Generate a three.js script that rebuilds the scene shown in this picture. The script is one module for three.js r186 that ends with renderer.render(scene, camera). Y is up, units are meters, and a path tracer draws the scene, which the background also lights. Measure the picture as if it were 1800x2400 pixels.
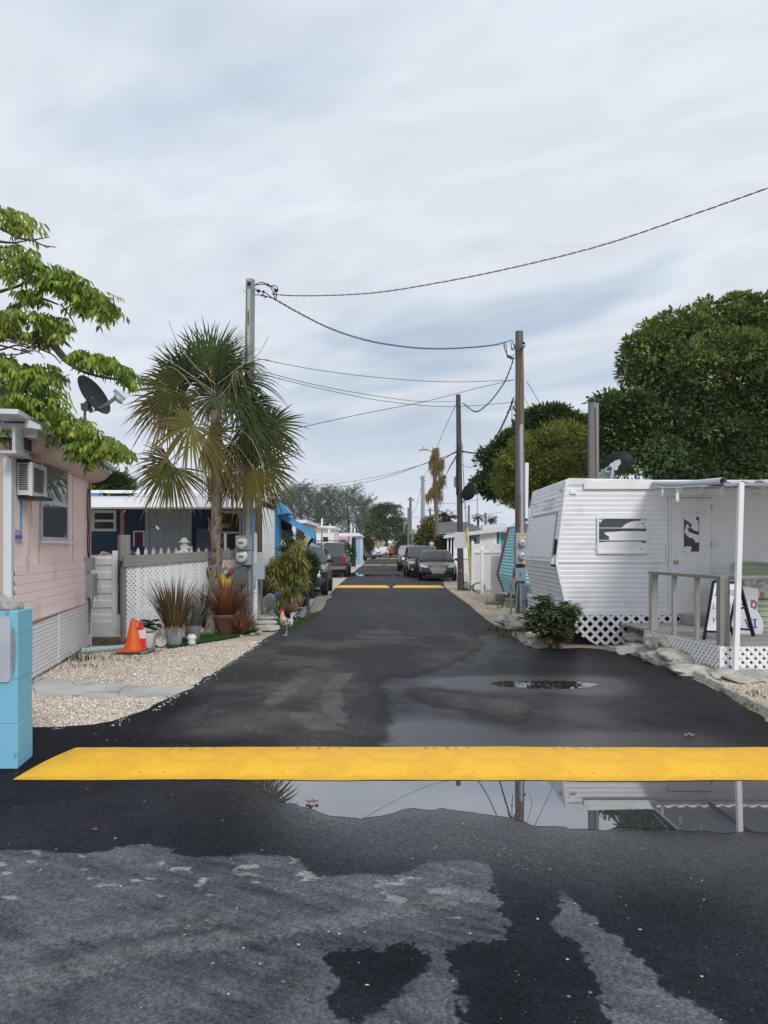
import * as THREE from 'three';
import { mergeGeometries, mergeVertices } from 'three/addons/utils/BufferGeometryUtils.js';
import { RoundedBoxGeometry } from 'three/addons/geometries/RoundedBoxGeometry.js';

// ---------------------------------------------------------------- camera, sky, sun, exposure
const scene = new THREE.Scene();
const EYE = 1.58, F = 1700, CX = 900, HY = 1283;
const camera = new THREE.PerspectiveCamera(2 * Math.atan(1200 / F) * 180 / Math.PI, 0.75,0.1,3000);
camera.position.set(0, EYE, 0);
camera.lookAt(0, EYE, -10);
camera.setViewOffset(1800,2400,0,1200 - HY, 1800,2400);
camera.updateProjectionMatrix();
const renderer = new THREE.WebGLRenderer({ antialias: true });
renderer.toneMapping = THREE.LinearToneMapping;
renderer.toneMappingExposure = 1.18;
renderer.shadowMap.enabled = true;

const V = (x, y, z) => new THREE.Vector3(x, y, z);
// noise
function rngOf(seed) { let a = seed >>> 0; return () => { a = (a + 0x6D2B79F5) >>> 0; let t = Math.imul(a ^ (a >>> 15), 1 | a); t = (t + Math.imul(t ^ (t >>> 7), 61 | t)) ^ t; return ((t ^ (t >>> 14)) >>> 0) / 4294967296; }; }
const hash2 = (x, y, s) => { let h = Math.imul(x, 374761393) + Math.imul(y, 668265263) + Math.imul(s, 1274126177); h = Math.imul(h ^ (h >>> 13), 1274126177); return ((h ^ (h >>> 16)) >>> 0) / 4294967296; };
const hash3 = (x, y, z, s) => hash2(x + Math.imul(z, 7919), y - Math.imul(z, 104729), s);
const sm = t => t * t * (3 - 2 * t);
function vn2(x, y, s = 0, p = 0) {
let xi = Math.floor(x), yi = Math.floor(y); const fx = sm(x - xi), fy = sm(y - yi);
let x1 = xi + 1, y1 = yi + 1;
if (p) { xi = ((xi % p) + p) % p; x1 = ((x1 % p) + p) % p; yi = ((yi % p) + p) % p; y1 = ((y1 % p) + p) % p; }
const a = hash2(xi, yi, s), b = hash2(x1, yi, s), c = hash2(xi, y1, s), d = hash2(x1, y1, s);
return a + (b - a) * fx + (c - a) * fy + (a - b - c + d) * fx * fy;
}
function vn3(x, y, z, s = 0) {
const xi = Math.floor(x), yi = Math.floor(y), zi = Math.floor(z), fx = sm(x - xi), fy = sm(y - yi), fz = sm(z - zi);
const L = (a, b, t) => a + (b - a) * t;
const q = k => L(L(hash3(xi, yi, zi + k, s), hash3(xi + 1, yi, zi + k, s), fx), L(hash3(xi, yi + 1, zi + k, s), hash3(xi + 1, yi + 1, zi + k, s), fx), fy);
return L(q(0), q(1), fz);
}
function fbm(x, y, s, o = 4, p = 0) { let v = 0, a = 0.5, t = 0; for (let i = 0; i < o; i++) { v += a * vn2(x, y, s + i * 17, p); t += a; a *= 0.5; x *= 2; y *= 2; if (p) p *= 2; } return v / t; }
const clamp = (x, a = 0, b = 1) => Math.min(b, Math.max(a, x));
const ss = (a, b, x) => sm(clamp((x - a) / (b - a)));
const mixc = (a, b, t) => [a[0] + (b[0] - a[0]) * t, a[1] + (b[1] - a[1]) * t, a[2] + (b[2] - a[2]) * t];
const srgb = (r, g, b) => { const c = new THREE.Color().setRGB(r / 255, g / 255, b / 255, THREE.SRGBColorSpace); return [c.r, c.g, c.b]; };

// overcast sky
{
const w = 2048, h = 1024, data = new Float32Array(w * h * 4);
const white = [0.67,0.712,0.775], grey = [0.40,0.48,0.595];
for (let j = 0; j < h; j++) {
const el = ((j + 0.5) / h - 0.5) * Math.PI, y = Math.sin(el), c = Math.cos(el);
for (let i = 0; i < w; i++) {
const az = ((i + 0.5) / w - 0.5) * 2 * Math.PI, x = Math.cos(az) * c, z = Math.sin(az) * c;
const k = 1 / (Math.max(y, 0.0) + 0.16), u = x * k, v = z * k;
const wu = fbm(u * 0.9 + 5, v * 0.9,3,3) - 0.5, wv = fbm(u * 0.9, v * 0.9 + 9,8,3) - 0.5;
const U = u * 0.86 + v * 0.5, W = -u * 0.5 + v * 0.86;
const big = fbm(U * 0.55 + wu * 1.6, W * 0.8 + wv * 1.6,21,4);
const mid = fbm(U * 1.5 + wu * 3.0, W * 3.4 + wv * 3,33,4);
const fine = fbm(U * 4.0 + wu * 4, W * 9 + wv * 4,47,4);
let d = ss(0.41,0.66, big * 0.46 + mid * 0.34 + fine * 0.20) * 0.8;
const lowBand = Math.exp(-Math.pow((y - 0.28) / 0.10,2)) * 0.42 * ss(0.3,0.62, mid * 0.6 + big * 0.4);
d = clamp(d + lowBand);
d *= 0.35 + 0.65 * ss(0.02,0.2, y);
const wisp = fbm(U * 9 + wu * 9, W * 22 + wv * 9,53,4), b = 0.90 + 0.17 * mid + 0.17 * (fine - 0.5) + 0.11 * (wisp - 0.5);
const o = (j * w + i) * 4;
for (let q = 0; q < 3; q++) data[o + q] = (white[q] + (grey[q] - white[q]) * d) * b;
data[o + 3] = 1;
}
}
const sky = new THREE.DataTexture(data, w, h, THREE.RGBAFormat, THREE.FloatType);
sky.mapping = THREE.EquirectangularReflectionMapping; sky.magFilter = THREE.LinearFilter; sky.needsUpdate = true;
scene.background = sky; scene.environment = sky;
}
const sun = new THREE.DirectionalLight(new THREE.Color(1,0.975,0.94), 1.5);
sun.position.set(20,42,36); sun.target.position.set(0,0,-14);
sun.castShadow = true; sun.shadow.radius = 32; sun.shadow.mapSize.set(4096,4096);
Object.assign(sun.shadow.camera, { left: -45, right: 45, top: 60, bottom: -60, near: 1, far: 220 });
scene.add(sun, sun.target);
scene.fog = new THREE.FogExp2(new THREE.Color(0.72,0.78,0.86), 0.0003);

// ---------------------------------------------------------------- helpers
const P = (px, py, d) => V((px - CX) / F * d, EYE - (py - HY) / F * d, -d);   // a point at depth d
const G = (px, py) => P(px, py, EYE * F / (py - HY));                          // a point on the ground
const names = new Map();
function numbered(n) { const k = names.get(n) ?? 0; names.set(n, k + 1); return k ? n + '_' + String(k).padStart(3, '0') : n; }
const originOf = new WeakMap();
function tag(o, label, category, group, kind) { if (label) o.userData.label = label; if (category) o.userData.category = category; if (group) o.userData.group = group; if (kind) o.userData.kind = kind; return o; }
function thing(name, label, category, at, group) {
const t = new THREE.Group(); t.name = numbered(name); scene.add(t);
const p = at ?? V(0,0,0); t.position.copy(p); originOf.set(t, p.clone());
return tag(t, label, category, group);
}
function local(name, label, category, at, group) { const t = thing(name, label, category, at, group); originOf.set(t, V(0,0,0)); return t; }   // parts are given in the thing's own axes
function rootOrigin(o) { let r = o; while (r.parent && r.parent !== scene) r = r.parent; return originOf.get(r) ?? V(0,0,0); }
function uvBox(g) {
if (g.index) g = g.toNonIndexed();
const p = g.attributes.position, n = p.count, uv = new Float32Array(n * 2), a = V(), b = V(), c = V(), e = V();
for (let i = 0; i < n; i += 3) {
a.fromBufferAttribute(p, i); b.fromBufferAttribute(p, i + 1); c.fromBufferAttribute(p, i + 2);
e.copy(b).sub(a).cross(c.clone().sub(a));
const x = Math.abs(e.x), y = Math.abs(e.y), z = Math.abs(e.z);
for (let k = 0; k < 3; k++) {
const q = k === 0 ? a : k === 1 ? b : c; let u, v;
if (y > x && y > z) { u = q.x; v = q.z; } else if (x > z) { u = q.z; v = q.y; } else { u = q.x; v = q.y; }
uv[(i + k) * 2] = u; uv[(i + k) * 2 + 1] = v;
}
}
g.setAttribute('uv', new THREE.BufferAttribute(uv, 2));
return g;
}
function finish(g, m) { if (m.userData.metres) g = uvBox(g); return g; }
function merge(list) {
list = list.flat(9).filter(Boolean).map(g => { const q = g.index ? g.toNonIndexed() : g.clone(); for (const k of Object.keys(q.attributes)) if (!['position', 'normal', 'uv', 'color'].includes(k)) q.deleteAttribute(k); return q; });
const hasC = list.some(g => g.attributes.color);
for (const g of list) {
if (!g.attributes.normal) g.computeVertexNormals();
if (!g.attributes.uv) g.setAttribute('uv', new THREE.BufferAttribute(new Float32Array(g.attributes.position.count * 2), 2));
if (hasC && !g.attributes.color) g.setAttribute('color', new THREE.BufferAttribute(new Float32Array(g.attributes.position.count * 3).fill(1), 3));
}
return list.length === 1 ? list[0] : mergeGeometries(list);
}
function mesh(name, g, m, parent) {
const o = new THREE.Mesh(g, m); o.name = numbered(name); o.castShadow = o.receiveShadow = true; (parent ?? scene).add(o); return o;
}
// geometry in world axes becomes a part of its thing
function part(name, geos, m, parent) {
let g = merge(Array.isArray(geos) ? geos : [geos]); g = finish(g, m);
const o = rootOrigin(parent); g.translate(-o.x, -o.y, -o.z);
return mesh(name, g, m, parent);
}
// a thing that is one mesh
function single(name, geos, m, label, category, group, kind) {
let g = merge(Array.isArray(geos) ? geos : [geos]); g = finish(g, m);
if (kind === 'structure') return tag(mesh(name, g, m), label, null, group, kind);
g.computeBoundingBox(); const b = g.boundingBox, c = V((b.min.x + b.max.x) / 2, b.min.y, (b.min.z + b.max.z) / 2);
g.translate(-c.x, -c.y, -c.z);
const o = mesh(name, g, m); o.position.copy(c);
return tag(o, label, category, group, kind);
}
// a shared geometry placed as a part
function piece(name, g, m, parent, pos, quat, scale) {
const o = mesh(name, g, m, parent), r = rootOrigin(parent);
if (pos) o.position.copy(pos).sub(r); if (quat) o.quaternion.copy(quat); if (scale) o.scale.copy(scale);
return o;
}
const bx = (x0, x1, y0, y1, z0, z1) => new THREE.BoxGeometry(Math.abs(x1 - x0), Math.abs(y1 - y0), Math.abs(z1 - z0)).translate((x0 + x1) / 2, (y0 + y1) / 2, (z0 + z1) / 2);
const rbx = (x0, x1, y0, y1, z0, z1, r = 0.01, s = 2) => new RoundedBoxGeometry(Math.abs(x1 - x0), Math.abs(y1 - y0), Math.abs(z1 - z0), s, r).translate((x0 + x1) / 2, (y0 + y1) / 2, (z0 + z1) / 2);
function frameOf(p, q, up = V(0,1,0)) {   // y along p->q
const y = q.clone().sub(p); const L = y.length(); y.normalize();
let u = up.clone(); if (Math.abs(u.dot(y)) > 0.98) u = V(0,0,1);
const x = u.clone().cross(y).normalize(), z = x.clone().cross(y).normalize();
return { m: new THREE.Matrix4().makeBasis(x, y, z).setPosition(p.clone().add(q).multiplyScalar(0.5)), L };
}
function bar(p, q, w, t = w, up, r = 0) { const f = frameOf(p, q, up); return (r ? new RoundedBoxGeometry(w, f.L, t, 2, r) : new THREE.BoxGeometry(w, f.L, t)).applyMatrix4(f.m); }
function rod(p, q, r0, r1 = r0, seg = 12) { const f = frameOf(p, q); return new THREE.CylinderGeometry(r1, r0, f.L, seg).applyMatrix4(f.m); }
function tube(pts, r, seg = 6, steps) { return new THREE.TubeGeometry(new THREE.CatmullRomCurve3(pts), steps ?? pts.length * 5, r, seg); }
function lathe(pts, at, seg = 28) { return new THREE.LatheGeometry(pts.map(p => new THREE.Vector2(p[0], p[1])), seg).translate(at.x, at.y, at.z); }
function ball(c, r, s = V(1,1,1), w = 16) { return new THREE.SphereGeometry(r, w, Math.max(6, w * 0.7 | 0)).scale(s.x, s.y, s.z).translate(c.x, c.y, c.z); }
function tapered(pts, r0, r1, seg = 8, rough = 0, rnd) {   // a branch or trunk along points
const c = new THREE.CatmullRomCurve3(pts), n = Math.max(4, pts.length * 5), g = new THREE.TubeGeometry(c, n, 1, seg), p = g.attributes.position;
for (let i = 0; i <= n; i++) {
const t = i / n, ctr = c.getPointAt(t), r = r0 + (r1 - r0) * t;
for (let k = 0; k <= seg; k++) {
const id = i * (seg + 1) + k, q = V().fromBufferAttribute(p, id).sub(ctr);
const f = rough ? 1 + rough * (vn3(q.x * 3 + ctr.x * 9, ctr.y * 9, q.z * 3 + ctr.z * 9,5) - 0.5) * 2 : 1;
q.multiplyScalar(r * f).add(ctr); p.setXYZ(id, q.x, q.y, q.z);
}
}
g.computeVertexNormals(); return g;
}
// sheet with a folded profile: prof is [[v, out],...]; u runs from u0(v) to u1(v); lies at O, spanned by U and W, bulging along N
function sheet(O, U, W, prof, u0, u1, N, nu = 1) {
N = N ?? U.clone().cross(W).normalize();
const pos = [], A = typeof u0 === 'number' ? () => u0 : u0, B = typeof u1 === 'number' ? () => u1 : u1;
const pt = (k, t) => { const [v, o] = prof[k]; const u = A(v) + (B(v) - A(v)) * t; return O.clone().addScaledVector(U, u).addScaledVector(W, v).addScaledVector(N, o); };
for (let k = 0; k + 1 < prof.length; k++) for (let i = 0; i < nu; i++) {
const a = pt(k, i / nu), b = pt(k, (i + 1) / nu), c = pt(k + 1, (i + 1) / nu), d = pt(k + 1, i / nu);
for (const q of [a, b, c, a, c, d]) pos.push(q.x, q.y, q.z);
}
const g = new THREE.BufferGeometry(); g.setAttribute('position', new THREE.BufferAttribute(new Float32Array(pos), 3)); g.computeVertexNormals(); return g;
}
function ribs(h, period, shape, v0 = 0) { const out = []; for (let v = v0; v < h - 1e-6; v += period) for (const [a, o] of shape) { const q = v + a * period; if (q <= h && q >= 0) out.push([q, o]); } out.push([h, 0]); return out; }
// flat polygon given in 2-D with thickness, placed by a frame
function clipPoly(poly, A, B, C) { // keeps A*x+B*y+C >= 0
const out = []; for (let i = 0; i < poly.length; i++) {
const p = poly[i], q = poly[(i + 1) % poly.length], dp = A * p[0] + B * p[1] + C, dq = A * q[0] + B * q[1] + C;
if (dp >= 0) out.push(p); if ((dp >= 0) !== (dq >= 0)) { const t = dp / (dp - dq); out.push([p[0] + (q[0] - p[0]) * t, p[1] + (q[1] - p[1]) * t]); }
} return out;
}
function prism(poly, O, U, W, N, n0, n1) {
let area = 0; for (let i = 0; i < poly.length; i++) { const p = poly[i], q = poly[(i + 1) % poly.length]; area += p[0] * q[1] - q[0] * p[1]; }
if (area < 0) poly = poly.slice().reverse();
const pos = [], at = (p, n) => O.clone().addScaledVector(U, p[0]).addScaledVector(W, p[1]).addScaledVector(N, n), tri = (...q) => q.forEach(v => pos.push(v.x, v.y, v.z));
const tris = THREE.ShapeUtils.triangulateShape(poly.map(p => new THREE.Vector2(p[0], p[1])), []);
for (const [a, b, c] of tris) { tri(at(poly[a], n1), at(poly[b], n1), at(poly[c], n1)); tri(at(poly[a], n0), at(poly[c], n0), at(poly[b], n0)); }
for (let i = 0; i < poly.length; i++) { const p = poly[i], q = poly[(i + 1) % poly.length]; tri(at(p, n0), at(q, n0), at(q, n1)); tri(at(p, n0), at(q, n1), at(p, n1)); }
const g = new THREE.BufferGeometry(); g.setAttribute('position', new THREE.BufferAttribute(new Float32Array(pos), 3)); g.computeVertexNormals(); return g;
}
// crossing slats clipped to a polygon in (u, v); returns the slats
function latticeSlats(poly, O, U, W, N, pitch, width, thick) {
let u0 = 1e9, u1 = -1e9, v0 = 1e9, v1 = -1e9; for (const [u, v] of poly) { u0 = Math.min(u0, u); u1 = Math.max(u1, u); v0 = Math.min(v0, v); v1 = Math.max(v1, v); }
let area = 0; poly.forEach((p, i) => { const q = poly[(i + 1) % poly.length]; area += p[0] * q[1] - q[0] * p[1]; });
const ring = area < 0 ? poly.slice().reverse() : poly, out = [], h = v1 - v0, s = pitch * Math.SQRT2, w = width * Math.SQRT1_2;
for (const dir of [1,-1]) for (let c = u0 - h - s; c < u1 + h + s; c += s) {
let q = dir > 0 ? [[c - w, v0],[c + w, v0],[c + w + h, v1],[c - w + h, v1]] : [[c - w, v0],[c + w, v0],[c + w - h, v1],[c - w - h, v1]];
ring.forEach((p, i) => { const r = ring[(i + 1) % ring.length], ex = r[0] - p[0], ey = r[1] - p[1]; if (q.length) q = clipPoly(q, -ey, ex, ey * p[0] - ex * p[1]); });
if (q.length > 2) { const n = dir > 0 ? 0 : thick + 0.0005; out.push(prism(q, O, U, W, N, n, n + thick)); }
}
return out;
}
// closed surface of a distance field, by surface nets
function netMesh(f, lo, hi, cell, color) {
const nx = Math.ceil((hi.x - lo.x) / cell) + 1, ny = Math.ceil((hi.y - lo.y) / cell) + 1, nz = Math.ceil((hi.z - lo.z) / cell) + 1;
const d = new Float32Array(nx * ny * nz), id = (i, j, k) => (k * ny + j) * nx + i, q = V();
for (let k = 0; k < nz; k++) for (let j = 0; j < ny; j++) for (let i = 0; i < nx; i++) d[id(i, j, k)] = f(q.set(lo.x + i * cell, lo.y + j * cell, lo.z + k * cell));
const vert = new Int32Array(nx * ny * nz).fill(-1), pos = [], idx = [];
for (let k = 0; k < nz - 1; k++) for (let j = 0; j < ny - 1; j++) for (let i = 0; i < nx - 1; i++) {
let n = 0, sx = 0, sy = 0, sz = 0, neg = 0;
const c = []; for (let m = 0; m < 8; m++) { const v = d[id(i + (m & 1), j + ((m >> 1) & 1), k + (m >> 2))]; c.push(v); if (v < 0) neg++; }
if (!neg || neg === 8) continue;
for (let a = 0; a < 8; a++) for (const b of [1,2,4]) { if (a & b) continue; const e = a | b; if ((c[a] < 0) === (c[e] < 0)) continue; const t = c[a] / (c[a] - c[e]); sx += (a & 1) + (b === 1 ? t : 0); sy += ((a >> 1) & 1) + (b === 2 ? t : 0); sz += (a >> 2) + (b === 4 ? t : 0); n++; }
vert[id(i, j, k)] = pos.length / 3; pos.push(lo.x + (i + sx / n) * cell, lo.y + (j + sy / n) * cell, lo.z + (k + sz / n) * cell);
}
for (let k = 1; k < nz - 1; k++) for (let j = 1; j < ny - 1; j++) for (let i = 1; i < nx - 1; i++) {
const v = d[id(i, j, k)] < 0;
const face = (o, A, B) => { const w = d[o] < 0; if (v === w) return; const s = id(i, j, k), a = vert[s - A - B], b = vert[s - A], c = vert[s], e = vert[s - B]; if (Math.min(a, b, c, e) < 0) return; v ? idx.push(a, e, c, a, c, b) : idx.push(a, b, c, a, c, e); };
face(id(i + 1, j, k), nx * ny, nx); face(id(i, j + 1, k), 1, nx * ny); face(id(i, j, k + 1), nx, 1);
}
const g = new THREE.BufferGeometry(); g.setAttribute('position', new THREE.BufferAttribute(new Float32Array(pos), 3)); let vol = 0; for (let i = 0; i < idx.length; i += 3) { const [a, b, c] = [idx[i] * 3, idx[i + 1] * 3, idx[i + 2] * 3]; vol += pos[a] * (pos[b + 1] * pos[c + 2] - pos[b + 2] * pos[c + 1]) + pos[a + 1] * (pos[b + 2] * pos[c] - pos[b] * pos[c + 2]) + pos[a + 2] * (pos[b] * pos[c + 1] - pos[b + 1] * pos[c]); }
if (vol < 0) for (let i = 0; i < idx.length; i += 3) { const t = idx[i]; idx[i] = idx[i + 1]; idx[i + 1] = t; }
g.setIndex(idx); g.computeVertexNormals();
if (color) { const col = new Float32Array(pos.length); for (let i = 0; i < pos.length; i += 3) { const c = color(q.set(pos[i], pos[i + 1], pos[i + 2])); col.set(c, i); } g.setAttribute('color', new THREE.BufferAttribute(col, 3)); }
return g;
}
function capsule(p, a, b, ra, rb) { const abx = b.x - a.x, aby = b.y - a.y, abz = b.z - a.z; const t = clamp(((p.x - a.x) * abx + (p.y - a.y) * aby + (p.z - a.z) * abz) / (abx * abx + aby * aby + abz * abz + 1e-12)); return Math.hypot(p.x - a.x - abx * t, p.y - a.y - aby * t, p.z - a.z - abz * t) - (ra + (rb - ra) * t); }
const smin = (a, b, k) => { const h = Math.max(k - Math.abs(a - b), 0) / k; return Math.min(a, b) - h * h * k * 0.25; };
const body = (caps, k) => p => { let d = 1e9; for (const [a, b, ra, rb] of caps) d = smin(d, capsule(p, a, b, ra, rb ?? ra), k); return d; };

// ---------------------------------------------------------------- textures and materials
function tex(n, fn, { srgbMap = true, rep = 1, bytes = 4, w = n, h = n } = {}) {
const a = new Uint8Array(w * h * 4);
const enc = x => { x = clamp(x); return Math.round(255 * (x <= 0.0031308 ? 12.92 * x : 1.055 * Math.pow(x, 1 / 2.4) - 0.055)); };
for (let j = 0; j < h; j++) for (let i = 0; i < w; i++) {
const c = fn((i + 0.5) / w, (j + 0.5) / h), o = (j * w + i) * 4;
if (typeof c === 'number') a[o] = a[o + 1] = a[o + 2] = Math.round(255 * clamp(c));
else { for (let q = 0; q < 3; q++) a[o + q] = srgbMap ? enc(c[q]) : Math.round(255 * clamp(c[q])); }
a[o + 3] = 255;
}
const t = new THREE.DataTexture(a, w, h, THREE.RGBAFormat); t.wrapS = t.wrapT = THREE.RepeatWrapping; t.magFilter = THREE.LinearFilter; t.minFilter = THREE.LinearMipmapLinearFilter;
if (srgbMap) t.colorSpace = THREE.SRGBColorSpace; t.repeat.set(rep, rep); t.needsUpdate = true; return t;
}
function rerep(t, x, y = x) { const c = t.clone(); c.repeat.set(x, y); c.needsUpdate = true; return c; }
// faint dirt over paint, 2 m tile: a multiplier just under 1 with drips
const T_grime = tex(512, (u, v) => {
const b = fbm(u * 5, v * 5,11,5,5), drip = vn2(u * 60, v * 3,5,60) , d2 = vn2(u * 23, v * 2,6,23), sp = vn2(u * 128, v * 128,7,128);
let k = 1 - 0.13 * ss(0.55,0.8, b) - 0.025 * ss(0.7,0.98, drip) * ss(0.45,0.75, vn2(u * 9, v * 2,4,9)) - 0.022 * ss(0.7,0.97, d2) - (sp > 0.985 ? 0.10 : 0);
return [k, k * (0.99), k * (0.965 + 0.03 * b)];
}, { rep: 0.5 });
const T_wood = tex(512, (u, v) => {
const g = fbm(u * 48, v * 3,61,4,3) , f = vn2(u * 160, v * 5,62,5), kn = ss(0.8,0.95, fbm(u * 7, v * 5,63,2,5));
const k = 0.55 + 0.5 * g + 0.18 * (f - 0.5) - 0.35 * kn; return [k, k * 0.985, k * 0.95];
}, { rep: 1 });
const T_bump = tex(512, (u, v) => 0.5 + 0.6 * (fbm(u * 24, v * 24,71,5,24) - 0.5), { srgbMap: false, rep: 1 });
const T_rock = tex(512, (u, v) => { const a = fbm(u * 6, v * 6,81,6,6), s = vn2(u * 90, v * 90,82,90), l = ss(0.55,0.75, fbm(u * 11, v * 11,85,4,11)); const k = 0.52 + 0.75 * (a - 0.25) + 0.2 * (s - 0.5) - 0.22 * l; return [k, k * 0.975, k * 0.91]; }, { rep: 1.2 });
const T_concrete = tex(512, (u, v) => { const a = fbm(u * 4, v * 4,91,6,4), s = vn2(u * 128, v * 128,92,128); const k = 0.78 + 0.4 * (a - 0.5) + 0.16 * (s - 0.5); return [k, k, k * 0.975]; }, { rep: 0.7 });
const T_bark = tex(512, (u, v) => { const a = fbm(u * 10, v * 30,95,5,10), b = fbm(u * 40, v * 6,96,3,6); const k = 0.35 + 0.9 * (a - 0.2) * (0.5 + b); return [k, k * 0.94, k * 0.86]; }, { rep: 2 });
function turned(t) { const c = t.clone(); c.rotation = Math.PI / 2; c.needsUpdate = true; return c; }
function mat(color, { rough = 0.7, metal = 0, map = null, bump = null, bumpScale = 0.002, coat = 0, ior = 1.5, vertex = false, trans = 0, spec = 1, sheen = 0, metres = true, name } = {}) {
const m = new THREE.MeshPhysicalMaterial({ roughness: rough, metalness: metal, ior, clearcoat: coat, clearcoatRoughness: 0.04, specularIntensity: spec, side: THREE.DoubleSide, vertexColors: vertex, transmission: trans, thickness: 0 });
m.color.setRGB(...color); if (map) m.map = map; if (bump) { m.bumpMap = bump; m.bumpScale = bumpScale; }
if (metres && (map || bump)) m.userData.metres = true; if (name) m.name = name; return m;
}
const M = {
white: mat([0.84,0.845,0.86], { rough: 0.5, map: T_grime, name: 'white paint' }),
trailer: mat([0.82,0.83,0.86], { rough: 0.42, map: T_grime, name: 'trailer paint' }),
whitePlain: mat([0.82,0.825,0.84], { rough: 0.45 }),
vinyl: mat([0.84,0.85,0.87], { rough: 0.45 }),
greyRail: mat([0.34,0.335,0.325], { rough: 0.85, map: turned(T_wood), bump: turned(T_wood), bumpScale: 0.003 }),
greyWood: mat([0.34,0.335,0.325], { rough: 0.85, map: T_wood, bump: T_wood, bumpScale: 0.003, name: 'weathered wood' }),
paleWood: mat([0.50,0.49,0.47], { rough: 0.8, map: T_wood, bump: T_wood, bumpScale: 0.002 }),
poleWood: mat([0.24,0.235,0.23], { rough: 0.9, map: rerep(T_wood, 0.45,0.16), bump: rerep(T_wood, 0.45,0.16), bumpScale: 0.006 }),
darkPole: mat([0.11,0.10,0.095], { rough: 0.9, map: rerep(T_wood, 0.45,0.16), bump: rerep(T_wood, 0.45,0.16), bumpScale: 0.006 }),
brownWood: mat([0.13,0.055,0.03], { rough: 0.7, map: T_wood }),
pink: mat([0.90,0.73,0.69], { rough: 0.6, map: T_grime, name: 'pink paint' }),
blue: mat([0.21,0.54,0.73], { rough: 0.62, map: T_grime, bump: rerep(T_bump, 3), bumpScale: 0.003, name: 'blue paint' }),
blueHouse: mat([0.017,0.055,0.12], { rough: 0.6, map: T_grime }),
awningBlue: mat([0.05,0.27,0.56], { rough: 0.6 }),
teal: mat([0.26,0.62,0.66], { rough: 0.5, map: T_grime }),
tealDark: mat([0.06,0.28,0.32], { rough: 0.5 }),
steel: mat([0.34,0.36,0.385], { rough: 0.5, metal: 0.3 }),
conduit: mat([0.36,0.38,0.40], { rough: 0.45, metal: 0.4 }),
rust: mat([0.22,0.12,0.055], { rough: 0.85, map: T_grime }),
black: mat([0.012,0.012,0.014], { rough: 0.45 }),
rubber: mat([0.016,0.016,0.017], { rough: 0.85 }),
cable: mat([0.018,0.018,0.02], { rough: 0.6 }),
greyPlastic: mat([0.30,0.32,0.34], { rough: 0.55 }),
dish: mat([0.008,0.0085,0.011], { rough: 0.5, spec: 0.5 }),
glass: mat([0.030,0.036,0.042], { rough: 0.03, ior: 1.6 }),
lightGlass: mat([0.10,0.12,0.13], { rough: 0.03, ior: 1.75 }),
dark: mat([0.02,0.018,0.018], { rough: 0.8 }),
concrete: mat([0.42,0.415,0.40], { rough: 0.9, map: T_concrete, bump: T_bump, bumpScale: 0.006 }),
rock: mat([0.66,0.645,0.61], { rough: 0.92, map: T_rock, bump: rerep(T_rock, 3), bumpScale: 0.012 }),
rockDark: mat([0.40,0.40,0.385], { rough: 0.92, map: T_rock, bump: rerep(T_rock, 3), bumpScale: 0.012 }),
terracotta: mat([0.34,0.15,0.10], { rough: 0.75, map: T_grime }),
chrome: mat([0.7,0.71,0.73], { rough: 0.15, metal: 1 }),
silver: mat([0.55,0.56,0.58], { rough: 0.3, metal: 0.9 }),
brass: mat([0.75,0.5,0.15], { rough: 0.25, metal: 1 }),
leaf: mat([1,1,1], { rough: 0.7, vertex: true, trans: 0.3, metres: false, spec: 0.35, name: 'leaf' }),
leafMatte: mat([1,1,1], { rough: 0.85, vertex: true, trans: 0.22, metres: false, spec: 0.4 }),
tint: mat([1,1,1], { rough: 0.8, vertex: true, metres: false }),
bark: mat([0.23,0.2,0.17], { rough: 0.95, map: T_bark, bump: T_bark, bumpScale: 0.012 }),
barkDark: mat([0.07,0.06,0.052], { rough: 0.95 }),
};
const sh = (pts) => { const s = new THREE.Shape(); pts.forEach((p, i) => i ? s.lineTo(p[0], p[1]) : s.moveTo(p[0], p[1])); return s; };
// flat ground sheet from world points (x, z) at height y; uv in metres
function flat(pts, y, holes = []) {
const g = new THREE.ShapeGeometry(Object.assign(sh(pts.map(p => [p.x, -p.z])), { holes: holes.map(h => sh(h.map(p => [p.x, -p.z]))) }));
g.rotateX(-Math.PI / 2); g.translate(0, y, 0);
const p = g.attributes.position, uv = g.attributes.uv; for (let i = 0; i < p.count; i++) uv.setXY(i, p.getX(i), -p.getZ(i)); return g;
}
function smoothRing(pts, n, jitter = 0, seed = 1) { // closed smooth outline in world xz
const c = new THREE.CatmullRomCurve3(pts, true, 'centripetal'), r = rngOf(seed), out = [];
for (let i = 0; i < n; i++) { const q = c.getPointAt(i / n); q.x += (r() - 0.5) * jitter; q.z += (r() - 0.5) * jitter; out.push(q); } return out;
}
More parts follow.
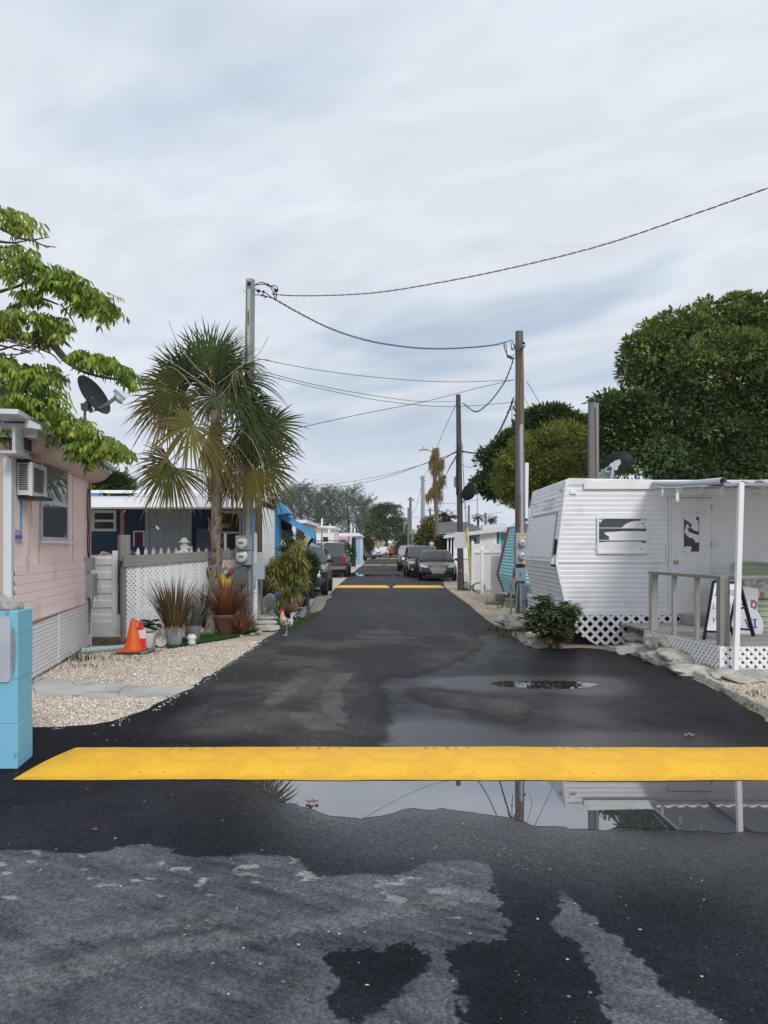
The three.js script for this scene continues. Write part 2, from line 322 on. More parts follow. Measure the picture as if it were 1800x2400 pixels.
// ---------------------------------------------------------------- ground, gravel, road, puddles
{
const T_sand = tex(1024, (u, v) => { const a = fbm(u * 6, v * 6,101,5,6), s = vn2(u * 170, v * 170,102,170), q = vn2(u * 300, v * 300,103,300); const k = 0.72 + 0.5 * (a - 0.5) + 0.45 * (s - 0.5) + 0.3 * (q - 0.5); return [k, k * 0.97, k * 0.92]; }, { rep: 1 / 3 });
const sandMat = mat([0.40,0.345,0.27], { rough: 0.95, map: T_sand });
tag(mesh('ground', flat([V(-1500,0,60), V(1500,0,60), V(1500,0,-2500), V(-1500,0,-2500)],-0.05), sandMat), 'sandy ground around the street', null, null, 'structure');

// gravel yards on both sides
const T_grav = tex(1024, (u, v) => {
const n = 90; let x = u * n, y = v * n, best = 9, bid = 0, sec = 9; const xi = Math.floor(x), yi = Math.floor(y);
for (let j = -1; j <= 1; j++) for (let i = -1; i <= 1; i++) { const cx = ((xi + i) % n + n) % n, cy = ((yi + j) % n + n) % n; const dx = xi + i + hash2(cx, cy, 1) - x, dy = yi + j + hash2(cx, cy, 2) - y, d = dx * dx + dy * dy; if (d < best) { sec = best; best = d; bid = hash2(cx, cy, 3); } else if (d < sec) sec = d; }
const e = ss(0.0,0.22, Math.sqrt(sec) - Math.sqrt(best)), a = fbm(u * 5, v * 5,111,4,5); const k = (0.62 + 0.42 * bid) * (0.35 + 0.65 * e) * (0.75 + 0.5 * a);
return mixc([k, k * 0.955, k * 0.86],[k * 0.9, k * 0.86, k * 0.84], hash2(bid * 1e5 | 0,3,4));
}, { rep: 0.5 });
const gravMat = mat([0.82,0.735,0.635], { rough: 0.95, map: T_grav, bump: T_grav, bumpScale: 0.008 });
const gravTan = mat([0.66,0.565,0.45], { rough: 0.95, map: T_grav, bump: T_grav, bumpScale: 0.008 });
const L = [V(-9,0,-4.6), V(-3.0,0,-5.2), V(-2.2,0,-6.0), V(-1.7,0,-8), V(-1.6,0,-14), V(-1.5,0,-24), V(-1.6,0,-60), V(-12,0,-60), V(-12,0,-4.6)];
tag(mesh('gravel_yard', flat(L, -0.016), gravMat), 'pale crushed gravel yard left of the street', null, null, 'structure');
const R = [V(3.0,0,-3), V(3.0,0,-8), V(2.9,0,-10.8), V(2.0,0,-11.5), V(1.9,0,-16), V(2.0,0,-60), V(30,0,-60), V(30,0,-3)];
tag(mesh('gravel_yard', flat(R, -0.016), gravTan), 'tan gravel verge right of the street', null, null, 'structure');

// loose stones lying on the near gravel
const r = rngOf(77), stone = new THREE.IcosahedronGeometry(0.5,1);
{ const p = stone.attributes.position; for (let i = 0; i < p.count; i++) { const q = V().fromBufferAttribute(p, i); const f = 0.75 + 0.5 * vn3(q.x * 3 + 7, q.y * 3, q.z * 3,9); p.setXYZ(i, q.x * f, q.y * f * 0.6, q.z * f); } stone.computeVertexNormals(); }
const stoneMat = mat([1,1,1], { rough: 0.95, metres: false });
const edgeL = z => { const t = -z; return t < 6.4 ? -2.9 : t < 7.03 ? -2.44 : t < 8.5 ? -2.26 : t < 10.5 ? -2.15 : -2.12; };
const scatter = (n, name, label, place, cols) => {
const im = new THREE.InstancedMesh(stone, stoneMat, n), m = new THREE.Matrix4(), q = new THREE.Quaternion(), e = new THREE.Euler(); im.name = numbered(name); im.castShadow = im.receiveShadow = true;
for (let i = 0; i < n; i++) { const p = place(), s = 0.008 + 0.014 * Math.pow(r(), 3); e.set(r() * 0.6, r() * 6.3, r() * 0.6); m.compose(p, q.setFromEuler(e), V(s * (0.8 + r() * 0.6), s, s * (0.8 + r() * 0.5))); im.setMatrixAt(i, m); const c = cols[(r() * cols.length) | 0], k = 0.75 + r() * 0.4; im.setColorAt(i, new THREE.Color().setRGB(c[0] * k, c[1] * k, c[2] * k)); }
scene.add(im); tag(im, label, null, null, 'stuff');
};
const pale = [[0.74,0.655,0.56],[0.78,0.70,0.61],[0.66,0.57,0.47],[0.5,0.44,0.375],[0.78,0.73,0.66],[0.35,0.29,0.24]], tan = [[0.72,0.62,0.49],[0.64,0.54,0.42],[0.5,0.43,0.35],[0.78,0.7,0.58]];
scatter(34000, 'gravel', 'loose pale stones on the gravel left of the road', () => { const z = -5.9 - Math.pow(r(), 1.3) * 6.4; return V(edgeL(z) + 0.04 * (r() - 0.5) - Math.pow(r(), 1.1) * 3.2,-0.012, z); }, pale);
scatter(14000, 'gravel', 'loose tan stones on the verge right of the road', () => { const z = -6.2 - r() * 3.2; return V(3.78 + r() * 2.6 + (z < -8.6 ? 0.25 : 0), -0.012, z); }, tan);
scatter(9000, 'gravel', 'loose tan stones beside the second pole on the right', () => { const z = -16 - r() * 14; return V(2.5 + Math.pow(r(), 1.4) * 2.4,-0.012, z); }, tan);

scatter(260, 'gravel', 'stray pale stones spilled onto the left edge of the asphalt', () => { const z = -6.3 - Math.pow(r(), 1.3) * 6; return V(edgeL(z) + 0.02 - Math.log(1 - r() * 0.95) * 0.04,0.0, z); }, pale);
// concrete strip across the left gravel
const strip = [G(80,1586), G(200,1598), G(330,1607), G(460,1609), G(400,1633), G(250,1634), G(80,1625)];
const jag = []; strip.forEach((p, i) => { const q = strip[(i + 1) % strip.length]; for (let k = 0; k < 6; k++) { const t = k / 6, s = p.clone().lerp(q, t); s.x += (hash2(i, k, 5) - 0.5) * 0.03; s.z += (hash2(i, k, 6) - 0.5) * 0.03; jag.push(s); } });
jag.push(V(-4.4,0,-7.9), V(-4.4,0,-8.8)); 
const T_crack = tex(1024, (u, v) => {
const n = 5; const wx = u + 0.035 * (fbm(u * 9, v * 9,3,4) - 0.5), wy = v + 0.035 * (fbm(u * 9, v * 9,4,4) - 0.5); let x = wx * n, y = wy * n, b = 9, s = 9; const xi = Math.floor(x), yi = Math.floor(y);
for (let j = -1; j <= 1; j++) for (let i = -1; i <= 1; i++) { const dx = xi + i + hash2(xi + i, yi + j, 41) - x, dy = yi + j + hash2(xi + i, yi + j, 42) - y, d = Math.hypot(dx, dy); if (d < b) { s = b; b = d; } else if (d < s) s = d; }
const c = ss(0.0,0.035, s - b), a = fbm(u * 7, v * 7,44,6), g = vn2(u * 200, v * 200,45); const k = (0.72 + 0.5 * (a - 0.5) + 0.2 * (g - 0.5)) * (0.45 + 0.55 * c); return [k, k * 0.995, k * 0.97];
}, { rep: 0.3 });
const cmat = mat([0.62,0.62,0.60], { rough: 0.9, map: T_crack, bump: T_crack, bumpScale: 0.01 });
tag(mesh('concrete_path', prismXZ(strip.length ? ringOf(jag.slice(0,42)) : [],-0.04,0.006), cmat), 'cracked pale concrete strip across the left gravel', null, null, 'structure');

// road outline (x, z), near to far
const left = [[-8,4],[-8,-4.9],[-3.6,-5.3],[-3.3,-6.25],[-3.1,-6.38],[-2.85,-6.39],[-2.6,-6.47],[-2.44,-6.62],[-2.33,-7.1],[-2.25,-7.7],[-2.19,-8.47],[-2.14,-9.4],[-2.09,-10.45],[-2.05,-11.6],[-2.08,-12.6],[-1.98,-13.6],[-1.87,-15.2],[-1.74,-17.5],[-1.67,-19.6],[-1.75,-22],[-1.86,-26],[-1.92,-32],[-1.95,-60],[-2.0,-200]];
const right = [[3.5,-200],[3.0,-120],[2.9,-60],[2.75,-34],[2.5,-30],[2.42,-28.6],[2.38,-24],[2.34,-20],[2.24,-15.8],[2.30,-13.9],[2.29,-12.2],[2.36,-11.35],[2.7,-11.32],[3.1,-11.42],[3.38,-11.3],[3.6,-10.7],[3.70,-10.2],[3.72,-9.2],[3.70,-8.4],[3.62,-7.4],[3.5,-6.6],[3.46,-5.6],[3.6,-5.0],[4.2,-4.5],[8,-4.3],[8,4]];
const ring = []; const all = [...left, ...right];
all.forEach((p, i) => { const q = all[(i + 1) % all.length], d = Math.hypot(q[0] - p[0], q[1] - p[1]), n = Math.max(1, Math.min(30, Math.round(d / 0.12))); const far = Math.min(p[1], q[1]) < -34 || Math.max(p[1], q[1]) > -4; for (let k = 0; k < n; k++) { const t = k / n, w = far || k === 0 && false ? 0 : 0.05; const x = p[0] + (q[0] - p[0]) * t, z = p[1] + (q[1] - p[1]) * t; ring.push([x + (vn2(z * 5, x * 5,7) - 0.5) * w + (vn2(z * 17, x * 17,8) - 0.5) * w * 0.6, z]); } });
const ZC = -13.4, near = clipPoly(ring, 0,1, -ZC), far = clipPoly(ring, 0,-1, ZC);

const PUD = [[585,1822],[602,1838],[625,1856],[651,1875],[716,1892],[760,1910],[800,1916],[868,1917],[910,1905],[960,1896],[1009,1895],[1060,1900],[1118,1906],[1194,1920],[1280,1936],[1367,1943],[1519,1941],[1627,1949],[1800,1953],[2150,1960],[2200,1822],[1500,1822],[1000,1822]];
// what the near road shows: patches of dry, damp and wet asphalt, tyre dust, specks
const N = 2048, X0 = -6, Z0 = -1.8, S = 11.6 / 1;     // 12 m across, 11.6 m deep
const MW = 1024, cv = document.createElement('canvas'); cv.width = cv.height = MW; const cx = cv.getContext('2d');
const toM = p => [(p.x - X0) / 12 * MW, (Z0 - p.z) / S * MW];
const px = l => l.map(([x, y]) => toM(G(x, Math.max(y, 1440))));
function mask(draw, blur) {
cx.globalCompositeOperation = 'source-over'; cx.fillStyle = '#000'; cx.fillRect(0,0, MW, MW); cx.fillStyle = '#fff'; cx.strokeStyle = '#fff'; draw();
const d = cx.getImageData(0,0, MW, MW).data; let a = new Float32Array(MW * MW); for (let i = 0; i < a.length; i++) a[i] = d[i * 4] / 255;
for (let pass = 0; pass < 2 && blur > 0; pass++) for (const [st, ln] of [[1, MW],[MW, 1]]) { const b = new Float32Array(a.length), R = blur; for (let o = 0; o < MW; o++) { let acc = 0; const base = o * ln; for (let k = -R; k < MW + R; k++) { if (k + R < MW) acc += a[base + (k + R) * st]; if (k - R - 1 >= 0) acc -= a[base + (k - R - 1) * st]; if (k >= 0 && k < MW) b[base + k * st] = acc / (2 * R + 1); } } a = b; }
return (u, v) => { const x = clamp(u * MW - 0.5,0, MW - 1.01), y = clamp(v * MW - 0.5,0, MW - 1.01), i = x | 0, j = y | 0, fx = x - i, fy = y - j, k = j * MW + i; return (a[k] * (1 - fx) + a[k + 1] * fx) * (1 - fy) + (a[k + MW] * (1 - fx) + a[k + MW + 1] * fx) * fy; };
}
const fill = l => { cx.beginPath(); px(l).forEach((p, i) => i ? cx.lineTo(...p) : cx.moveTo(...p)); cx.closePath(); cx.fill(); };
const cut = l => { cx.fillStyle = '#000'; fill(l); cx.fillStyle = '#fff'; };
const dryFront = mask(() => {
fill([[-900,1989],[98,1994],[174,2005],[260,1994],[325,1978],[390,1981],[445,2005],[564,1999],[694,2007],[749,2048],[825,2054],[933,2059],[1009,2021],[1085,2013],[1150,2026],[1155,2081],[1166,2124],[1199,2162],[1183,2205],[1096,2211],[1052,2238],[1069,2309],[1085,2400],[1090,2900],[-1200,2900]]);
cut([[760,2265],[780,2235],[825,2227],[870,2222],[922,2208],[975,2225],[1004,2254],[976,2309],[911,2363],[857,2400],[814,2420],[792,2380],[781,2341],[772,2300]]);
fill([[1286,2064],[1334,2102],[1410,2162],[1497,2233],[1551,2319],[1692,2395],[1844,2471],[1606,2482],[1443,2400],[1400,2309],[1356,2211],[1291,2178],[1318,2135],[1302,2092]]);
}, 2);
const damp = mask(() => { fill([[500,1832],[620,1885],[700,1960],[900,2010],[1150,2015],[1400,2020],[1650,2050],[2100,2060],[2100,1820]]); }, 30);
const puddleNear = mask(() => fill(PUD), 20);
const wetRight = mask(() => {
fill([[893,1747],[922,1715],[900,1679],[922,1650],[893,1606],[908,1581],[936,1590],[958,1595],[1000,1575],[1060,1558],[1096,1540],[1132,1515],[1120,1490],[1160,1478],[1300,1500],[1500,1530],[1900,1690],[1900,1762],[880,1762]]);
cut([[944,1614],[994,1610],[1067,1621],[1168,1632],[1230,1634],[1252,1648],[1255,1664],[1197,1704],[1153,1690],[1088,1661],[1009,1657],[958,1635]]);
}, 9);
const shine = mask(() => { fill([[1010,1592],[1180,1586],[1450,1590],[1460,1622],[1180,1618],[1020,1604]]); fill([[900,1750],[930,1690],[1100,1700],[1200,1730],[1650,1720],[1650,1754]]); }, 16);
const tracks = mask(() => {
const line = (pts, w, dash) => { cx.lineWidth = w; cx.setLineDash([]); cx.beginPath(); px(pts).forEach((p, i) => i ? cx.lineTo(...p) : cx.moveTo(...p)); cx.stroke(); };
const z2 = l => l.map(([x, y]) => [300 + x * 0.7233,1440 + y * 0.7233]);
for (let k = 0; k < 5; k++) {
line(z2([[655 + k * 14,352],[632 + k * 14,310],[625 + k * 14,270],[640 + k * 12,230],[690 + k * 10,190]]), 1.5,[3,2]);
line(z2([[520 + k * 20,318],[560 + k * 20,345],[610 + k * 22,375]]), 1.6,[4,2]);
line(z2([[150 + k * 18,340],[160 + k * 18,320],[170 + k * 20,300]]), 1.6,[4,2]);
line(z2([[440 + k * 12,290],[490 + k * 12,250],[540 + k * 10,205]]), 1.4,[3,2]);
}
const z1 = l => l.map(([x, y]) => [x * 1.085,1560 + y * 1.085]);
for (let k = 0; k < 6; k++) { line(z1([[-60,682 + k * 9],[150,640 + k * 8],[400,585 + k * 6],[650,550 + k * 5],[900,512 + k * 4],[1050,480 + k * 4]]), 1.5,[5,2.5]); line(z1([[-60,600 + k * 7],[150,575 + k * 6],[330,545 + k * 5],[520,528 + k * 4]]), 1.3,[5,3]); }
}, 1);
const col = new Uint8Array(N * N * 4), rough = new Uint8Array(N * N * 4);
const enc = x => { x = clamp(x); return Math.round(255 * (x <= 0.0031308 ? 12.92 * x : 1.055 * Math.pow(x, 1 / 2.4) - 0.055)); };
const DK = [0.0105,0.0122,0.0165], FR = [0.028,0.0305,0.038], DRY = [0.118,0.126,0.140], DUST = [0.125,0.118,0.108];
for (let j = 0; j < N; j++) for (let i = 0; i < N; i++) {
const u = (i + 0.5) / N, v = (j + 0.5) / N, x = X0 + u * 12, z = Z0 - v * S;
const n1 = fbm(x * 1.1, z * 1.1,201,4), n2 = fbm(x * 5, z * 5,202,4), n3 = vn2(x * 40, z * 40,203), n4 = hash2(i, j, 204), n5 = vn2(x * 95, z * 95,205);
const wu = u + (fbm(x * 6, z * 6,206,4) - 0.5) * 0.010 + (n3 - 0.5) * 0.004, wv = v + (fbm(x * 6 + 50, z * 6,207,4) - 0.5) * 0.010 + (n5 - 0.5) * 0.004;
const front = z > -5.3;
const ragged = (n2 - 0.5) * 0.55 + (n5 - 0.5) * 0.5;
let dry = front ? ss(0.36,0.68, dryFront(wu, wv) + ragged * 0.42) : 0;
const wet = front ? 0 : ss(0.15,0.9, wetRight(wu, wv) + (n2 - 0.5) * 0.4), edge = front ? 0 : 1 - Math.abs(wetRight(wu, wv) - 0.5) * 2;
const pud = front ? ss(0.05,0.75, puddleNear(wu, wv) + (n5 - 0.5) * 0.35) : 0, dm = front ? damp(wu, wv) : 0, tr = tracks(wu, wv);
let c = mixc(DK, FR, clamp(0.35 + (n1 - 0.5) * 1.6 + (n2 - 0.5) * 0.6));
let wetness = 0.02, R = 0;
if (front) {
c = mixc(c, DRY, dry * clamp(0.66 + (n1 - 0.5) * 0.75 + (n2 - 0.5) * 0.8 + (fbm((x * 0.9 + z * 0.45) * 3, (z * 0.9 - x * 0.45) * 26,215,3) - 0.5) * 0.7,0.12,1));
const streak = ss(0.5,0.78, fbm(x * 0.9 + z * 2.6, z * 1.3 - x * 0.4,210,4)); c = mixc(c, [0.17,0.172,0.178], dry * streak * 0.5 * n2);
const pale = ss(0.66,0.76, fbm(x * 9 + z * 3, z * 14 - x * 4,211,3)) * ss(0.45,0.65, fbm(x * 1.4, z * 1.4,216,2)); c = mixc(c, [0.34,0.34,0.335], dry * pale * 0.65);
c = mixc(c, [0.2,0.2,0.205], dry * tr * 0.5 * (0.3 + n3));
c = mixc(c, DK, dm * 0.35 * (1 - dry)); wetness = (dm * (0.92 + 0.5 * (n1 - 0.4) + 0.5 * (n5 - 0.5)) + pud * 0.8) * (1 - dry * 0.85) + (1 - dry) * 0.03; R = pud;
const right2 = ss(1.0,1.9, x) * ss(-4.2,-3.6, z); c = mixc(c, [0.05,0.052,0.058], right2 * 0.5 * n1);
} else {
const dusty = ss(0.42,0.7, n1 * 0.7 + n2 * 0.3) * (1 - wet);
c = mixc(c, [0.060,0.060,0.063], (1 - wet) * 0.6); c = mixc(c, DUST, dusty * 0.48);
c = mixc(c, [0.17,0.165,0.16], (1 - wet) * tr * 0.85 * (0.4 + n2));
const lf = ss(-1.55,-2.1, x) * ss(-8.6,-7.2, z); c = mixc(c, DK, lf * 0.9);
const nb = ss(-6.3,-5.85, z) * ss(-0.2,-1.2, x); c = mixc(c, DK, nb * 0.75 * (0.6 + n2));
c = mixc(c, [0.013,0.013,0.016], wet * 0.8); c = mixc(c, [0.011,0.011,0.013], Math.max(0, edge) * 0.6 * n2 * 1.6);
const rt = ss(2.2,3.2, x); c = mixc(c, [0.017,0.017,0.019], rt * 0.8);
wetness = wet * (0.40 + 0.5 * (n1 - 0.4) + 0.3 * (n2 - 0.5)) * (1 - 0.6 * rt) + shine(wu, wv) * 1.3 * wet + 0.02;
}
const g = 0.45 + 0.85 * n4 * n4 + 0.6 * n5; let k = g; const spark = hash2(i >> 1, j >> 1,212) > 0.9992 ? 1 : 0, big = vn2(x * 22, z * 22,213) > 0.972 && hash2(Math.floor(x * 22), Math.floor(z * 22), 214) > 0.55 ? 1 : 0;
c = [c[0] * k, c[1] * k, c[2] * k]; if (spark) c = mixc(c, [0.36,0.35,0.33],0.8); if (big && (front ? dry > 0.4 : wet < 0.5)) c = mixc(c, [0.4,0.39,0.36],0.55);
const o = (j * N + i) * 4; col[o] = enc(c[0]); col[o + 1] = enc(c[1]); col[o + 2] = enc(c[2]); col[o + 3] = 255;
const rr = Math.round(255 * clamp(wetness)); rough[o] = rr; rough[o + 1] = rough[o + 2] = Math.round(255 * (0.33 - 0.27 * R)); rough[o + 3] = 255;
}
const cache = new Map(), dt = (a, s) => { if (!cache.has(a)) cache.set(a, dt0(a, s)); return cache.get(a); }, dt0 = (a, s) => { const t = new THREE.DataTexture(a, N, N, THREE.RGBAFormat); t.magFilter = THREE.LinearFilter; if (s) t.colorSpace = THREE.SRGBColorSpace; t.needsUpdate = true; return t; };
const T_asph = tex(512, (u, v) => { const a = vn2(u * 110, v * 110,221,110), b = vn2(u * 220, v * 220,222,220), c = fbm(u * 8, v * 8,223,3,8); return 0.2 + 0.45 * a + 0.3 * b + 0.1 * c; }, { srgbMap: false, rep: 1 });
const roadNear = new THREE.MeshPhysicalMaterial({ map: dt(col, true), roughness: 0.92, metalness: 0, specularIntensity: 0.15, clearcoat: 1, clearcoatMap: dt(rough), clearcoatRoughness: 1, clearcoatRoughnessMap: dt(rough), bumpMap: rerep(T_asph, 12,11.6), bumpScale: 0.0035, side: THREE.DoubleSide, name: 'asphalt' });
const T_far = tex(1024, (u, v) => {
const a = fbm(u * 3, v * 2,231,5,3), s = vn2(u * 300, v * 300,232,300), st = fbm(u * 18, v * 3,233,4,3), w = ss(0.52,0.7, fbm(u * 4, v * 3,234,4,1) ); let k = 0.72 + 0.5 * (a - 0.5) + 0.4 * (s - 0.5); let c = [0.056 * k, 0.058 * k, 0.066 * k]; c = mixc(c, [0.1,0.098,0.098], ss(0.5,0.8, st) * 0.22); c = mixc(c, [0.022,0.022,0.025], w * 0.5); return c;
}, { rep: 1 });
const roadFar = new THREE.MeshPhysicalMaterial({ map: T_far, roughness: 0.85, metalness: 0, specularIntensity: 0.4, bumpMap: rerep(T_asph, 6,9), bumpScale: 0.003, side: THREE.DoubleSide });
const geo = (ringA, uvf) => { const g = flat(ringA.map(p => V(p[0],0, p[1])), 0), p = g.attributes.position, uv = g.attributes.uv; for (let i = 0; i < p.count; i++) uv.setXY(i, ...uvf(p.getX(i), p.getZ(i))); return g; };
const ga = geo(near, (x, z) => [(x - X0) / 12, (Z0 - z) / S]), gb = geo(far, (x, z) => [x / 6, -z / 9]);
const skirt = (ringA) => { const pos = []; for (let i = 0; i < ringA.length; i++) { const p = ringA[i], q = ringA[(i + 1) % ringA.length]; pos.push(p[0],0, p[1], q[0],0, q[1], q[0],-0.045, q[1], p[0],0, p[1], q[0],-0.045, q[1], p[0],-0.045, p[1]); } const g = new THREE.BufferGeometry(); g.setAttribute('position', new THREE.BufferAttribute(new Float32Array(pos), 3)); g.computeVertexNormals(); return g; };
const road = tag(new THREE.Group(), 'black patched asphalt street running away between the trailers', null, null, 'structure'); road.name = numbered('road'); scene.add(road); originOf.set(road, V());
mesh('near_asphalt', ga, roadNear, road); mesh('far_asphalt', gb, roadFar, road); mesh('asphalt_edge', skirt(ring), M.rubber, road);

// standing water
const water = new THREE.MeshPhysicalMaterial({ roughness: 0.015, ior: 2.33, clearcoat: 1, clearcoatRoughness: 0.01, side: THREE.DoubleSide }); water.color.setRGB(0.045,0.05,0.06);
const puddle = (pxs, y, label, jitter, seed) => { const pts = pxs.map(([a, b]) => G(a, b)); const c = new THREE.CatmullRomCurve3(pts, true, 'catmullrom', 0.35), out = [], n = 260; for (let i = 0; i < n; i++) { const q = c.getPointAt(i / n); q.x += (fbm(q.x * 14, q.z * 14, seed, 3) - 0.5) * jitter; q.z += (fbm(q.x * 14 + 9, q.z * 14, seed + 1,3) - 0.5) * jitter; out.push(q); } tag(mesh('puddle', flat(out, y), water), label, null, null, 'structure'); };
puddle(PUD, 0.0016, 'long clear puddle in front of the yellow speed bump', 0.09,11);
puddle([[1150,1602],[1190,1597],[1330,1596],[1385,1602],[1400,1607],[1350,1614],[1260,1614],[1180,1609]],0.0016, 'thin dark puddle beyond the bump on the right of the road', 0.1,21);
puddle([[812,1347],[850,1346],[920,1347],[935,1350],[860,1351]],0.004, 'thin bright puddle across the far road', 0.2,31);
puddle([[806,1343],[838,1342],[836,1350],[812,1351]],0.004, 'small bright puddle at the left edge of the far road', 0.2,41);

// speed bumps
const yellow = tex(1024, (u, v) => {
const a = fbm(u * 24, v * 6,301,5,6), b = fbm(u * 60, v * 14,302,4,2), s = vn2(u * 512, v * 128,303,128);
let c = mixc([0.90,0.495,0.012],[0.82,0.43,0.009], ss(0.35,0.65, a)); const wear = ss(0.56,0.8, b) * 0.5; c = mixc(c, [0.70,0.48,0.15], wear); if (Math.abs(v - 0.5) < 0.4 && (vn2(u * 90, v * 5,306,5) > 0.76) && vn2(u * 6, v * 2,307,2) > 0.58) c = mixc(c, [0.22,0.15,0.05],0.55); c = mixc(c, [0.25,0.17,0.05],0.5 * (ss(0.10,0.0, v) + ss(0.93,1, v)) * b);
const k = 0.94 + 0.12 * s;  return [c[0] * k, c[1] * k, c[2] * k];
}, { rep: 1 });
const yMat = new THREE.MeshPhysicalMaterial({ map: yellow, roughness: 0.55, bumpMap: rerep(T_asph, 6,1), bumpScale: 0.003, side: THREE.DoubleSide });
const bump = (xl, xr, zn, zf, h, label, group, taper = 0.15, leftCut = 0) => {
const nx = 60, nz = 14, pos = [], uv = [], idx = [];
for (let i = 0; i <= nx; i++) for (let k = 0; k <= nz; k++) {
const t = i / nx, s = k / nz; let x = xl + (xr - xl) * t; const cutx = leftCut * s * (1 - t) * (1 - t) * (1 - t) * (1 - t); x += cutx;
const e = Math.min(1, Math.min(t * (xr - xl), (1 - t) * (xr - xl)) / taper), z = zn + (zf - zn) * s + (fbm(x * 2.2, s * 2 + 5,9,3) - 0.5) * 0.05;
const y = 0.005 + h * Math.pow(Math.sin(Math.PI * s), 0.8) * (0.25 + 0.75 * sm(clamp(e))) + 0.002 * (vn2(x * 6, z * 6,8) - 0.5);
pos.push(x, y, z); uv.push(t * 2, s);
}
for (let i = 0; i < nx; i++) for (let k = 0; k < nz; k++) { const a = i * (nz + 1) + k, b = a + nz + 1; idx.push(a, b, b + 1, a, b + 1, a + 1); }
const g = new THREE.BufferGeometry(); g.setAttribute('position', new THREE.BufferAttribute(new Float32Array(pos), 3)); g.setAttribute('uv', new THREE.BufferAttribute(new Float32Array(uv), 2)); g.setIndex(idx); g.computeVertexNormals();
const c = V((xl + xr) / 2,0, (zn + zf) / 2); g.translate(-c.x, 0, -c.z); const o = mesh('speed_bump', g, yMat); o.position.copy(c); tag(o, label, 'speed bump', group);
};
bump(-2.52,3.42,-4.91,-5.72,0.06, 'wide yellow painted speed bump right across the near road', null, 0.35,0.10);
bump(-1.88,0.20,-28.2,-29.4,0.07, 'left half of the yellow speed bump before the parked cars'); bump(0.36,2.36,-28.2,-29.4,0.07, 'right half of the yellow speed bump before the parked cars');
bump(-1.92,-0.10,-64,-65,0.035, 'left half of the yellow speed bump beyond the red car'); bump(0.10,2.2,-64,-65,0.035, 'right half of the yellow speed bump beside the red car');
bump(-1.92,0.7,-102,-103,0.04, 'far yellow speed bump left of the walker\'s feet'); bump(0.9,2.9,-102,-103,0.04, 'far yellow speed bump right of the walker\'s feet');
bump(-1.9,2.9,-138,-139,0.04, 'farthest yellow speed bump before the white cars');

// manhole
const mh = thing('manhole_cover', 'round iron manhole cover set in the middle of the road', 'manhole cover', G(893,1482));
const mp = G(893,1482); part('frame_ring', new THREE.RingGeometry(0.33,0.40,48).rotateX(-Math.PI / 2).translate(mp.x, 0.005, mp.z), mat([0.03,0.03,0.032], { rough: 0.6, metal: 0.5 }), mh);
part('lid', lathe([[0,0.008],[0.28,0.008],[0.315,0.007],[0.325,0.001]], mp, 40), mat([0.05,0.05,0.055], { rough: 0.7, metal: 0.2, map: T_concrete, bump: T_bump, bumpScale: 0.006 }), mh);

// litter: dead leaves and white chips
const deadLeaf = (p, s, a, c, label) => { const pts = []; for (let i = 0; i < 14; i++) { const t = i / 14 * 2 * Math.PI, rr = s * (0.55 + 0.45 * Math.abs(Math.cos(t * 1.5 + 0.3))) * (0.7 + 0.3 * hash2(i, 3,7)); pts.push(V(Math.cos(t) * rr, s * 0.35 * Math.pow(Math.sin(t * 2 + 1), 2), Math.sin(t) * rr * 0.55)); }
const pos = []; for (let i = 0; i < 14; i++) { const q = pts[i], w = pts[(i + 1) % 14]; pos.push(0, s * 0.12,0, q.x, q.y, q.z, w.x, w.y, w.z); } const g = new THREE.BufferGeometry(); g.setAttribute('position', new THREE.BufferAttribute(new Float32Array(pos), 3)); g.computeVertexNormals(); g.rotateY(a); g.translate(p.x, p.y + 0.008, p.z); single('dead_leaf', g, mat(c, { rough: 0.7, trans: 0.2 }), label, 'leaf'); };
deadLeaf(G(731,1884), 0.055,0.2,[0.26,0.10,0.065], 'curled reddish dead leaf floating in the puddle'); deadLeaf(G(222,1948), 0.03,0.1,[0.30,0.11,0.06], 'small brown dead leaf on the dark asphalt at left'); deadLeaf(G(1615,1727), 0.07,0.1,[0.30,0.25,0.21], 'pale dead leaf on the wet road at right');
const chips = [], sp = [[570,2223],[1102,2189],[283,2078],[795,2190],[855,2186],[1260,2155],[1620,2060],[1645,2065],[535,2331],[770,2185],[700,2215],[1645,2290],[270,1966],[555,2130],[860,2310],[610,2260],[1500,2180],[1330,2250],[1650,2110],[1465,1760]];
const chip = (p, s) => chips.push(stone.clone().scale(s * (0.8 + r() * 0.8), s * 0.6, s * (0.7 + r() * 0.6)).rotateY(r() * 6).translate(p.x, 0.003, p.z));
sp.forEach(([a, b]) => chip(G(a, b), 0.010)); for (let i = 0; i < 150; i++) chip(G(r() * 1800,1960 + Math.pow(r(), 0.8) * 440), 0.0025 + 0.004 * r() * r()); for (let i = 0; i < 60; i++) chip(V(-2 + r() * 4.4,0,-6.2 - r() * 9), 0.005 + r() * 0.007);
for (let i = 0; i < 170; i++) { const u = r(), a = G(1040 + u * 240,1958 + u * 70 + (r() + r() - 1) * 34); chip(a, 0.002 + 0.0025 * r()); }
single('gravel', chips, mat([0.46,0.43,0.37], { rough: 0.9 }), 'white stone chips strewn over the asphalt', null, null, 'stuff');
}
function ringOf(p) { return p; }
function prismXZ(pts, y0, y1) { return uvBox(prism(pts.map(p => [p.x, -p.z]), V(0,0,0), V(1,0,0), V(0,0,-1), V(0,1,0), y0, y1)); }
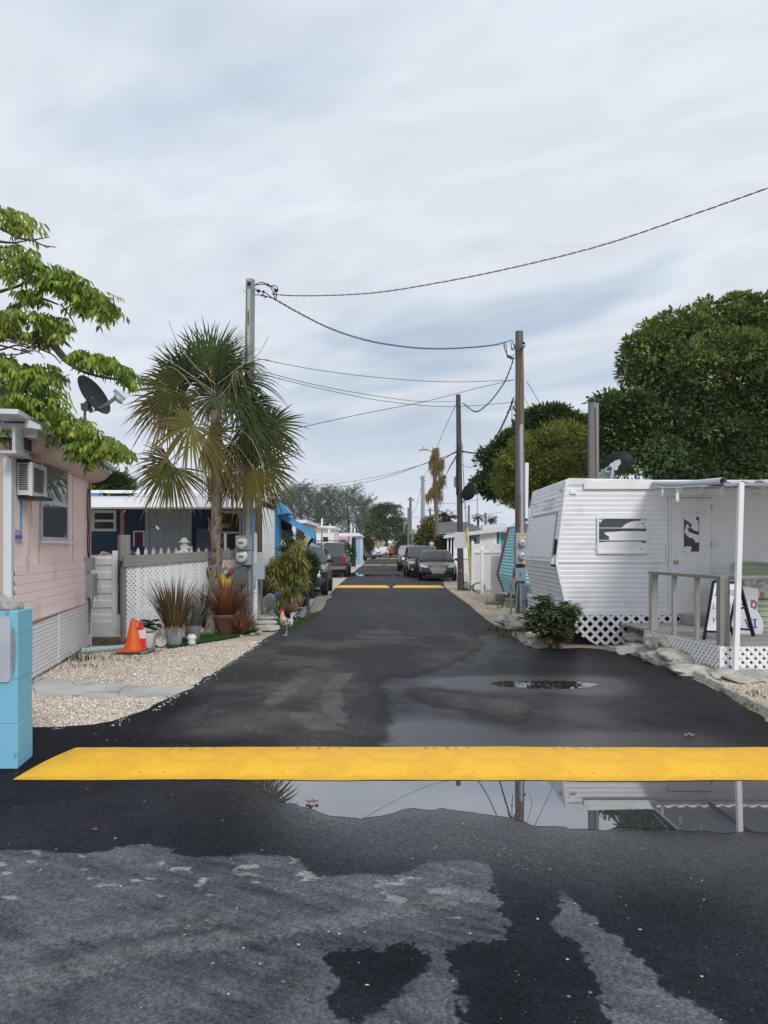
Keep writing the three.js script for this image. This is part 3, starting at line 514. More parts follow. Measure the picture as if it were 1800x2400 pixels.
// ---------------------------------------------------------------- left side: blue wall, pink house, gate, fences, porch house
const UP = V(0,1,0), RX = V(1,0,0), FZ = V(0,0,1);
function quatYaw(a) { return new THREE.Quaternion().setFromAxisAngle(UP, a); }
{ // blue block wall end
const x1 = -2.61, z1 = -5.17, w = thing('block_wall', 'bright blue painted block wall end with rubble on top at the left edge', 'wall', V(-2.95,0,-5.33));
const hs = [0.0,0.32,0.64,0.96,1.125]; const r = rngOf(5);
for (let i = 0; i < 4; i++) { const inset = i === 3 ? 0.0 : 0.003 * (i % 2);
const g = rbx(-3.4, x1 - inset, hs[i] + 0.0006, hs[i + 1] - 0.0006,-5.49, z1 - inset, 0.005,3);
const p = g.attributes.position; for (let k = 0; k < p.count; k++) { const zz = p.getZ(k), xx = p.getX(k); if (xx > -2.7) p.setX(k, xx - 0.05 * (z1 - zz) / 0.32 + (vn3(xx * 9, p.getY(k) * 9, zz * 9,3) - 0.5) * 0.008); }
g.computeVertexNormals(); part('block', g, M.blue, w); }
// chipped stripe and mortar crack on the corner
part('chipped_patch', prism([[0,0],[0.012,0.06],[0.02,0.2],[0.012,0.33],[0,0.36],[-0.008,0.22],[-0.004,0.08]], V(-2.645,0.66,-5.163), RX, UP, FZ, -0.004,0.0015), mat([0.32,0.31,0.30], { rough: 0.9, map: T_concrete }), w);
for (const [x, y, s, k] of [[-2.68,1.11,0.014,1],[-2.625,0.1,0.014,5]]) { const q = []; for (let i = 0; i < 11; i++) { const a = i / 11 * 6.283, f = s * (0.5 + hash2(i, k, 8)); q.push([Math.cos(a) * f * 0.7, Math.sin(a) * f]); } part('chipped_patch', prism(q, V(x, y, -5.163), RX, UP, FZ, -0.004,0.0012), mat([0.36,0.37,0.37], { rough: 0.9, map: T_concrete }), w); }
const rub = netMesh(p => { const q = p; let d = 1e9; const add = (cx, cy, cz, rx, ry, rz) => { const e = Math.hypot((q.x - cx) / rx, (q.y - cy) / ry, (q.z - cz) / rz) - 1; d = smin(d, e * Math.min(rx, ry, rz), 0.02); }; add(-2.74,1.15,-5.3,0.085,0.06,0.11); add(-2.9,1.17,-5.32,0.14,0.10,0.13); add(-3.1,1.18,-5.3,0.17,0.11,0.14); return d + (vn3(q.x * 30, q.y * 30, q.z * 30,2) - 0.5) * 0.03 + (vn3(q.x * 80, q.y * 80, q.z * 80,3) - 0.5) * 0.012; }, V(-3.35,1.08,-5.5), V(-2.6,1.32,-5.12), 0.014);
part('rubble_cap', rub, M.concrete, w);
const s = thing('sign_panel', 'plain pale grey sign panel with rounded corners fixed to the blue wall', 'sign', V(-3.0,0.63,-5.15));
const shp = new THREE.Shape(); const a = -3.35, b = -2.66, c0 = 0.62, c1 = 1.085, rr = 0.03; shp.moveTo(a + rr, c0); shp.lineTo(b - rr, c0); shp.quadraticCurveTo(b, c0, b, c0 + rr); shp.lineTo(b, c1 - rr); shp.quadraticCurveTo(b, c1, b - rr, c1); shp.lineTo(a + rr, c1); shp.quadraticCurveTo(a, c1, a, c1 - rr); shp.lineTo(a, c0 + rr); shp.quadraticCurveTo(a, c0, a + rr, c0);
part('panel', new THREE.ExtrudeGeometry(shp, { depth: 0.004, bevelEnabled: false }).translate(0,0,-5.166), mat([0.52,0.54,0.60], { rough: 0.6, map: T_grime }), s);
}

// pink house: its end wall runs from A (near) to B (far)
{
const A = V(-4.08,0,-7.9), B = V(-4.75,0,-11.68), D = B.clone().sub(A), LEN = D.length(); const U = D.clone().normalize(), N = V(-U.z, 0, U.x).multiplyScalar(1); if (N.x < 0) N.negate();
const at = (u, y, n = 0) => A.clone().addScaledVector(U, u).addScaledVector(N, n).setY(y);
const h = thing('pink_house', 'pale pink mobile home end with grooved upper wall, window and lattice skirt', 'house', V(-6,0,-10));
const slab = (u0, u1, y0, y1, n0, n1) => prism([[u0, y0],[u1, y0],[u1, y1],[u0, y1]], V(A.x, 0, A.z), U, UP, N, n0, n1);
const yTop = 2.70, yMid = 1.37, ySk = 0.74;
// upper wall of grooved panels (grooves run upright)
const prof = ribs(LEN, 0.055,[[0,0],[0.78,0],[0.82,-0.008],[0.96,-0.008]]);
part('upper_wall', sheet(at(0, yMid, 0.012), UP, U, prof, 0, yTop - yMid, N), M.pink, h);
const PinkLap = mat([0.92,0.75,0.725], { rough: 0.6, map: T_grime });
for (let i = 0; i < 6; i++) { const y0 = ySk + i * (yMid - ySk) / 6, y1 = ySk + (i + 1) * (yMid - ySk) / 6 - 0.003; part('lap_board', prism([[0.03, y0],[0.03, y1],[0.012, y1]], at(0.1,0), N, UP, U, 0, LEN - 0.18), PinkLap, h); }
part('wall_core', [slab(0, LEN, 0.1,2.72,-0.10,0.0)], mat([0.5,0.37,0.34], { rough: 0.8 }), h);
// body of the house going left, so that the side facing the street end is closed
part('side_wall', prism([[A.x - 0.1 * N.x, A.z],[B.x - 0.1 * N.x, B.z],[B.x - 6, B.z - 0.8],[A.x - 6, A.z + 0.1]].map(p => [p[0], -p[1]]), V(0,0,0), RX, V(0,0,-1), UP, 0.1,2.70), mat([0.42,0.41,0.39], { rough: 0.8, map: T_grime }), h);
// blue-white corner boards with nail marks
part('corner_board', [slab(0.0,0.05,0.3,2.62,0.012,0.03), slab(-0.04,0.0,0.3,2.55,-0.05,0.032)], mat([0.62,0.66,0.70], { rough: 0.7, map: T_grime }), h);
part('corner_board', slab(LEN - 0.09, LEN + 0.02,0.8,2.68,0.0,0.028), M.pink, h);
part('paint_patch', [prism([[0,0],[0.05,-0.05],[0.09,0.02],[0.1,0.35],[0.07,0.85],[0,0.9]], at(0.3,1.78), U, UP, N, 0.012,0.016)], mat([0.20,0.44,0.72], { rough: 0.7 }), h);
part('skirt_trim', slab(0.0, LEN, ySk - 0.035, ySk, 0.012,0.035), M.pink, h);
for (const g of latticeSlats([[0.0,0.02],[LEN, 0.02],[LEN, ySk - 0.035],[0.0, ySk - 0.1]], at(0,0), U, UP, N, 0.072,0.034,0.005)) part('slat', g.translate(N.x * 0.02,0, N.z * 0.02), M.vinyl, h);
part('skirt_backing', slab(0.02, LEN - 0.02,0.0, ySk, -0.05,-0.02), M.dark, h);
part('skirt_seam', slab(1.86,1.91,0.03, ySk - 0.05,0.033,0.038), M.vinyl, h); part('skirt_seam', slab(LEN - 0.06, LEN, 0.0, ySk, 0.033,0.04), M.vinyl, h);
// soffit and bull-nosed roof edge
const eave = []; for (let i = 0; i <= 10; i++) { const t = i / 10 * Math.PI * 0.62; eave.push([0.02 + 0.30 * Math.sin(t * 0.8), 2.64 + 0.24 * (1 - Math.cos(t)) * 0.72]); }
const roofProf = [...eave, [0.24,2.90],[-0.3,2.98],[-0.3,2.7],[0.0,2.64]];
part('soffit', prism(roofProf, at(-0.05,0), N, UP, U, 0.25, LEN + 0.25), mat([0.72,0.57,0.51], { rough: 0.7, map: T_grime }), h);
part('roof_edge', [prism([[0.2,2.87],[0.37,2.85],[0.38,2.89],[0.2,2.97]], at(-0.05,0), N, UP, U, -0.1, LEN + 0.3)], mat([0.62,0.66,0.70], { rough: 0.6, map: T_grime }), h);
part('roof', prism([[A.x + 0.3, A.z],[B.x + 0.3, B.z - 0.2],[B.x - 6, B.z - 1],[A.x - 6, A.z + 0.4]].map(p => [p[0], -p[1]]), V(0,0,0), RX, V(0,0,-1), UP, 2.78,2.93), mat([0.55,0.58,0.62], { rough: 0.7, map: T_grime }), h);
// near corner: broken fascia box and pale pipe
part('fascia', [slab(-0.3,0.2,2.60,2.86,0.12,0.15), slab(-0.3,0.22,2.57,2.60,0.0,0.16)], mat([0.50,0.53,0.56], { rough: 0.8, map: T_grime }), h);
part('broken_vent', slab(-0.02,0.22,2.66,2.80,0.152,0.17), mat([0.06,0.04,0.035], { rough: 0.9 }), h);
part('roof_board', [slab(-0.5,0.9,2.95,3.00,-0.1,0.24)], mat([0.62,0.67,0.72], { rough: 0.7, map: T_grime }), h);
// window: u from pixel columns
const uOf = (px) => { const k = (px - CX) / F; /* x = -k z */ const t = (k * -A.z - A.x) / (U.x + k * U.z); return t; };
const hy = (px, py) => { const u = uOf(px), q = at(u, 0); return EYE - (py - HY) / F * -q.z; };
const u0 = uOf(89), u1 = uOf(153), y0 = hy(120,1268), y1 = hy(120,1083), ym = hy(120,1178);
const win = part('window', [slab(u0, u1, y0, y0 + 0.05,0.012,0.045), slab(u0, u1, y1 - 0.05, y1,0.012,0.045), slab(u0, u0 + 0.05, y0 + 0.05, y1 - 0.05,0.012,0.045), slab(u1 - 0.05, u1, y0 + 0.05, y1 - 0.05,0.012,0.045)], mat([0.50,0.54,0.58], { rough: 0.45, map: T_grime }), h);
part('sash_rail', slab(u0 + 0.05, u1 - 0.05, ym - 0.03, ym + 0.03,0.012,0.04), mat([0.52,0.56,0.6], { rough: 0.45 }), win);
part('pane', slab(u0 + 0.05, u1 - 0.05, ym + 0.03, y1 - 0.05,0.02,0.035), M.lightGlass, win); part('pane', slab(u0 + 0.05, u1 - 0.05, y0 + 0.05, ym - 0.03,0.026,0.038), M.lightGlass, win);
part('window_sill', slab(u0 - 0.03, u1 + 0.2, y0 - 0.03, y0,0.012,0.06), M.pink, h); part('window_head', slab(uOf(34), u1 + 0.03, y1, y1 + 0.05,0.012,0.06), M.pink, h);
for (const q of [slab(u1 + 0.35, u1 + 0.365, yMid, yTop, 0.012,0.018), slab(u0 - 0.015, u0,1.2, y0,0.012,0.018)]) part('seam_strip', q, mat([0.55,0.36,0.31], { rough: 0.8 }), h);
// dark opening above the air conditioner
part('window_opening', slab(uOf(36), u0 + 0.02, hy(60,1165), hy(60,1075), 0.012,0.02), M.dark, h);
// air conditioner
const ac = thing('air_conditioner', 'boxy white window air conditioner sticking out of the pink wall', 'air conditioner', at((uOf(36) + uOf(90)) / 2, hy(60,1165), 0.2));
const a0 = uOf(36), a1 = uOf(71), b0 = hy(60,1165), b1 = b0 + 0.36, dep = 0.15; const acM = mat([0.66,0.68,0.70], { rough: 0.5, map: T_grime });
part('housing', slab(a0, a1, b0, b1,0.02, dep), acM, ac);
part('front_frame', [slab(a0 - 0.01, a1 + 0.01, b0 - 0.01, b0 + 0.04, dep, dep + 0.03), slab(a0 - 0.01, a1 + 0.01, b1 - 0.04, b1 + 0.01, dep, dep + 0.03), slab(a0 - 0.01, a0 + 0.05, b0 + 0.04, b1 - 0.04, dep, dep + 0.03), slab(a1 - 0.05, a1 + 0.01, b0 + 0.04, b1 - 0.04, dep, dep + 0.03)], acM, ac);
part('coil', slab(a0 + 0.05, a1 - 0.05, b0 + 0.04, b1 - 0.04, dep + 0.002, dep + 0.006), mat([0.05,0.055,0.06], { rough: 0.6 }), ac);
for (let i = 0; i < 11; i++) { const y = b0 + 0.06 + i * 0.028; part('louvre', slab(a0 + 0.05, a1 - 0.05, y, y + 0.008, dep + 0.008, dep + 0.014), M.steel, ac); }
for (let i = 0; i < 12; i++) { const y = b0 + 0.06 + i * 0.025; part('side_louvre', [slab(a0 - 0.006, a0 - 0.002, y, y + 0.013,0.04,0.13)], M.black, ac); }
part('base_tray', slab(a0 + 0.03, a1 - 0.1, b0 - 0.04, b0 - 0.01,0.02,0.28), M.black, ac);
const cordG = tube([at(a1 - 0.12, b0 - 0.02,0.05), at(a1 - 0.13, b0 - 0.4,0.035), at(a1 - 0.2, b0 - 0.9,0.03), at(a1 - 0.25, yMid + 0.1,0.03)],0.004,5); part('cord', cordG, M.greyPlastic, ac);
// small poster
const cvp = document.createElement('canvas'); cvp.width = 128; cvp.height = 220; const cp = cvp.getContext('2d'); cp.fillStyle = '#b9b4d6'; cp.fillRect(0,0,128,220); cp.fillStyle = '#7a6fc0'; cp.font = 'bold 44px sans-serif'; cp.fillText('L', 8,50); cp.fillText('Z', 84,50); cp.fillText('i t', 40,48); cp.fillStyle = '#4d68b8'; cp.fillRect(0,90,128,70); cp.fillStyle = '#c3a59a'; cp.fillRect(20,150,90,60); cp.fillStyle = '#8c7fc6'; for (let i = 0; i < 30; i++) cp.fillRect(hash2(i, 1,2) * 120,60 + hash2(i, 2,2) * 150,16,7);
const tp = new THREE.CanvasTexture(cvp); tp.colorSpace = THREE.SRGBColorSpace; const pm = new THREE.MeshStandardMaterial({ map: tp, roughness: 0.7, side: THREE.DoubleSide });
const ps = thing('poster', 'small faded blue and lilac poster on the pink wall', 'poster', at(uOf(40), hy(40,1272), 0.03));
{ const g = new THREE.BoxGeometry(0.24, hy(40,1241) - hy(40,1273), 0.004); g.applyMatrix4(new THREE.Matrix4().makeBasis(U.clone(), UP, N).setPosition(at(uOf(40.5), (hy(40,1241) + hy(40,1273)) / 2,0.016))); part('sheet', g, pm, ps); }
// meter boxes and conduit by the far corner
const el = thing('junction_box', 'grey electric boxes and rusty conduit by the far corner of the pink wall', 'electric box', at(LEN - 0.2,1.0,0.1));
part('conduit', [rod(at(LEN - 0.19,1.3,0.05), at(LEN - 0.19,2.62,0.05), 0.014), rod(at(LEN - 0.19,0.4,0.05), at(LEN - 0.19,0.95,0.05), 0.014)], M.rust, el);
part('cable', tube([at(LEN - 0.25,2.5,0.04), at(LEN - 0.31,2.2,0.04), at(LEN - 0.26,1.9,0.04), at(LEN - 0.29,1.6,0.04), at(LEN - 0.25,1.38,0.05)],0.010,6), M.cable, el);
part('cable', tube([at(LEN - 0.1,2.55,0.04), at(LEN - 0.12,1.9,0.04), at(LEN - 0.13,1.4,0.04)],0.007,6), M.cable, el);
const obox = (u0, u1, y0, y1, n0, n1, m, nm) => part(nm, slab(u0, u1, y0, y1, n0, n1), m, el);
obox(LEN - 0.40, LEN - 0.06,1.22,1.42,0.03,0.11, mat([0.36,0.38,0.34], { rough: 0.6, map: T_grime }), 'upper_box'); obox(LEN - 0.38, LEN - 0.02,0.80,1.16,0.03,0.13, mat([0.40,0.43,0.46], { rough: 0.5, map: T_grime }), 'lower_box'); obox(LEN - 0.36, LEN - 0.04,0.82,1.14,0.13,0.14, M.steel, 'lid');
part('cable', tube([at(LEN - 0.1,1.1,0.14), at(LEN - 0.02,0.95,0.17), at(LEN - 0.08,0.8,0.15), at(LEN + 0.03,0.7,0.12)],0.005,5), M.greyPlastic, el); part('cable', tube([at(LEN - 0.2,0.8,0.1), at(LEN - 0.2,0.5,0.06), at(LEN - 0.16,0.2,0.04)],0.012,6), M.greyPlastic, el);
}

{ // satellite dish over the pink roof
const d = 9.6, c = P(213,930, d), t = thing('satellite_dish', 'dark grey satellite dish on a short mast above the pink house', 'satellite dish', P(203,1000, d));
const n = V(0.86,0.46,0.14).normalize(), q = new THREE.Quaternion().setFromUnitVectors(V(0,1,0), n), m = new THREE.Matrix4().compose(c, q, V(1,1,1));
const dish = new THREE.LatheGeometry([[0,0],[0.1,0.004],[0.2,0.018],[0.28,0.04],[0.33,0.062],[0.335,0.056],[0.28,0.028],[0.2,0.006],[0.1,-0.010],[0,-0.014]].map(p => new THREE.Vector2(...p)), 40).scale(0.86,1,1.0).applyMatrix4(m);
part('reflector', dish, M.dish, t);
const lnb = P(282,925, d), el = P(262,952, d + 0.1);
part('feed_arm', [bar(P(222,962, d), P(250,948, d), 0.035,0.03), bar(P(249,949, d), P(276,928, d), 0.045,0.035)], M.greyPlastic, t);
part('receiver', [bar(P(268,915, d), P(292,936, d), 0.03,0.05), bar(P(272,928, d), P(279,940, d - 0.1), 0.05,0.05), bar(P(276,930, d), P(284,944, d - 0.08), 0.04,0.04)], mat([0.45,0.48,0.5], { rough: 0.5 }), t);
part('bracket', [bar(P(193,955, d), P(210,953, d), 0.10,0.09), bar(P(203,940, d), P(215,966, d), 0.04,0.05), bar(P(209,950, d), c, 0.05,0.05)], M.greyPlastic, t);
part('mast', rod(P(199,960, d), P(198,1020, d), 0.018), M.conduit, t);
}

{ // white panelled gate between house and fence
const z = -12.75, x0 = -5.2, x1 = -4.52, t = thing('garden_gate', 'white vinyl gate of wide horizontal ribs beside the pink house', 'gate', V((x0 + x1) / 2,0.05, z));
const shape = [[0,0],[0.40,0],[0.48,0.03],[0.92,0.03]]; part('panel', sheet(V(x0,0.16, z), RX, UP, ribs(1.27,0.25, shape), 0, x1 - x0, FZ), M.vinyl, t);
part('bottom_board', bx(x0, x1,0.04,0.28, z - 0.03, z + 0.05), M.white, t); part('stile', rbx(x0 + 0.44, x0 + 0.56,0.1,1.52, z, z + 0.06), M.vinyl, t); part('stile', rbx(x0 - 0.06, x0 + 0.03,0.1,1.44, z, z + 0.06), M.vinyl, t);
part('backing', bx(x0, x1,0.04,1.44, z - 0.06, z - 0.035), M.vinyl, t);
single('painted_board', bx(x1 - 0.13, x1 + 0.06,0.42,1.40, z + 0.07, z + 0.09), mat([0.14,0.15,0.05], { rough: 0.8, map: T_rock }), 'narrow mossy green board leaning between gate and lattice fence', 'board');
}
// mulch patch below the gate
single('mulch', (() => { const r = rngOf(8), l = []; for (let i = 0; i < 420; i++) l.push(new THREE.BoxGeometry(0.02 + r() * 0.05,0.006,0.015 + r() * 0.02).rotateX((r() - 0.5) * 0.8).rotateZ((r() - 0.5) * 0.8).rotateY(r() * 6).translate(-5.25 + r() * 0.95,0.012 + r() * 0.02,-12.5 + r() * 0.75)); l.push(bx(-5.3,-4.25,-0.02,0.004,-12.75,-11.75)); return l; })(), mat([0.16,0.11,0.085], { rough: 0.95 }), 'brown leaf mulch in front of the white gate', null, null, 'stuff');

{ // lattice fence with a grey top rail
const A = V(-4.34,0,-12.15), B = V(-2.80,0,-14.1), U = B.clone().sub(A).normalize(), LEN = B.distanceTo(A), N = V(-U.z, 0, U.x); if (N.z < 0) N.negate();
const t = thing('lattice_fence', 'white diagonal lattice fence with a weathered grey rail behind the potted plants', 'fence', A.clone().lerp(B, 0.5)), O = A.clone();
for (const g of latticeSlats([[0.02,0.02],[LEN, 0.02],[LEN, 1.43],[0.02,1.28]], O, U, UP, N, 0.056,0.033,0.007)) part('slat', g, M.vinyl, t);
const sl = (u0, u1, y0, y1, n0, n1) => prism([[u0, y0],[u1, y0],[u1, y1],[u0, y1]], O, U, UP, N, n0, n1);
part('rail', prism([[-0.06,1.25],[LEN, 1.40],[LEN, 1.54],[-0.06,1.44]], O, U, UP, N, 0.02,0.06), M.greyRail, t);
part('post', sl(-0.09,0.09,1.36,1.79,-0.07,0.015), M.greyWood, t); part('post', prism([[-0.06,0],[-0.01,0],[0.0,1.25],[-0.05,1.25]], O, U, UP, N, -0.05,0.03), M.greyWood, t);
}
{ // picket fence behind it
const A = V(-4.9,0,-14.3), B = V(-2.62,0,-14.75), U = B.clone().sub(A).normalize(), LEN = B.distanceTo(A), N = V(-U.z, 0, U.x); if (N.z < 0) N.negate();
const t = thing('picket_fence', 'white picket fence whose pointed tops show above the lattice fence', 'fence', A.clone().lerp(B, 0.5));
const w = 0.032, g = prism([[-w, 0.1],[w, 0.1],[w, 1.40],[w * 0.45,1.425],[w * 1.05,1.47],[w * 0.9,1.51],[0,1.585],[-w * 0.9,1.51],[-w * 1.05,1.47],[-w * 0.45,1.425],[-w, 1.40]], V(0,0,0), U, UP, N, -0.01,0.012);
for (let u = 0.05; u < LEN; u += 0.145) piece('picket', g, M.vinyl, t, A.clone().addScaledVector(U, u));
const sl = (u0, u1, y0, y1, n0, n1) => prism([[u0, y0],[u1, y0],[u1, y1],[u0, y1]], A, U, UP, N, n0, n1); part('rail', sl(0, LEN, 1.32,1.42,-0.05,-0.012), M.vinyl, t); part('rail', sl(0, LEN, 0.3,0.4,-0.05,-0.012), M.vinyl, t);
part('post', sl(LEN - 0.62, LEN - 0.57,0,1.86,-0.05,0), M.vinyl, t); part('post', sl(LEN - 0.02, LEN + 0.04,0,1.88,-0.05,0), M.vinyl, t);
}
{ // white board fence facing the street
const A = V(-2.60,0,-13.9), B = V(-2.86,0,-17.1), U = B.clone().sub(A).normalize(), LEN = B.distanceTo(A), N = V(-U.z, 0, U.x); if (N.x < 0) N.negate();
const t = thing('board_fence', 'white painted board fence running back from the left power pole', 'fence', A.clone().lerp(B, 0.5)), n = 13;
for (let i = 0; i < n; i++) { const u = i * LEN / n; part('board', prism([[u + 0.004,0.02],[u + LEN / n - 0.004,0.02],[u + LEN / n - 0.004,1.47],[u + 0.004,1.47]], A, U, UP, N, 0.001 * (i % 2), 0.02 + 0.001 * (i % 3)), M.white, t); }
part('rail', prism([[0,1.35],[LEN, 1.35],[LEN, 1.43],[0,1.43]], A, U, UP, N, -0.05,0), M.white, t); part('post', bx(-2.68,-2.60,0,1.5,-13.93,-13.86), M.white, t);
}

{ // porch house
const zf = -17.2, zb = -19.8, x0 = -9.9, x1 = -2.93, h = thing('porch_house', 'blue mobile home with a white ribbed awning over a deep dark porch', 'house', V(-5.5,0,-17));
const yA = EYE + (HY - 1193) / F * 17.2, yB = EYE + (HY - 1166) / F * 17.2;
part('awning_fascia', sheet(V(x0, yA, zf), RX, UP, ribs(yB - yA, 0.062,[[0,0],[0.15,0.012],[0.7,0.012],[0.85,0]]), 0,-3.05 - x0, FZ), M.whitePlain, h);
part('awning_roof', prism([[0, yB],[-0.06, yA + 0.04],[2.8, yB + 0.14],[2.8, yB + 0.2]], V(x0,0, zf), V(0,0,-1), UP, RX, 0,-3.05 - x0), M.whitePlain, h);
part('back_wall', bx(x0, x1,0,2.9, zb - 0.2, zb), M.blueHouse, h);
part('roof', prism([[0,2.90],[0,2.96],[0.4,3.0],[0.6,2.94],[0.6,2.90]], V(x0,0, zb + 0.15), V(0,0,-1), UP, RX, 0, x1 + 0.05 - x0), mat([0.42,0.44,0.47], { rough: 0.7, map: T_grime }), h);
part('blue_band', bx(x0,-7.1, yB + 0.10, yB + 0.17, zf - 0.9, zf - 0.86), M.awningBlue, h); part('roof_trim', bx(x0,-3.1, yB + 0.17, yB + 0.24, zf - 0.92, zf - 0.84), M.whitePlain, h);
part('porch_floor', bx(x0, x1,0.28,0.42, zb, zf), M.greyWood, h);
part('porch_ceiling', bx(x0, x1,2.70,2.725, zb, zf - 0.1), mat([0.3,0.33,0.36], { rough: 0.8 }), h);
// porch posts
const X = (px, d) => (px - CX) / F * d; for (const px of [284,606]) part('porch_post', bx(X(px, 17.2) - 0.04, X(px, 17.2) + 0.04,0, yA + 0.05, zf - 0.12, zf - 0.05), M.brownWood, h);
part('corner_panel', bx(X(588,17.2), X(603,17.2), 0.3, yA, zf - 0.3, zf - 0.26), M.awningBlue, h);
// windows and doors on the back wall
const zw = zb + 0.0, Y = (py, d) => EYE - (py - HY) / F * d, d = 19.75;
const win = (a, b, c, e, nm = 'window') => { const w = part(nm, [bx(X(a, d), X(b, d), Y(e, d), Y(e, d) + 0.07, zw, zw + 0.05), bx(X(a, d), X(b, d), Y(c, d) - 0.07, Y(c, d), zw, zw + 0.05), bx(X(a, d), X(a, d) + 0.07, Y(e, d) + 0.07, Y(c, d) - 0.07, zw, zw + 0.05), bx(X(b, d) - 0.07, X(b, d), Y(e, d) + 0.07, Y(c, d) - 0.07, zw, zw + 0.05), bx(X(a, d) + 0.07, X(b, d) - 0.07, (Y(c, d) + Y(e, d)) / 2 - 0.03, (Y(c, d) + Y(e, d)) / 2 + 0.03, zw, zw + 0.04)], M.white, h); part('pane', bx(X(a, d) + 0.07, X(b, d) - 0.07, Y(e, d) + 0.07, Y(c, d) - 0.07, zw + 0.002, zw + 0.015), mat([0.05,0.035,0.03], { rough: 0.1 }), w); return w; };
win(215,272,1196,1245); win(512,566,1197,1300);
const door = part('door', bx(X(350, d), X(441, d), 0.42, Y(1194, d), zw, zw + 0.05), mat([0.42,0.47,0.52], { rough: 0.6, map: T_grime }), h);
for (let i = 0; i < 5; i++) part('door_plank', bx(X(352, d) + i * 0.206, X(352, d) + i * 0.206 + 0.2,0.45, Y(1196, d), zw + 0.05, zw + 0.062), mat([0.42,0.47,0.52], { rough: 0.6, map: T_grime }), door);
part('door_frame', [bx(X(341, d), X(350, d), 0.42, Y(1192, d), zw, zw + 0.08), bx(X(441, d), X(450, d), 0.42, Y(1192, d), zw, zw + 0.08)], mat([0.45,0.49,0.53], { rough: 0.6 }), h);
// side wall along the street
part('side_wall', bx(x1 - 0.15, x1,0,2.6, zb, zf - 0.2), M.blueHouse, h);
part('white_siding', sheet(V(x1 + 0.01,0, zf - 0.2), UP, V(0,0,-1), ribs(1.9,0.12,[[0,0],[0.12,0.012],[0.8,0.012],[0.92,0]]), 0,2.55, RX), M.white, h);
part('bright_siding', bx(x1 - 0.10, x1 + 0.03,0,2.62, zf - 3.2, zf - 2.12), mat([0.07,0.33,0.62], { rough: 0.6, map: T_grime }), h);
part('gable', prism([[0,2.45],[0,2.82],[-0.18,2.70],[-0.34,2.5]], V(x1 + 0.05,0, zf - 2.2), V(-1,0,0), UP, V(0,0,-1), 0,1.0), M.awningBlue, h);
// awning over the side window
const aw = thing('window_awning', 'sloping bright blue awning held by a strut above the street side window', 'awning', P(700,1240,18.8));
const p0 = P(647,1196,20.2), p1 = P(741,1250,20.6), q0 = P(652,1203,23.2), q1 = P(733,1249,23.8);
const quad = (a, b, c, e, th) => { const g = []; const nn = b.clone().sub(a).cross(e.clone().sub(a)).normalize().multiplyScalar(th); const f = (w) => w.clone().add(nn); const pos = []; const tri = (...l) => l.forEach(v => pos.push(v.x, v.y, v.z)); tri(a, b, c); tri(a, c, e); tri(f(a), f(c), f(b)); tri(f(a), f(e), f(c)); for (const [m, n] of [[a, b],[b, c],[c, e],[e, a]]) { tri(m, n, f(n)); tri(m, f(n), f(m)); } const G2 = new THREE.BufferGeometry(); G2.setAttribute('position', new THREE.BufferAttribute(new Float32Array(pos), 3)); G2.computeVertexNormals(); return G2; };
part('canopy', quad(p0, p1, q1, q0,0.03), M.awningBlue, aw); part('front_edge', [quad(p0, p1, P(737,1264,20.6), P(647,1206,20.2), 0.02)], mat([0.09,0.36,0.66], { rough: 0.6 }), aw);
part('valance', [quad(p1, q1, P(731,1272,23.8), P(742,1276,20.6), 0.02)], M.awningBlue, aw);
part('strut', bar(P(738,1254,21.3), P(703,1306,20.5), 0.05,0.05), mat([0.01,0.03,0.09], { rough: 0.6 }), aw);
const sh2 = thing('window_unit', 'grey framed side window with dark opening under the blue awning', 'window', P(662,1256,18.2));
part('frame', [bar(P(657,1254,20.9), P(684,1256,21.8), 0.08,0.3), bar(P(683,1216,21.8), P(681,1258,21.8), 0.06,0.1), bar(P(657,1213,20.9), P(686,1219,21.8), 0.05,0.2)], M.greyPlastic, sh2); part('opening', quad(P(656,1212,21), P(672,1216,22), P(672,1256,22), P(656,1253,21), 0.03), M.dark, sh2); part('shutter', quad(P(672,1216,22), P(686,1218,22), P(682,1258,22), P(671,1256,22), 0.03), mat([0.24,0.28,0.34], { rough: 0.6 }), sh2);
// porch clutter
const r = rngOf(31), D2 = 18.2;
const tb = thing('porch_table', 'dark wooden table on the porch covered with shells and ornaments', 'table', V(X(250, D2), 0.42, -D2)); part('top', bx(X(218, D2), X(330, D2), 1.30,1.34, -D2 - 0.3, -D2 + 0.3), M.brownWood, tb); for (const x of [222,325]) part('leg', bx(X(x, D2) - 0.03, X(x, D2) + 0.03,0.42,1.30, -D2 + 0.2, -D2 + 0.26), M.brownWood, tb);
const cols = [[0.30,0.18,0.12],[0.55,0.48,0.4],[0.15,0.09,0.07],[0.5,0.35,0.26],[0.1,0.07,0.05],[0.36,0.25,0.16]];
for (let i = 0; i < 16; i++) { const c = V(X(222 + r() * 100, D2), 1.35, -D2 + (r() - 0.5) * 0.4), s = 0.04 + r() * 0.08, sd = i; const g = new THREE.IcosahedronGeometry(1,3), p = g.attributes.position; for (let k = 0; k < p.count; k++) { const q = V().fromBufferAttribute(p, k), f = 0.7 + 0.6 * vn3(q.x * 2 + sd, q.y * 2, q.z * 2,4) + 0.15 * Math.sin(q.y * 9 + Math.atan2(q.z, q.x) * 2); p.setXYZ(k, q.x * f * s * 1.4, Math.max(-0.02, q.y * f * s), q.z * f * s); } g.computeVertexNormals(); g.translate(c.x, c.y + 0.02, c.z); const cc = cols[(r() * 6) | 0]; tag(single('seashell', g, mat(cc, { rough: 0.5 })), 'weathered sea shell lying among others on the dark porch table', 'shell', 'shells on the porch table'); }
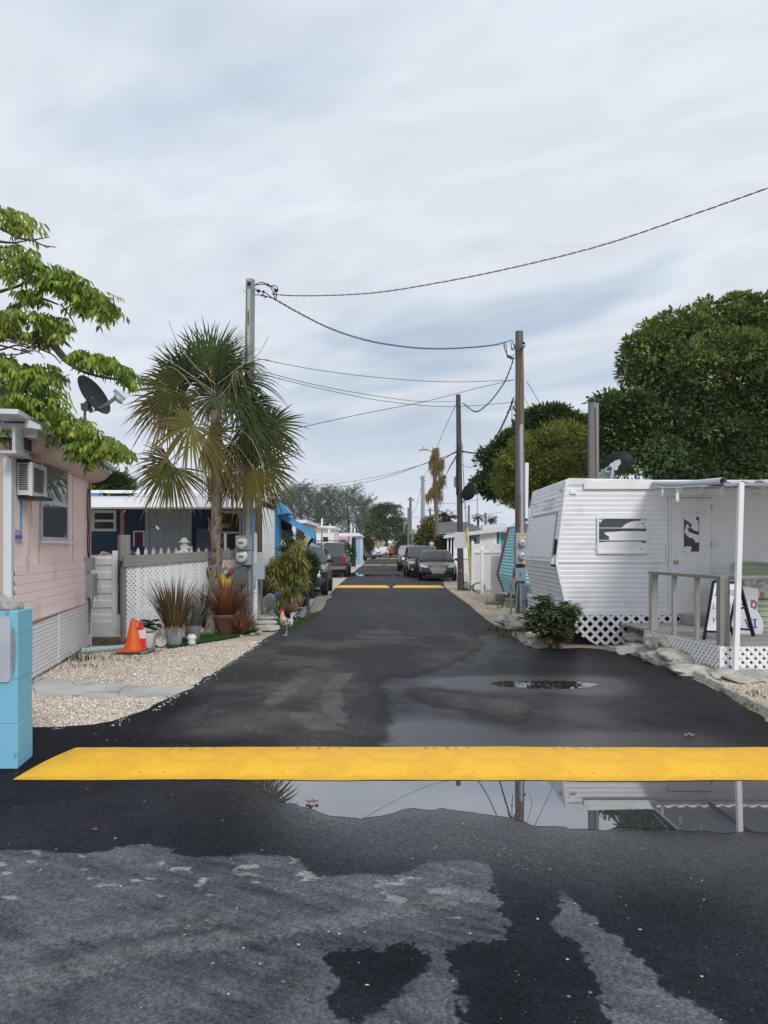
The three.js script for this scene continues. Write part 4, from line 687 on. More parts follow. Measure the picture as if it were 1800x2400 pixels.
const cat = netMesh(body([[V(0,0.06,0), V(0,0.16,0), 0.06,0.045],[V(0,0.16,0), V(0.01,0.24,0.02), 0.035,0.04],[V(0.01,0.25,0.02), V(0.06,0.24,0.04), 0.025,0.012],[V(-0.05,0.1,0), V(-0.12,0.2,0), 0.025,0.008],[V(0,0.28,0.02), V(0,0.31,0.01), 0.01]],0.03), V(-0.18,-0.02,-0.1), V(0.12,0.36,0.12), 0.012); { const c = P(292,1271,17.8); const o = mesh('ornament', cat, mat([0.62,0.63,0.62], { rough: 0.4 })); o.position.copy(c); o.position.y = 1.36; tag(o, 'small white hen ornament at the edge of the porch table', 'ornament'); }
const pf = thing('picture_frame', 'red picture in a white frame standing against the blue porch wall', 'picture', P(325,1280, d - 0.1)); part('picture', bx(X(316, d), X(336, d), Y(1278, d), Y(1247, d), zw + 0.03, zw + 0.05), mat([0.16,0.012,0.018], { rough: 0.6 }), pf); part('frame', [bx(X(313, d), X(339, d), Y(1247, d), Y(1244, d), zw + 0.03, zw + 0.07), bx(X(313, d), X(316, d), Y(1281, d), Y(1247, d), zw + 0.03, zw + 0.07), bx(X(336, d), X(339, d), Y(1281, d), Y(1247, d), zw + 0.03, zw + 0.07)], M.white, pf);
const hp = thing('hanging_basket', 'small hanging basket with a white bird under the porch awning', 'planter', P(362,1240,17.7)); { const c = P(362,1238,17.7); part('basket', lathe([[0.0,0],[0.07,0.01],[0.10,0.06],[0.09,0.09]], c, 14), M.rust, hp); part('cord', rod(c.clone().add(V(0,0.08,0)), c.clone().setY(2.5), 0.004), M.cable, hp); part('bird', bar(c.clone().add(V(0.06,0.06,0.05)), c.clone().add(V(0.12,-0.03,0.06)), 0.05,0.04), M.white, hp); }
const bd = thing('grey_board', 'grey board leaning on the porch between door and window', 'board', P(488,1290,19)); part('panel', bar(P(480,1320,18.8), P(482,1240,19.4), 0.46,0.03), mat([0.16,0.18,0.23], { rough: 0.7 }), bd);
const bf = thing('toy_basket', 'woven orange basket hanging by the porch window', 'basket', P(526,1240,18.8)); part('basket', lathe([[0.1,0],[0.2,0.02],[0.22,0.12],[0.18,0.1]], P(526,1238,18.8), 16), mat([0.42,0.2,0.08], { rough: 0.8 }), bf); part('flower', [ball(P(519,1208,18.8), 0.09), ball(P(523,1216,18.8), 0.07)], mat([0.5,0.05,0.03], { rough: 0.7 }), bf); part('leaf', ball(P(520,1212,18.7), 0.08), mat([0.08,0.2,0.05], { rough: 0.8 }), bf);
// string lights under the awning
for (let i = 0; i < 6; i++) { const c = P(240 + i * 52,1199,17.1); const t2 = thing('string_bulb', ['amber bulb under the awning nearest the pink house', 'amber bulb under the awning left of the porch door', 'amber bulb under the awning above the porch door', 'amber bulb under the awning right of the porch door', 'amber bulb under the awning beside the palm trunk', 'amber bulb under the awning beside the left power pole'][i], 'light bulb', c, 'amber bulbs along the porch awning'); part('glass', ball(c, 0.022, V(1,1.3,1), 10), mat([0.42,0.13,0.03], { rough: 0.3 }), t2); part('socket', rod(c.clone().add(V(0,0.02,0)), c.clone().add(V(0,0.06,0)), 0.012), M.black, t2); }
// white figurine on the fence
const fg = netMesh(body([[V(0,0.0,0), V(0,0.14,0), 0.085,0.06],[V(0,0.16,0), V(0,0.2,0), 0.03,0.045],[V(-0.05,0.13,0), V(0.02,0.04,0.08), 0.03,0.025],[V(0.05,0.13,0), V(0.13,0.1,0.06), 0.026,0.018],[V(0.03,0.02,0.02), V(0.1,0.0,0.1), 0.035,0.03],[V(-0.05,0.02,0.02), V(-0.1,0.0,0.1), 0.035,0.03],[V(0.13,0.1,0.06), V(0.17,0.12,0.06), 0.012,0.008],[V(0.17,0.12,0.06), V(0.2,0.05,0.06), 0.008,0.006]],0.02), V(-0.2,-0.06,-0.14), V(0.26,0.3,0.2), 0.012);
const f = thing('garden_figurine', 'white figurine of a seated child in a wide hat on the fence top', 'figurine', P(432,1296,14.35)), c = P(432,1296,14.3); part('figure', fg.translate(c.x, c.y, c.z), M.whitePlain, f); part('hat', lathe([[0,0.3],[0.045,0.295],[0.06,0.25],[0.062,0.235],[0.115,0.215],[0.115,0.208],[0.05,0.22],[0,0.22]], c, 24), M.whitePlain, f);
}
// ---------------------------------------------------------------- right side: caravan, deck, sign, chair, stones
const zS = -11.83, zE = -14.5, KX = 11.83 / F;
{
const t = thing('white_caravan', 'white ribbed travel trailer with slanted front, peeling windows and lattice skirt', 'caravan', V(5.5,0,-13.1));
const nose = 1.305, xN = 2.82, xT = 2.98, xB = 3.0, yB = 0.50, yT = 2.68, xR = 9.6;
const left = y => y > nose ? xN + (xT - xN) * (y - nose) / (yT - nose) : xN + (xB - xN) * (nose - y) / (nose - yB);
const shape = [[0,0],[0.2,0.0015],[0.5,0.004],[0.7,0.0046],[0.84,0.0035],[0.95,0.0005]];
part('side_siding', sheet(V(0, yB, zS), RX, UP, ribs(yT - yB, 0.079, shape), v => left(yB + v), xR, FZ, 12), M.trailer, t);
// front, upper and lower slope, following the same ribs
const U = V(0,0,-1), W1 = V(xT - xN, yT - nose, 0), W0 = V(xN - xB, nose - yB, 0), l1 = W1.length(), l0 = W0.length();
const fs = [[0,0],[0.2,0.0018],[0.5,0.006],[0.8,0.0018],[0.98,0]];
part('front_siding', sheet(V(xN, nose, zS + 0.005), U, W1.clone().normalize(), ribs(l1,0.079, fs), 0, zS - zE, V(-1,0.12,0).normalize(), 6), M.trailer, t);
part('front_siding', sheet(V(xB, yB, zS + 0.005), U, W0.clone().normalize(), ribs(l0,0.079, fs), 0, zS - zE, V(-1,-0.2,0).normalize(), 6), M.trailer, t);
part('edge_trim', [bar(V(xN - 0.008, nose, zS + 0.008), V(xT, yT, zS + 0.008), 0.035,0.03), bar(V(xN - 0.008, nose, zS + 0.008), V(xB, yB, zS + 0.008), 0.035,0.03)], M.trailer, t);
part('edge_trim', bar(V(xN, nose, zE), V(xT, yT, zE), 0.03,0.03), M.trailer, t);
// roof with rounded front edge
const rp = []; for (let i = 0; i <= 6; i++) { const a = i / 6 * Math.PI / 2; rp.push([xT + 0.05 - 0.06 * Math.cos(a) , yT - 0.05 + 0.08 * Math.sin(a)]); }
part('roof', prism([...rp, [4.6, yT - 0.005],[xR, yT - 0.03],[xR, yT - 0.08],[xT, yT - 0.08]], V(0,0, zE), RX, UP, FZ, -0.02, zS - zE + 0.015), M.trailer, t);
const ridge = []; const r0 = rngOf(4); for (let x = 3.28; x < 4.4; x += 0.06) ridge.push([x, 2.665 + 0.018 * r0()]); part('roof_trim', prism([[3.25,2.53],[3.25,2.64],...ridge, [4.42,2.67],[4.42,2.53]], V(0,0, zS), RX, UP, FZ, 0.012,0.045), M.white, t);
part('roof_trim', prism([[4.42,2.56],[4.42,2.62],[xR, 2.60],[xR, 2.54]], V(0,0, zS), RX, UP, FZ, 0.012,0.035), M.white, t);
part('underside', bx(xB + 0.05, xR, 0.38, yB - 0.003, zE, zS - 0.03), M.dark, t); part('inner_wall', bx(xB + 0.12, xR, yB, yT - 0.1, zS - 0.06, zS - 0.04), M.white, t); part('back_wall', bx(xB, xR, yB, yT - 0.1, zE - 0.03, zE), M.white, t);
part('belt_trim', [bx(xB - 0.17,5.25,1.335,1.35, zS + 0.012, zS + 0.022)], M.trailer, t);
// front window cover
const fw = (v0, v1, u0, u1, n0, n1, O, W) => prism([[u0, v0],[u1, v0],[u1, v1],[u0, v1]], O, U, W.clone().normalize(), V(-1,0.115,0).normalize(), n0, n1);
const o1 = V(xN, nose, zS);
part('front_window_cover', fw(0.10,0.86,0.36,2.28,0.016,0.026, o1, W1), M.whitePlain, t); part('cover_hood', fw(0.86,0.885,0.33,2.31,0.016,0.045, o1, W1), mat([0.5,0.5,0.51], { rough: 0.6 }), t); part('cover_rail', [fw(0.03,0.07,0.25,2.5,0.016,0.03, o1, W1)], M.trailer, t);
part('corner_lamp', fw(-0.01,0.10,0.06,0.20,0.014,0.07, o1, W1), M.white, t); part('corner_lamp_base', fw(-0.045,-0.01,0.05,0.18,0.014,0.06, o1, W1), M.rubber, t);
for (const u of [0.72,0.98,1.26,2.3,0.24]) part('marker_lamp', fw(1.10 + (u === 0.24 ? 0.12 : 0), 1.135 + (u === 0.24 ? 0.12 : 0), u, u + 0.08,0.014,0.035, o1, W1), mat([0.6,0.6,0.6], { rough: 0.5 }), t);
part('side_marker', rbx(3.03,3.13,2.545 - 0.10,2.50, zS, zS + 0.03), M.white, t);
// faded script on the front
const scr = []; for (let i = 0; i < 5; i++) { const u = 0.75 + i * 0.15; scr.push(tube([[0,0.0],[0.05,0.16 - i * 0.015],[0.08,0.02],[0.12,0.05]].map(([a, b]) => o1.clone().addScaledVector(U, u + a).addScaledVector(W1.clone().normalize(), 0.93 + b * 0.8).addScaledVector(V(-1,0.115,0).normalize(), 0.018)), 0.004,4)); } part('script_emblem', scr, mat([0.55,0.55,0.56], { rough: 0.5 }), t);
const cv = document.createElement('canvas'); cv.width = 64; cv.height = 128; const c = cv.getContext('2d'); c.fillStyle = '#e6e8ee'; c.fillRect(0,0,64,128); c.fillStyle = '#7f8fb8'; for (let i = 0; i < 5; i++) c.fillRect(8,10 + i * 14,34 + (i % 2) * 12,8); c.fillStyle = '#90969f'; for (let i = 0; i < 4; i++) c.fillRect(8,84 + i * 10,44,4);
const dt = new THREE.CanvasTexture(cv); dt.colorSpace = THREE.SRGBColorSpace; const dg = new THREE.PlaneGeometry(0.13,0.26); dg.applyMatrix4(new THREE.Matrix4().makeBasis(U.clone(), W1.clone().normalize(), V(-1,0.115,0).normalize()).setPosition(o1.clone().addScaledVector(U, 0.19).addScaledVector(W1.clone().normalize(), 0.28).addScaledVector(V(-1,0.115,0).normalize(), 0.0195))); part('decal', dg.rotateY(0), new THREE.MeshStandardMaterial({ map: dt, roughness: 0.6, side: THREE.DoubleSide }), t);
// side window: three slats of painted glass with peeled spots
const X = px => (px - CX) * KX, Y = py => EYE - (py - HY) * KX, z0 = zS + 0.014;
const frame = (a, b, c0, c1, w, d, m, nm, par) => part(nm, [bx(X(a), X(b), Y(c1), Y(c1) + w, z0, z0 + d), bx(X(a), X(b), Y(c0) - w, Y(c0), z0, z0 + d), bx(X(a), X(a) + w, Y(c1) + w, Y(c0) - w, z0, z0 + d), bx(X(b) - w, X(b), Y(c1) + w, Y(c0) - w, z0, z0 + d)], m, par);
const w = frame(1398,1517,1212,1298,0.028,0.03, M.trailer, 'window', t);
const glassM = mat([0.055,0.066,0.085], { rough: 0.06 }), flake = mat([0.82,0.825,0.84], { rough: 0.5 });
const rows = [[1215.5,1237.5],[1239,1266],[1267.5,1294.5]];
rows.forEach(([a, b], i) => { part('pane', bx(X(1402), X(1513), Y(b), Y(a), z0, z0 + 0.006), glassM, w); part('pane_rail', bx(X(1402), X(1513), Y(b) - 0.006, Y(b) + 0.004, z0 + 0.007, z0 + 0.02), M.trailer, w); });
const zf = (x, y) => [1100 + x * 0.42194,1080 + y * 0.42194];
const blot = (pts, nm, par, m, n0, n1, seed) => { const c = new THREE.CatmullRomCurve3(pts.map(p => { const [a, b] = zf(...p); return V(X(a), Y(b), 0); }), true, 'catmullrom', 0.25), out = []; const n = pts.length * 7; for (let i = 0; i < n; i++) { const q = c.getPoint(i / n); out.push([q.x + (vn2(q.x * 60, q.y * 60, seed) - 0.5) * 0.016, q.y + (vn2(q.x * 60 + 9, q.y * 60, seed) - 0.5) * 0.016]); } part(nm, prism(out, V(0,0, z0), RX, UP, FZ, n0, n1), m, par); };
blot([[848,374],[866,352],[905,336],[946,332],[950,322],[974,322],[978,374]], 'paint_film', w, flake, 0.0063,0.008,1); blot([[716,322],[760,322],[740,327],[724,345]], 'paint_film', w, flake, 0.0063,0.008,2);
blot([[756,396],[978,393],[978,440],[784,441],[776,420],[760,412]], 'paint_film', w, flake, 0.0063,0.008,3); blot([[716,452],[978,452],[978,508],[716,508]], 'paint_film', w, flake, 0.0063,0.008,4);
for (const [x, y, s] of [[962,350,8],[968,366,5],[958,488,6],[948,496,5],[966,456,7]]) blot([[x - s, y],[x, y - s * 0.6],[x + s, y],[x, y + s * 0.6]], 'bare_spot', w, glassM, 0.0083,0.0088, x);
// door
const dx0 = X(1571), dx1 = X(1664), dy0 = Y(1437), dy1 = Y(1168);
const door = part('door', rbx(dx0, dx1, dy0, dy1, z0, z0 + 0.035,0.006), M.trailer, t);
part('door_frame', [bx(dx0 - 0.035, dx0 - 0.004, dy0 - 0.03, dy1 + 0.03, z0, z0 + 0.03), bx(dx1 + 0.004, dx1 + 0.035, dy0 - 0.03, dy1 + 0.03, z0, z0 + 0.03)], M.trailer, t); part('drip_rail', rbx(dx0 - 0.07, dx1 + 0.06, dy1 + 0.012, dy1 + 0.03, z0, z0 + 0.055,0.005), M.white, t);
part('door_sill', bx(dx0 - 0.035, dx1 + 0.035, dy0 - 0.03, dy0 - 0.01, z0, z0 + 0.04), mat([0.3,0.31,0.33], { rough: 0.5 }), t);
const zd = z0 + 0.036, gx0 = X(1599), gx1 = X(1635), gy0 = Y(1293), gy1 = Y(1201);
part('pane', bx(gx0, gx1, gy0, gy1, zd, zd + 0.004), mat([0.008,0.007,0.008], { rough: 0.1 }), door); part('pane_trim', [bx(gx0 - 0.015, gx0, gy0 - 0.03, gy1 + 0.015, zd, zd + 0.012), bx(gx1, gx1 + 0.015, gy0 - 0.03, gy1 + 0.015, zd, zd + 0.012), bx(gx0, gx1, gy1, gy1 + 0.015, zd, zd + 0.012), bx(gx0 - 0.02, gx1 + 0.02, gy0 - 0.03, gy0, zd, zd + 0.014)], M.trailer, door);
const zg = (x, y) => [(1560 + x * 0.2124 - 1100) / 0.42194, (1090 + y * 0.2124 - 1080) / 0.42194]; const n0 = 0.0405, n1 = 0.042;
blot([[190,525],[350,525],[350,570],[325,572],[318,600],[345,620],[346,730],[290,715],[262,690],[275,668],[245,630],[192,598]].map(p => zg(...p)), 'paint_film', door, flake, n0, n1,11);
blot([[232,655],[245,690],[225,700],[240,735],[290,760],[350,775],[350,850],[310,850],[296,815],[245,800],[192,745],[205,690],[215,660]].map(p => zg(...p)), 'paint_film', door, flake, n0, n1,12);
blot([[192,905],[262,895],[268,920],[255,955],[192,955]].map(p => zg(...p)), 'paint_film', door, flake, n0, n1,13);
part('knob', [ball(V(X(1581), Y(1317), zd + 0.05), 0.033, V(1,1,0.8)), rod(V(X(1581), Y(1317), zd - 0.002), V(X(1581), Y(1317), zd + 0.05), 0.014), rod(V(X(1581), Y(1317), zd), V(X(1581), Y(1317), zd + 0.008), 0.034)], M.brass, door);
for (const y of [2.2,1.6,0.75]) part('hinge', bx(dx1 - 0.004, dx1 + 0.012, y, y + 0.07, z0 + 0.03, z0 + 0.045), M.steel, door);
part('grab_handle', [bx(dx0 - 0.075, dx0 - 0.05,1.38,1.60, z0, z0 + 0.03)], M.trailer, t);
// skirt lattice, each slat its own piece
for (const g of latticeSlats([[xB + 0.1,0.20],[xB + 0.45,0.0],[5.05,0.0],[5.05, yB + 0.0],[xB + 0.1, yB + 0.0]], V(0,0, zS + 0.03), RX, UP, FZ, 0.118,0.048,0.008)) part('slat', g, M.vinyl, t);
for (const g of latticeSlats([[5.05,0.355],[7.5,0.355],[7.5, yB],[5.05, yB]], V(0,0, zS + 0.03), RX, UP, FZ, 0.118,0.048,0.008)) part('slat', g, M.vinyl, t);
for (const g of latticeSlats([[0.0,0.0],[2.6,0.0],[2.6,0.62],[0.0,0.62]], V(xB - 0.12,0.0, zS - 0.05), U, UP, V(-1,0,0), 0.1,0.042,0.008)) part('slat', g, M.vinyl, t);
part('skirt_top', [bx(xB - 0.14, xB - 0.1,0.60,0.66, zE, zS - 0.05), bx(xB - 0.1,5.3, yB - 0.02, yB + 0.012, zS + 0.02, zS + 0.05)], M.vinyl, t);
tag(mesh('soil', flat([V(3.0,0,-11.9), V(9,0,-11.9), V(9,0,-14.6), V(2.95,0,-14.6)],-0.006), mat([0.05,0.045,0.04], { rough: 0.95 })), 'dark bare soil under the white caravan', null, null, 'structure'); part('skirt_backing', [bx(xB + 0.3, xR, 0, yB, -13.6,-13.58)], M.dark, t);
part('wheel', [new THREE.TorusGeometry(0.26,0.09,10,28).translate(5.9,0.34, zS - 0.35)], M.rubber, t);
}
{ // satellite dish on the caravan roof
const d = 13.6, c = P(1449,1082, d), t = thing('satellite_dish', 'black satellite dish seen from behind on the white caravan roof', 'satellite dish', P(1436,1122, d)), n = V(0.28,-0.10,-0.9).normalize();
const q = new THREE.Quaternion().setFromUnitVectors(V(0,1,0), n), tw = new THREE.Quaternion().setFromAxisAngle(n, -0.5), m = new THREE.Matrix4().compose(c, tw.multiply(q), V(1,1,1));
part('reflector', new THREE.LatheGeometry([[0,-0.02],[0.12,-0.014],[0.2,0],[0.25,0.02],[0.28,0.042],[0.275,0.05],[0.24,0.03],[0.12,0],[0,-0.005]].map(p => new THREE.Vector2(...p)), 40).scale(1.0,1,0.74).applyMatrix4(m), M.dish, t);
const b = P(1437,1094, d - 0.12), wh = mat([0.42,0.44,0.47], { rough: 0.5 }); part('bracket', [bar(b, c, 0.10,0.08), bar(P(1430,1088, d - 0.12), P(1446,1100, d - 0.12), 0.06,0.06)], wh, t); part('mast', tube([b, P(1436,1104, d - 0.12), P(1433,1116, d - 0.1), P(1432,1128, d)],0.022,8), wh, t); part('cable', tube([P(1428,1094, d - 0.12), P(1420,1098, d - 0.15), P(1421,1105, d - 0.15), P(1429,1106, d - 0.13)],0.009,6), wh, t);
part('back_plate', prism([[0,0],[0.26,0],[0.26,0.18],[0,0.18]], P(1408,1122, d + 0.05), RX, UP, FZ, 0,0.02), mat([0.14,0.2,0.19], { rough: 0.7 }), t); part('feed_horn', bar(P(1474,1074, d + 0.15), P(1480,1084, d + 0.15), 0.05), wh, t);
}
// deck
{
const C = V(4.16,0,-8.98), Bk = V(3.93,0,-10.74), yD = 0.354, xR = 9.5, zBk = zS + 0.06;
const t = thing('wooden_deck', 'low grey plank deck with white lattice skirts in front of the caravan door', 'deck', V(6,0,-10.4));
const n = 18, edge = z => C.x + (Bk.x - C.x) * (z - C.z) / (Bk.z - C.z), dz = (C.z - zBk) / n; const r = rngOf(41);
const planks = [0,1,2].map(i => { const c = 0.40 + 0.05 * i; return mat([c, c * 0.965, c * 0.915], { rough: 0.85, map: turned(T_wood), bump: turned(T_wood), bumpScale: 0.002 }); });
for (let i = 0; i < n; i++) { const za = C.z - i * dz - 0.004, zb = C.z - (i + 1) * dz + 0.004; part('plank', bx(edge((za + zb) / 2) + 0.02, xR, yD - 0.03, yD + 0.003 * r(), zb, za), planks[i % 3], t); }
part('joist', [bar(V(C.x + 0.03, yD - 0.1, C.z), V(Bk.x + 0.03, yD - 0.1, zBk), 0.04,0.12), bx(C.x + 0.06, xR, yD - 0.16, yD - 0.032, C.z - 0.06, C.z - 0.02)], M.greyWood, t);
const U = Bk.clone().sub(C).normalize(), LEN = Bk.distanceTo(C), Nn = V(-1,0,0);
const tops = (len, h, p) => { const out = []; for (let u = 0; u < len; u += p / 2) out.push([u, h + (Math.round(u / (p / 2)) % 2 ? 0.03 : 0)]); return out; };
const side = [[0,0.0],[LEN + 0.15,0.0],[LEN + 0.15, yD - 0.01],[0, yD + 0.01]];
for (const g of latticeSlats(side, C.clone(), U, UP, Nn, 0.062,0.036,0.006)) part('slat', g, M.vinyl, t);
for (const g of latticeSlats([[0.0,0.0],[3.3,0.0],[3.3, yD + 0.005],[0.0, yD + 0.005]], V(C.x, 0, C.z + 0.02), RX, UP, FZ, 0.074,0.042,0.007)) part('slat', g, M.vinyl, t);
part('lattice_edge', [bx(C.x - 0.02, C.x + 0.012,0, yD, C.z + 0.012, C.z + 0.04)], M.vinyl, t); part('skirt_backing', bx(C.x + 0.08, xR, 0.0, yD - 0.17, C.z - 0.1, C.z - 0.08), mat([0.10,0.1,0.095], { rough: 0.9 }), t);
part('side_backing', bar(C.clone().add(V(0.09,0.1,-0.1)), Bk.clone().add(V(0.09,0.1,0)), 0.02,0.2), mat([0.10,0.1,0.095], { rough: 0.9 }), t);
part('step', rbx(4.80,6.2, yD + 0.004, yD + 0.16, zBk, zBk + 0.42,0.008), M.paleWood, t);
// railing
const ra = thing('deck_railing', 'weathered grey wooden deck railing with square posts', 'railing', C.clone());
const on = u => C.clone().addScaledVector(U, u).add(V(0.05,0,0)); const top = yD + 0.83;
part('post', [rbx(C.x + 0.0, C.x + 0.065, yD - 0.3, top, C.z - 0.11, C.z + 0.005), rbx(C.x + 0.067, C.x + 0.125, yD - 0.3, top, C.z - 0.10, C.z + 0.0)], M.greyWood, ra); const po = on(LEN - 0.02); part('post', rbx(po.x - 0.055, po.x + 0.055, yD - 0.05, top, po.z - 0.05, po.z + 0.05), M.paleWood, ra);
for (const u of [LEN * 0.66, LEN * 0.34]) { const q = on(u); part('baluster', rbx(q.x - 0.028, q.x + 0.028, yD - 0.05, top, q.z - 0.03, q.z + 0.03), M.paleWood, ra); }
part('handrail', bar(on(LEN + 0.05).setY(top + 0.02), on(0.0).setY(top + 0.02), 0.10,0.04), M.greyRail, ra); part('handrail', rbx(C.x, xR, top, top + 0.045, C.z - 0.10, C.z - 0.0), M.greyRail, ra); part('post', rbx(8.0,8.1, yD, top, C.z - 0.1, C.z), M.greyWood, ra);
}
{ // sandwich sign
const d = 9.65, cv = document.createElement('canvas'); cv.width = 512; cv.height = 900; const c = cv.getContext('2d'); c.fillStyle = '#e4ebf0'; c.fillRect(0,0,512,900); c.textAlign = 'center';
const word = (s, y, col, size) => { c.font = `bold ${size}px sans-serif`; c.fillStyle = col; const w = 430 / s.length; [...s].forEach((ch, i) => { c.save(); c.translate(256 + (i - (s.length - 1) / 2) * (s.length > 3 ? w : 120), y + (i % 2) * 6); c.rotate((i % 3 - 1) * 0.05); c.fillText(ch, 0,0); c.restore(); }); };
word('JESUS', 220, '#2f6fae', 150); word('LOVES', 490, '#b5565e', 140); word('YOU', 760, '#c0464c', 150);
const tx = new THREE.CanvasTexture(cv); tx.colorSpace = THREE.SRGBColorSpace; const bm = new THREE.MeshStandardMaterial({ map: tx, roughness: 0.5, side: THREE.DoubleSide });
const t = thing('sandwich_board', 'black A-frame sign reading JESUS LOVES YOU standing on the deck', 'sign', P(1690,1500, d));
const bl = P(1650,1500, d - 0.05), br = P(1700,1511, d - 0.15), tl = P(1673,1362, d + 0.1), tr = P(1730,1366, d + 0.05), b2 = P(1766,1511, d + 0.35), b3 = P(1718,1500, d + 0.5); for (const q of [bl, br, b2, b3]) q.y = 0.36;
part('leg', bar(bl, tl, 0.035,0.03), M.black, t); part('leg', bar(br, tr, 0.05,0.03), M.black, t); part('leg', bar(b2, tr.clone().add(V(0.03,0,-0.03)), 0.045,0.03), M.black, t); part('leg', bar(b3, tl.clone().add(V(0.03,0,-0.05)), 0.035,0.03), M.black, t);
part('rail', bar(tl, tr, 0.035,0.03), M.black, t); part('rail', bar(b2.clone().lerp(tr, 0.12), b3.clone().lerp(tl, 0.12), 0.03,0.025), M.black, t); part('rail', bar(br.clone().lerp(tr, 0.5), b2.clone().lerp(tr, 0.55), 0.03,0.02), M.black, t); part('rail', bar(bl.clone().lerp(tl, 0.14), br.clone().lerp(tr, 0.14), 0.03,0.025), M.black, t);
const a = bl.clone().lerp(tl, 0.16), b = br.clone().lerp(tr, 0.16), e = br.clone().lerp(tr, 0.97), f = bl.clone().lerp(tl, 0.74); f.copy(bl.clone().lerp(tl, 0.97)); const g = new THREE.BufferGeometry(), n = V(0.0,0.0,0.012), pos = []; for (const q of [a, b, e, a, e, f]) pos.push(q.x + n.x, q.y, q.z + n.z); g.setAttribute('position', new THREE.BufferAttribute(new Float32Array(pos), 3)); g.setAttribute('uv', new THREE.BufferAttribute(new Float32Array([0,0,1,0,1,1,0,0,1,1,0,1]), 2)); g.computeVertexNormals(); part('board', g, bm, t);
}
{ // two boards leaning on the chair
const txt = (s, col, bg, w = 256, h = 256, size = 130, x = 128, y = 160) => { const cv = document.createElement('canvas'); cv.width = w; cv.height = h; const c = cv.getContext('2d'); c.fillStyle = bg; c.fillRect(0,0, w, h); c.fillStyle = col; c.font = `bold ${size}px sans-serif`; c.textAlign = 'center'; c.fillText(s, x, y); const t = new THREE.CanvasTexture(cv); t.colorSpace = THREE.SRGBColorSpace; return new THREE.MeshStandardMaterial({ map: t, roughness: 0.6, side: THREE.DoubleSide }); };
const t = thing('leaning_board', 'pale board with a red letter R leaning behind the sandwich sign', 'sign', P(1745,1440,10.6)); const g = new THREE.BoxGeometry(0.5,0.74,0.015).rotateX(-0.2).rotateZ(-0.15); const c = P(1735,1432,10.6); part('board', g.translate(c.x, c.y, c.z), txt('AR', '#9c5650', '#c9ccd2', 256,256,110,190,140), t);
const t2 = thing('round_board', 'round pale board with dark blue letters leaning behind the sandwich sign', 'sign', P(1755,1480,10.4)); const c2 = P(1745,1465,10.3); part('board', new THREE.CylinderGeometry(0.27,0.27,0.02,40).rotateX(Math.PI / 2 - 0.15).translate(c2.x, c2.y, c2.z - 0.02), M.vinyl, t2);
const cg = new THREE.CircleGeometry(0.262,40).rotateX(-0.15).translate(c2.x, c2.y, c2.z - 0.005); part('lettering', cg, txt('VI', '#4a5378', '#ccd0d8', 256,256,90,175,150), t2);
}
{ // green wicker chair
const d = 10.9, c = P(1790,1490, d); c.y = 0.36; const t = thing('wicker_chair', 'pale green wicker armchair with rounded back and floral cushion on the deck', 'chair', c);
const wk = mat([0.42,0.50,0.34], { rough: 0.75, bump: rerep(T_bump, 6), bumpScale: 0.01 });
const shell = (r0, r1, y0, y1, a0, a1, topf, n = 40, m = 12) => { const pos = [], idx = []; for (let i = 0; i <= n; i++) for (let k = 0; k <= m; k++) { const a = a0 + (a1 - a0) * i / n, s = k / m, yt = topf ? y0 + (y1 - y0) * topf((i / n - 0.5) * 2) : y1, y = y0 + (yt - y0) * s, r = r0 + (r1 - r0) * s, w = 0.006 * Math.sin(i * 3.1) * Math.sin(k * 3.1); pos.push(c.x + Math.sin(a) * (r + w), c.y + y, c.z - Math.cos(a) * (r + w)); } for (let i = 0; i < n; i++) for (let k = 0; k < m; k++) { const a = i * (m + 1) + k, b = a + m + 1; idx.push(a, b, b + 1, a, b + 1, a + 1); } const g = new THREE.BufferGeometry(); g.setAttribute('position', new THREE.BufferAttribute(new Float32Array(pos), 3)); g.setIndex(idx); g.computeVertexNormals(); return g; };
part('backrest', shell(0.36,0.44,0.40,0.98,-1.75,1.75, u => 0.45 + 0.55 * Math.sqrt(Math.max(0,1 - u * u))), wk, t); part('skirt', shell(0.42,0.34,0.0,0.40, -Math.PI, Math.PI), wk, t); part('seat', new THREE.CylinderGeometry(0.37,0.37,0.05,32).translate(c.x, c.y + 0.40, c.z), wk, t);
const rim = []; for (let i = 0; i <= 20; i++) { const u = i / 10 - 1, a = u * 1.75; rim.push(V(c.x + Math.sin(a) * 0.44, c.y + 0.40 + 0.58 * (0.45 + 0.55 * Math.sqrt(Math.max(0,1 - u * u))), c.z - Math.cos(a) * 0.44)); } part('rim', tube(rim, 0.028,8,60), wk, t);
const bands = []; for (const y of [0.06,0.14,0.22,0.30,0.36]) bands.push(new THREE.TorusGeometry(0.42 - y * 0.2 + 0.006,0.009,6,48).rotateX(Math.PI / 2).translate(c.x, c.y + y, c.z)); part('weave_band', bands, wk, t);
const ft = tex(128, (u, v) => { const a = vn2(u * 7, v * 7,5,7), b = vn2(u * 9, v * 9,6,9); return a > 0.7 ? [0.42,0.22,0.12] : b > 0.72 ? [0.36,0.33,0.38] : [0.55,0.53,0.42]; }, { rep: 2 }); part('cushion', rbx(c.x - 0.26, c.x + 0.26, c.y + 0.43, c.y + 0.75, c.z - 0.18, c.z - 0.06,0.05,4), mat([1,1,1], { rough: 0.9, map: ft }), t);
}
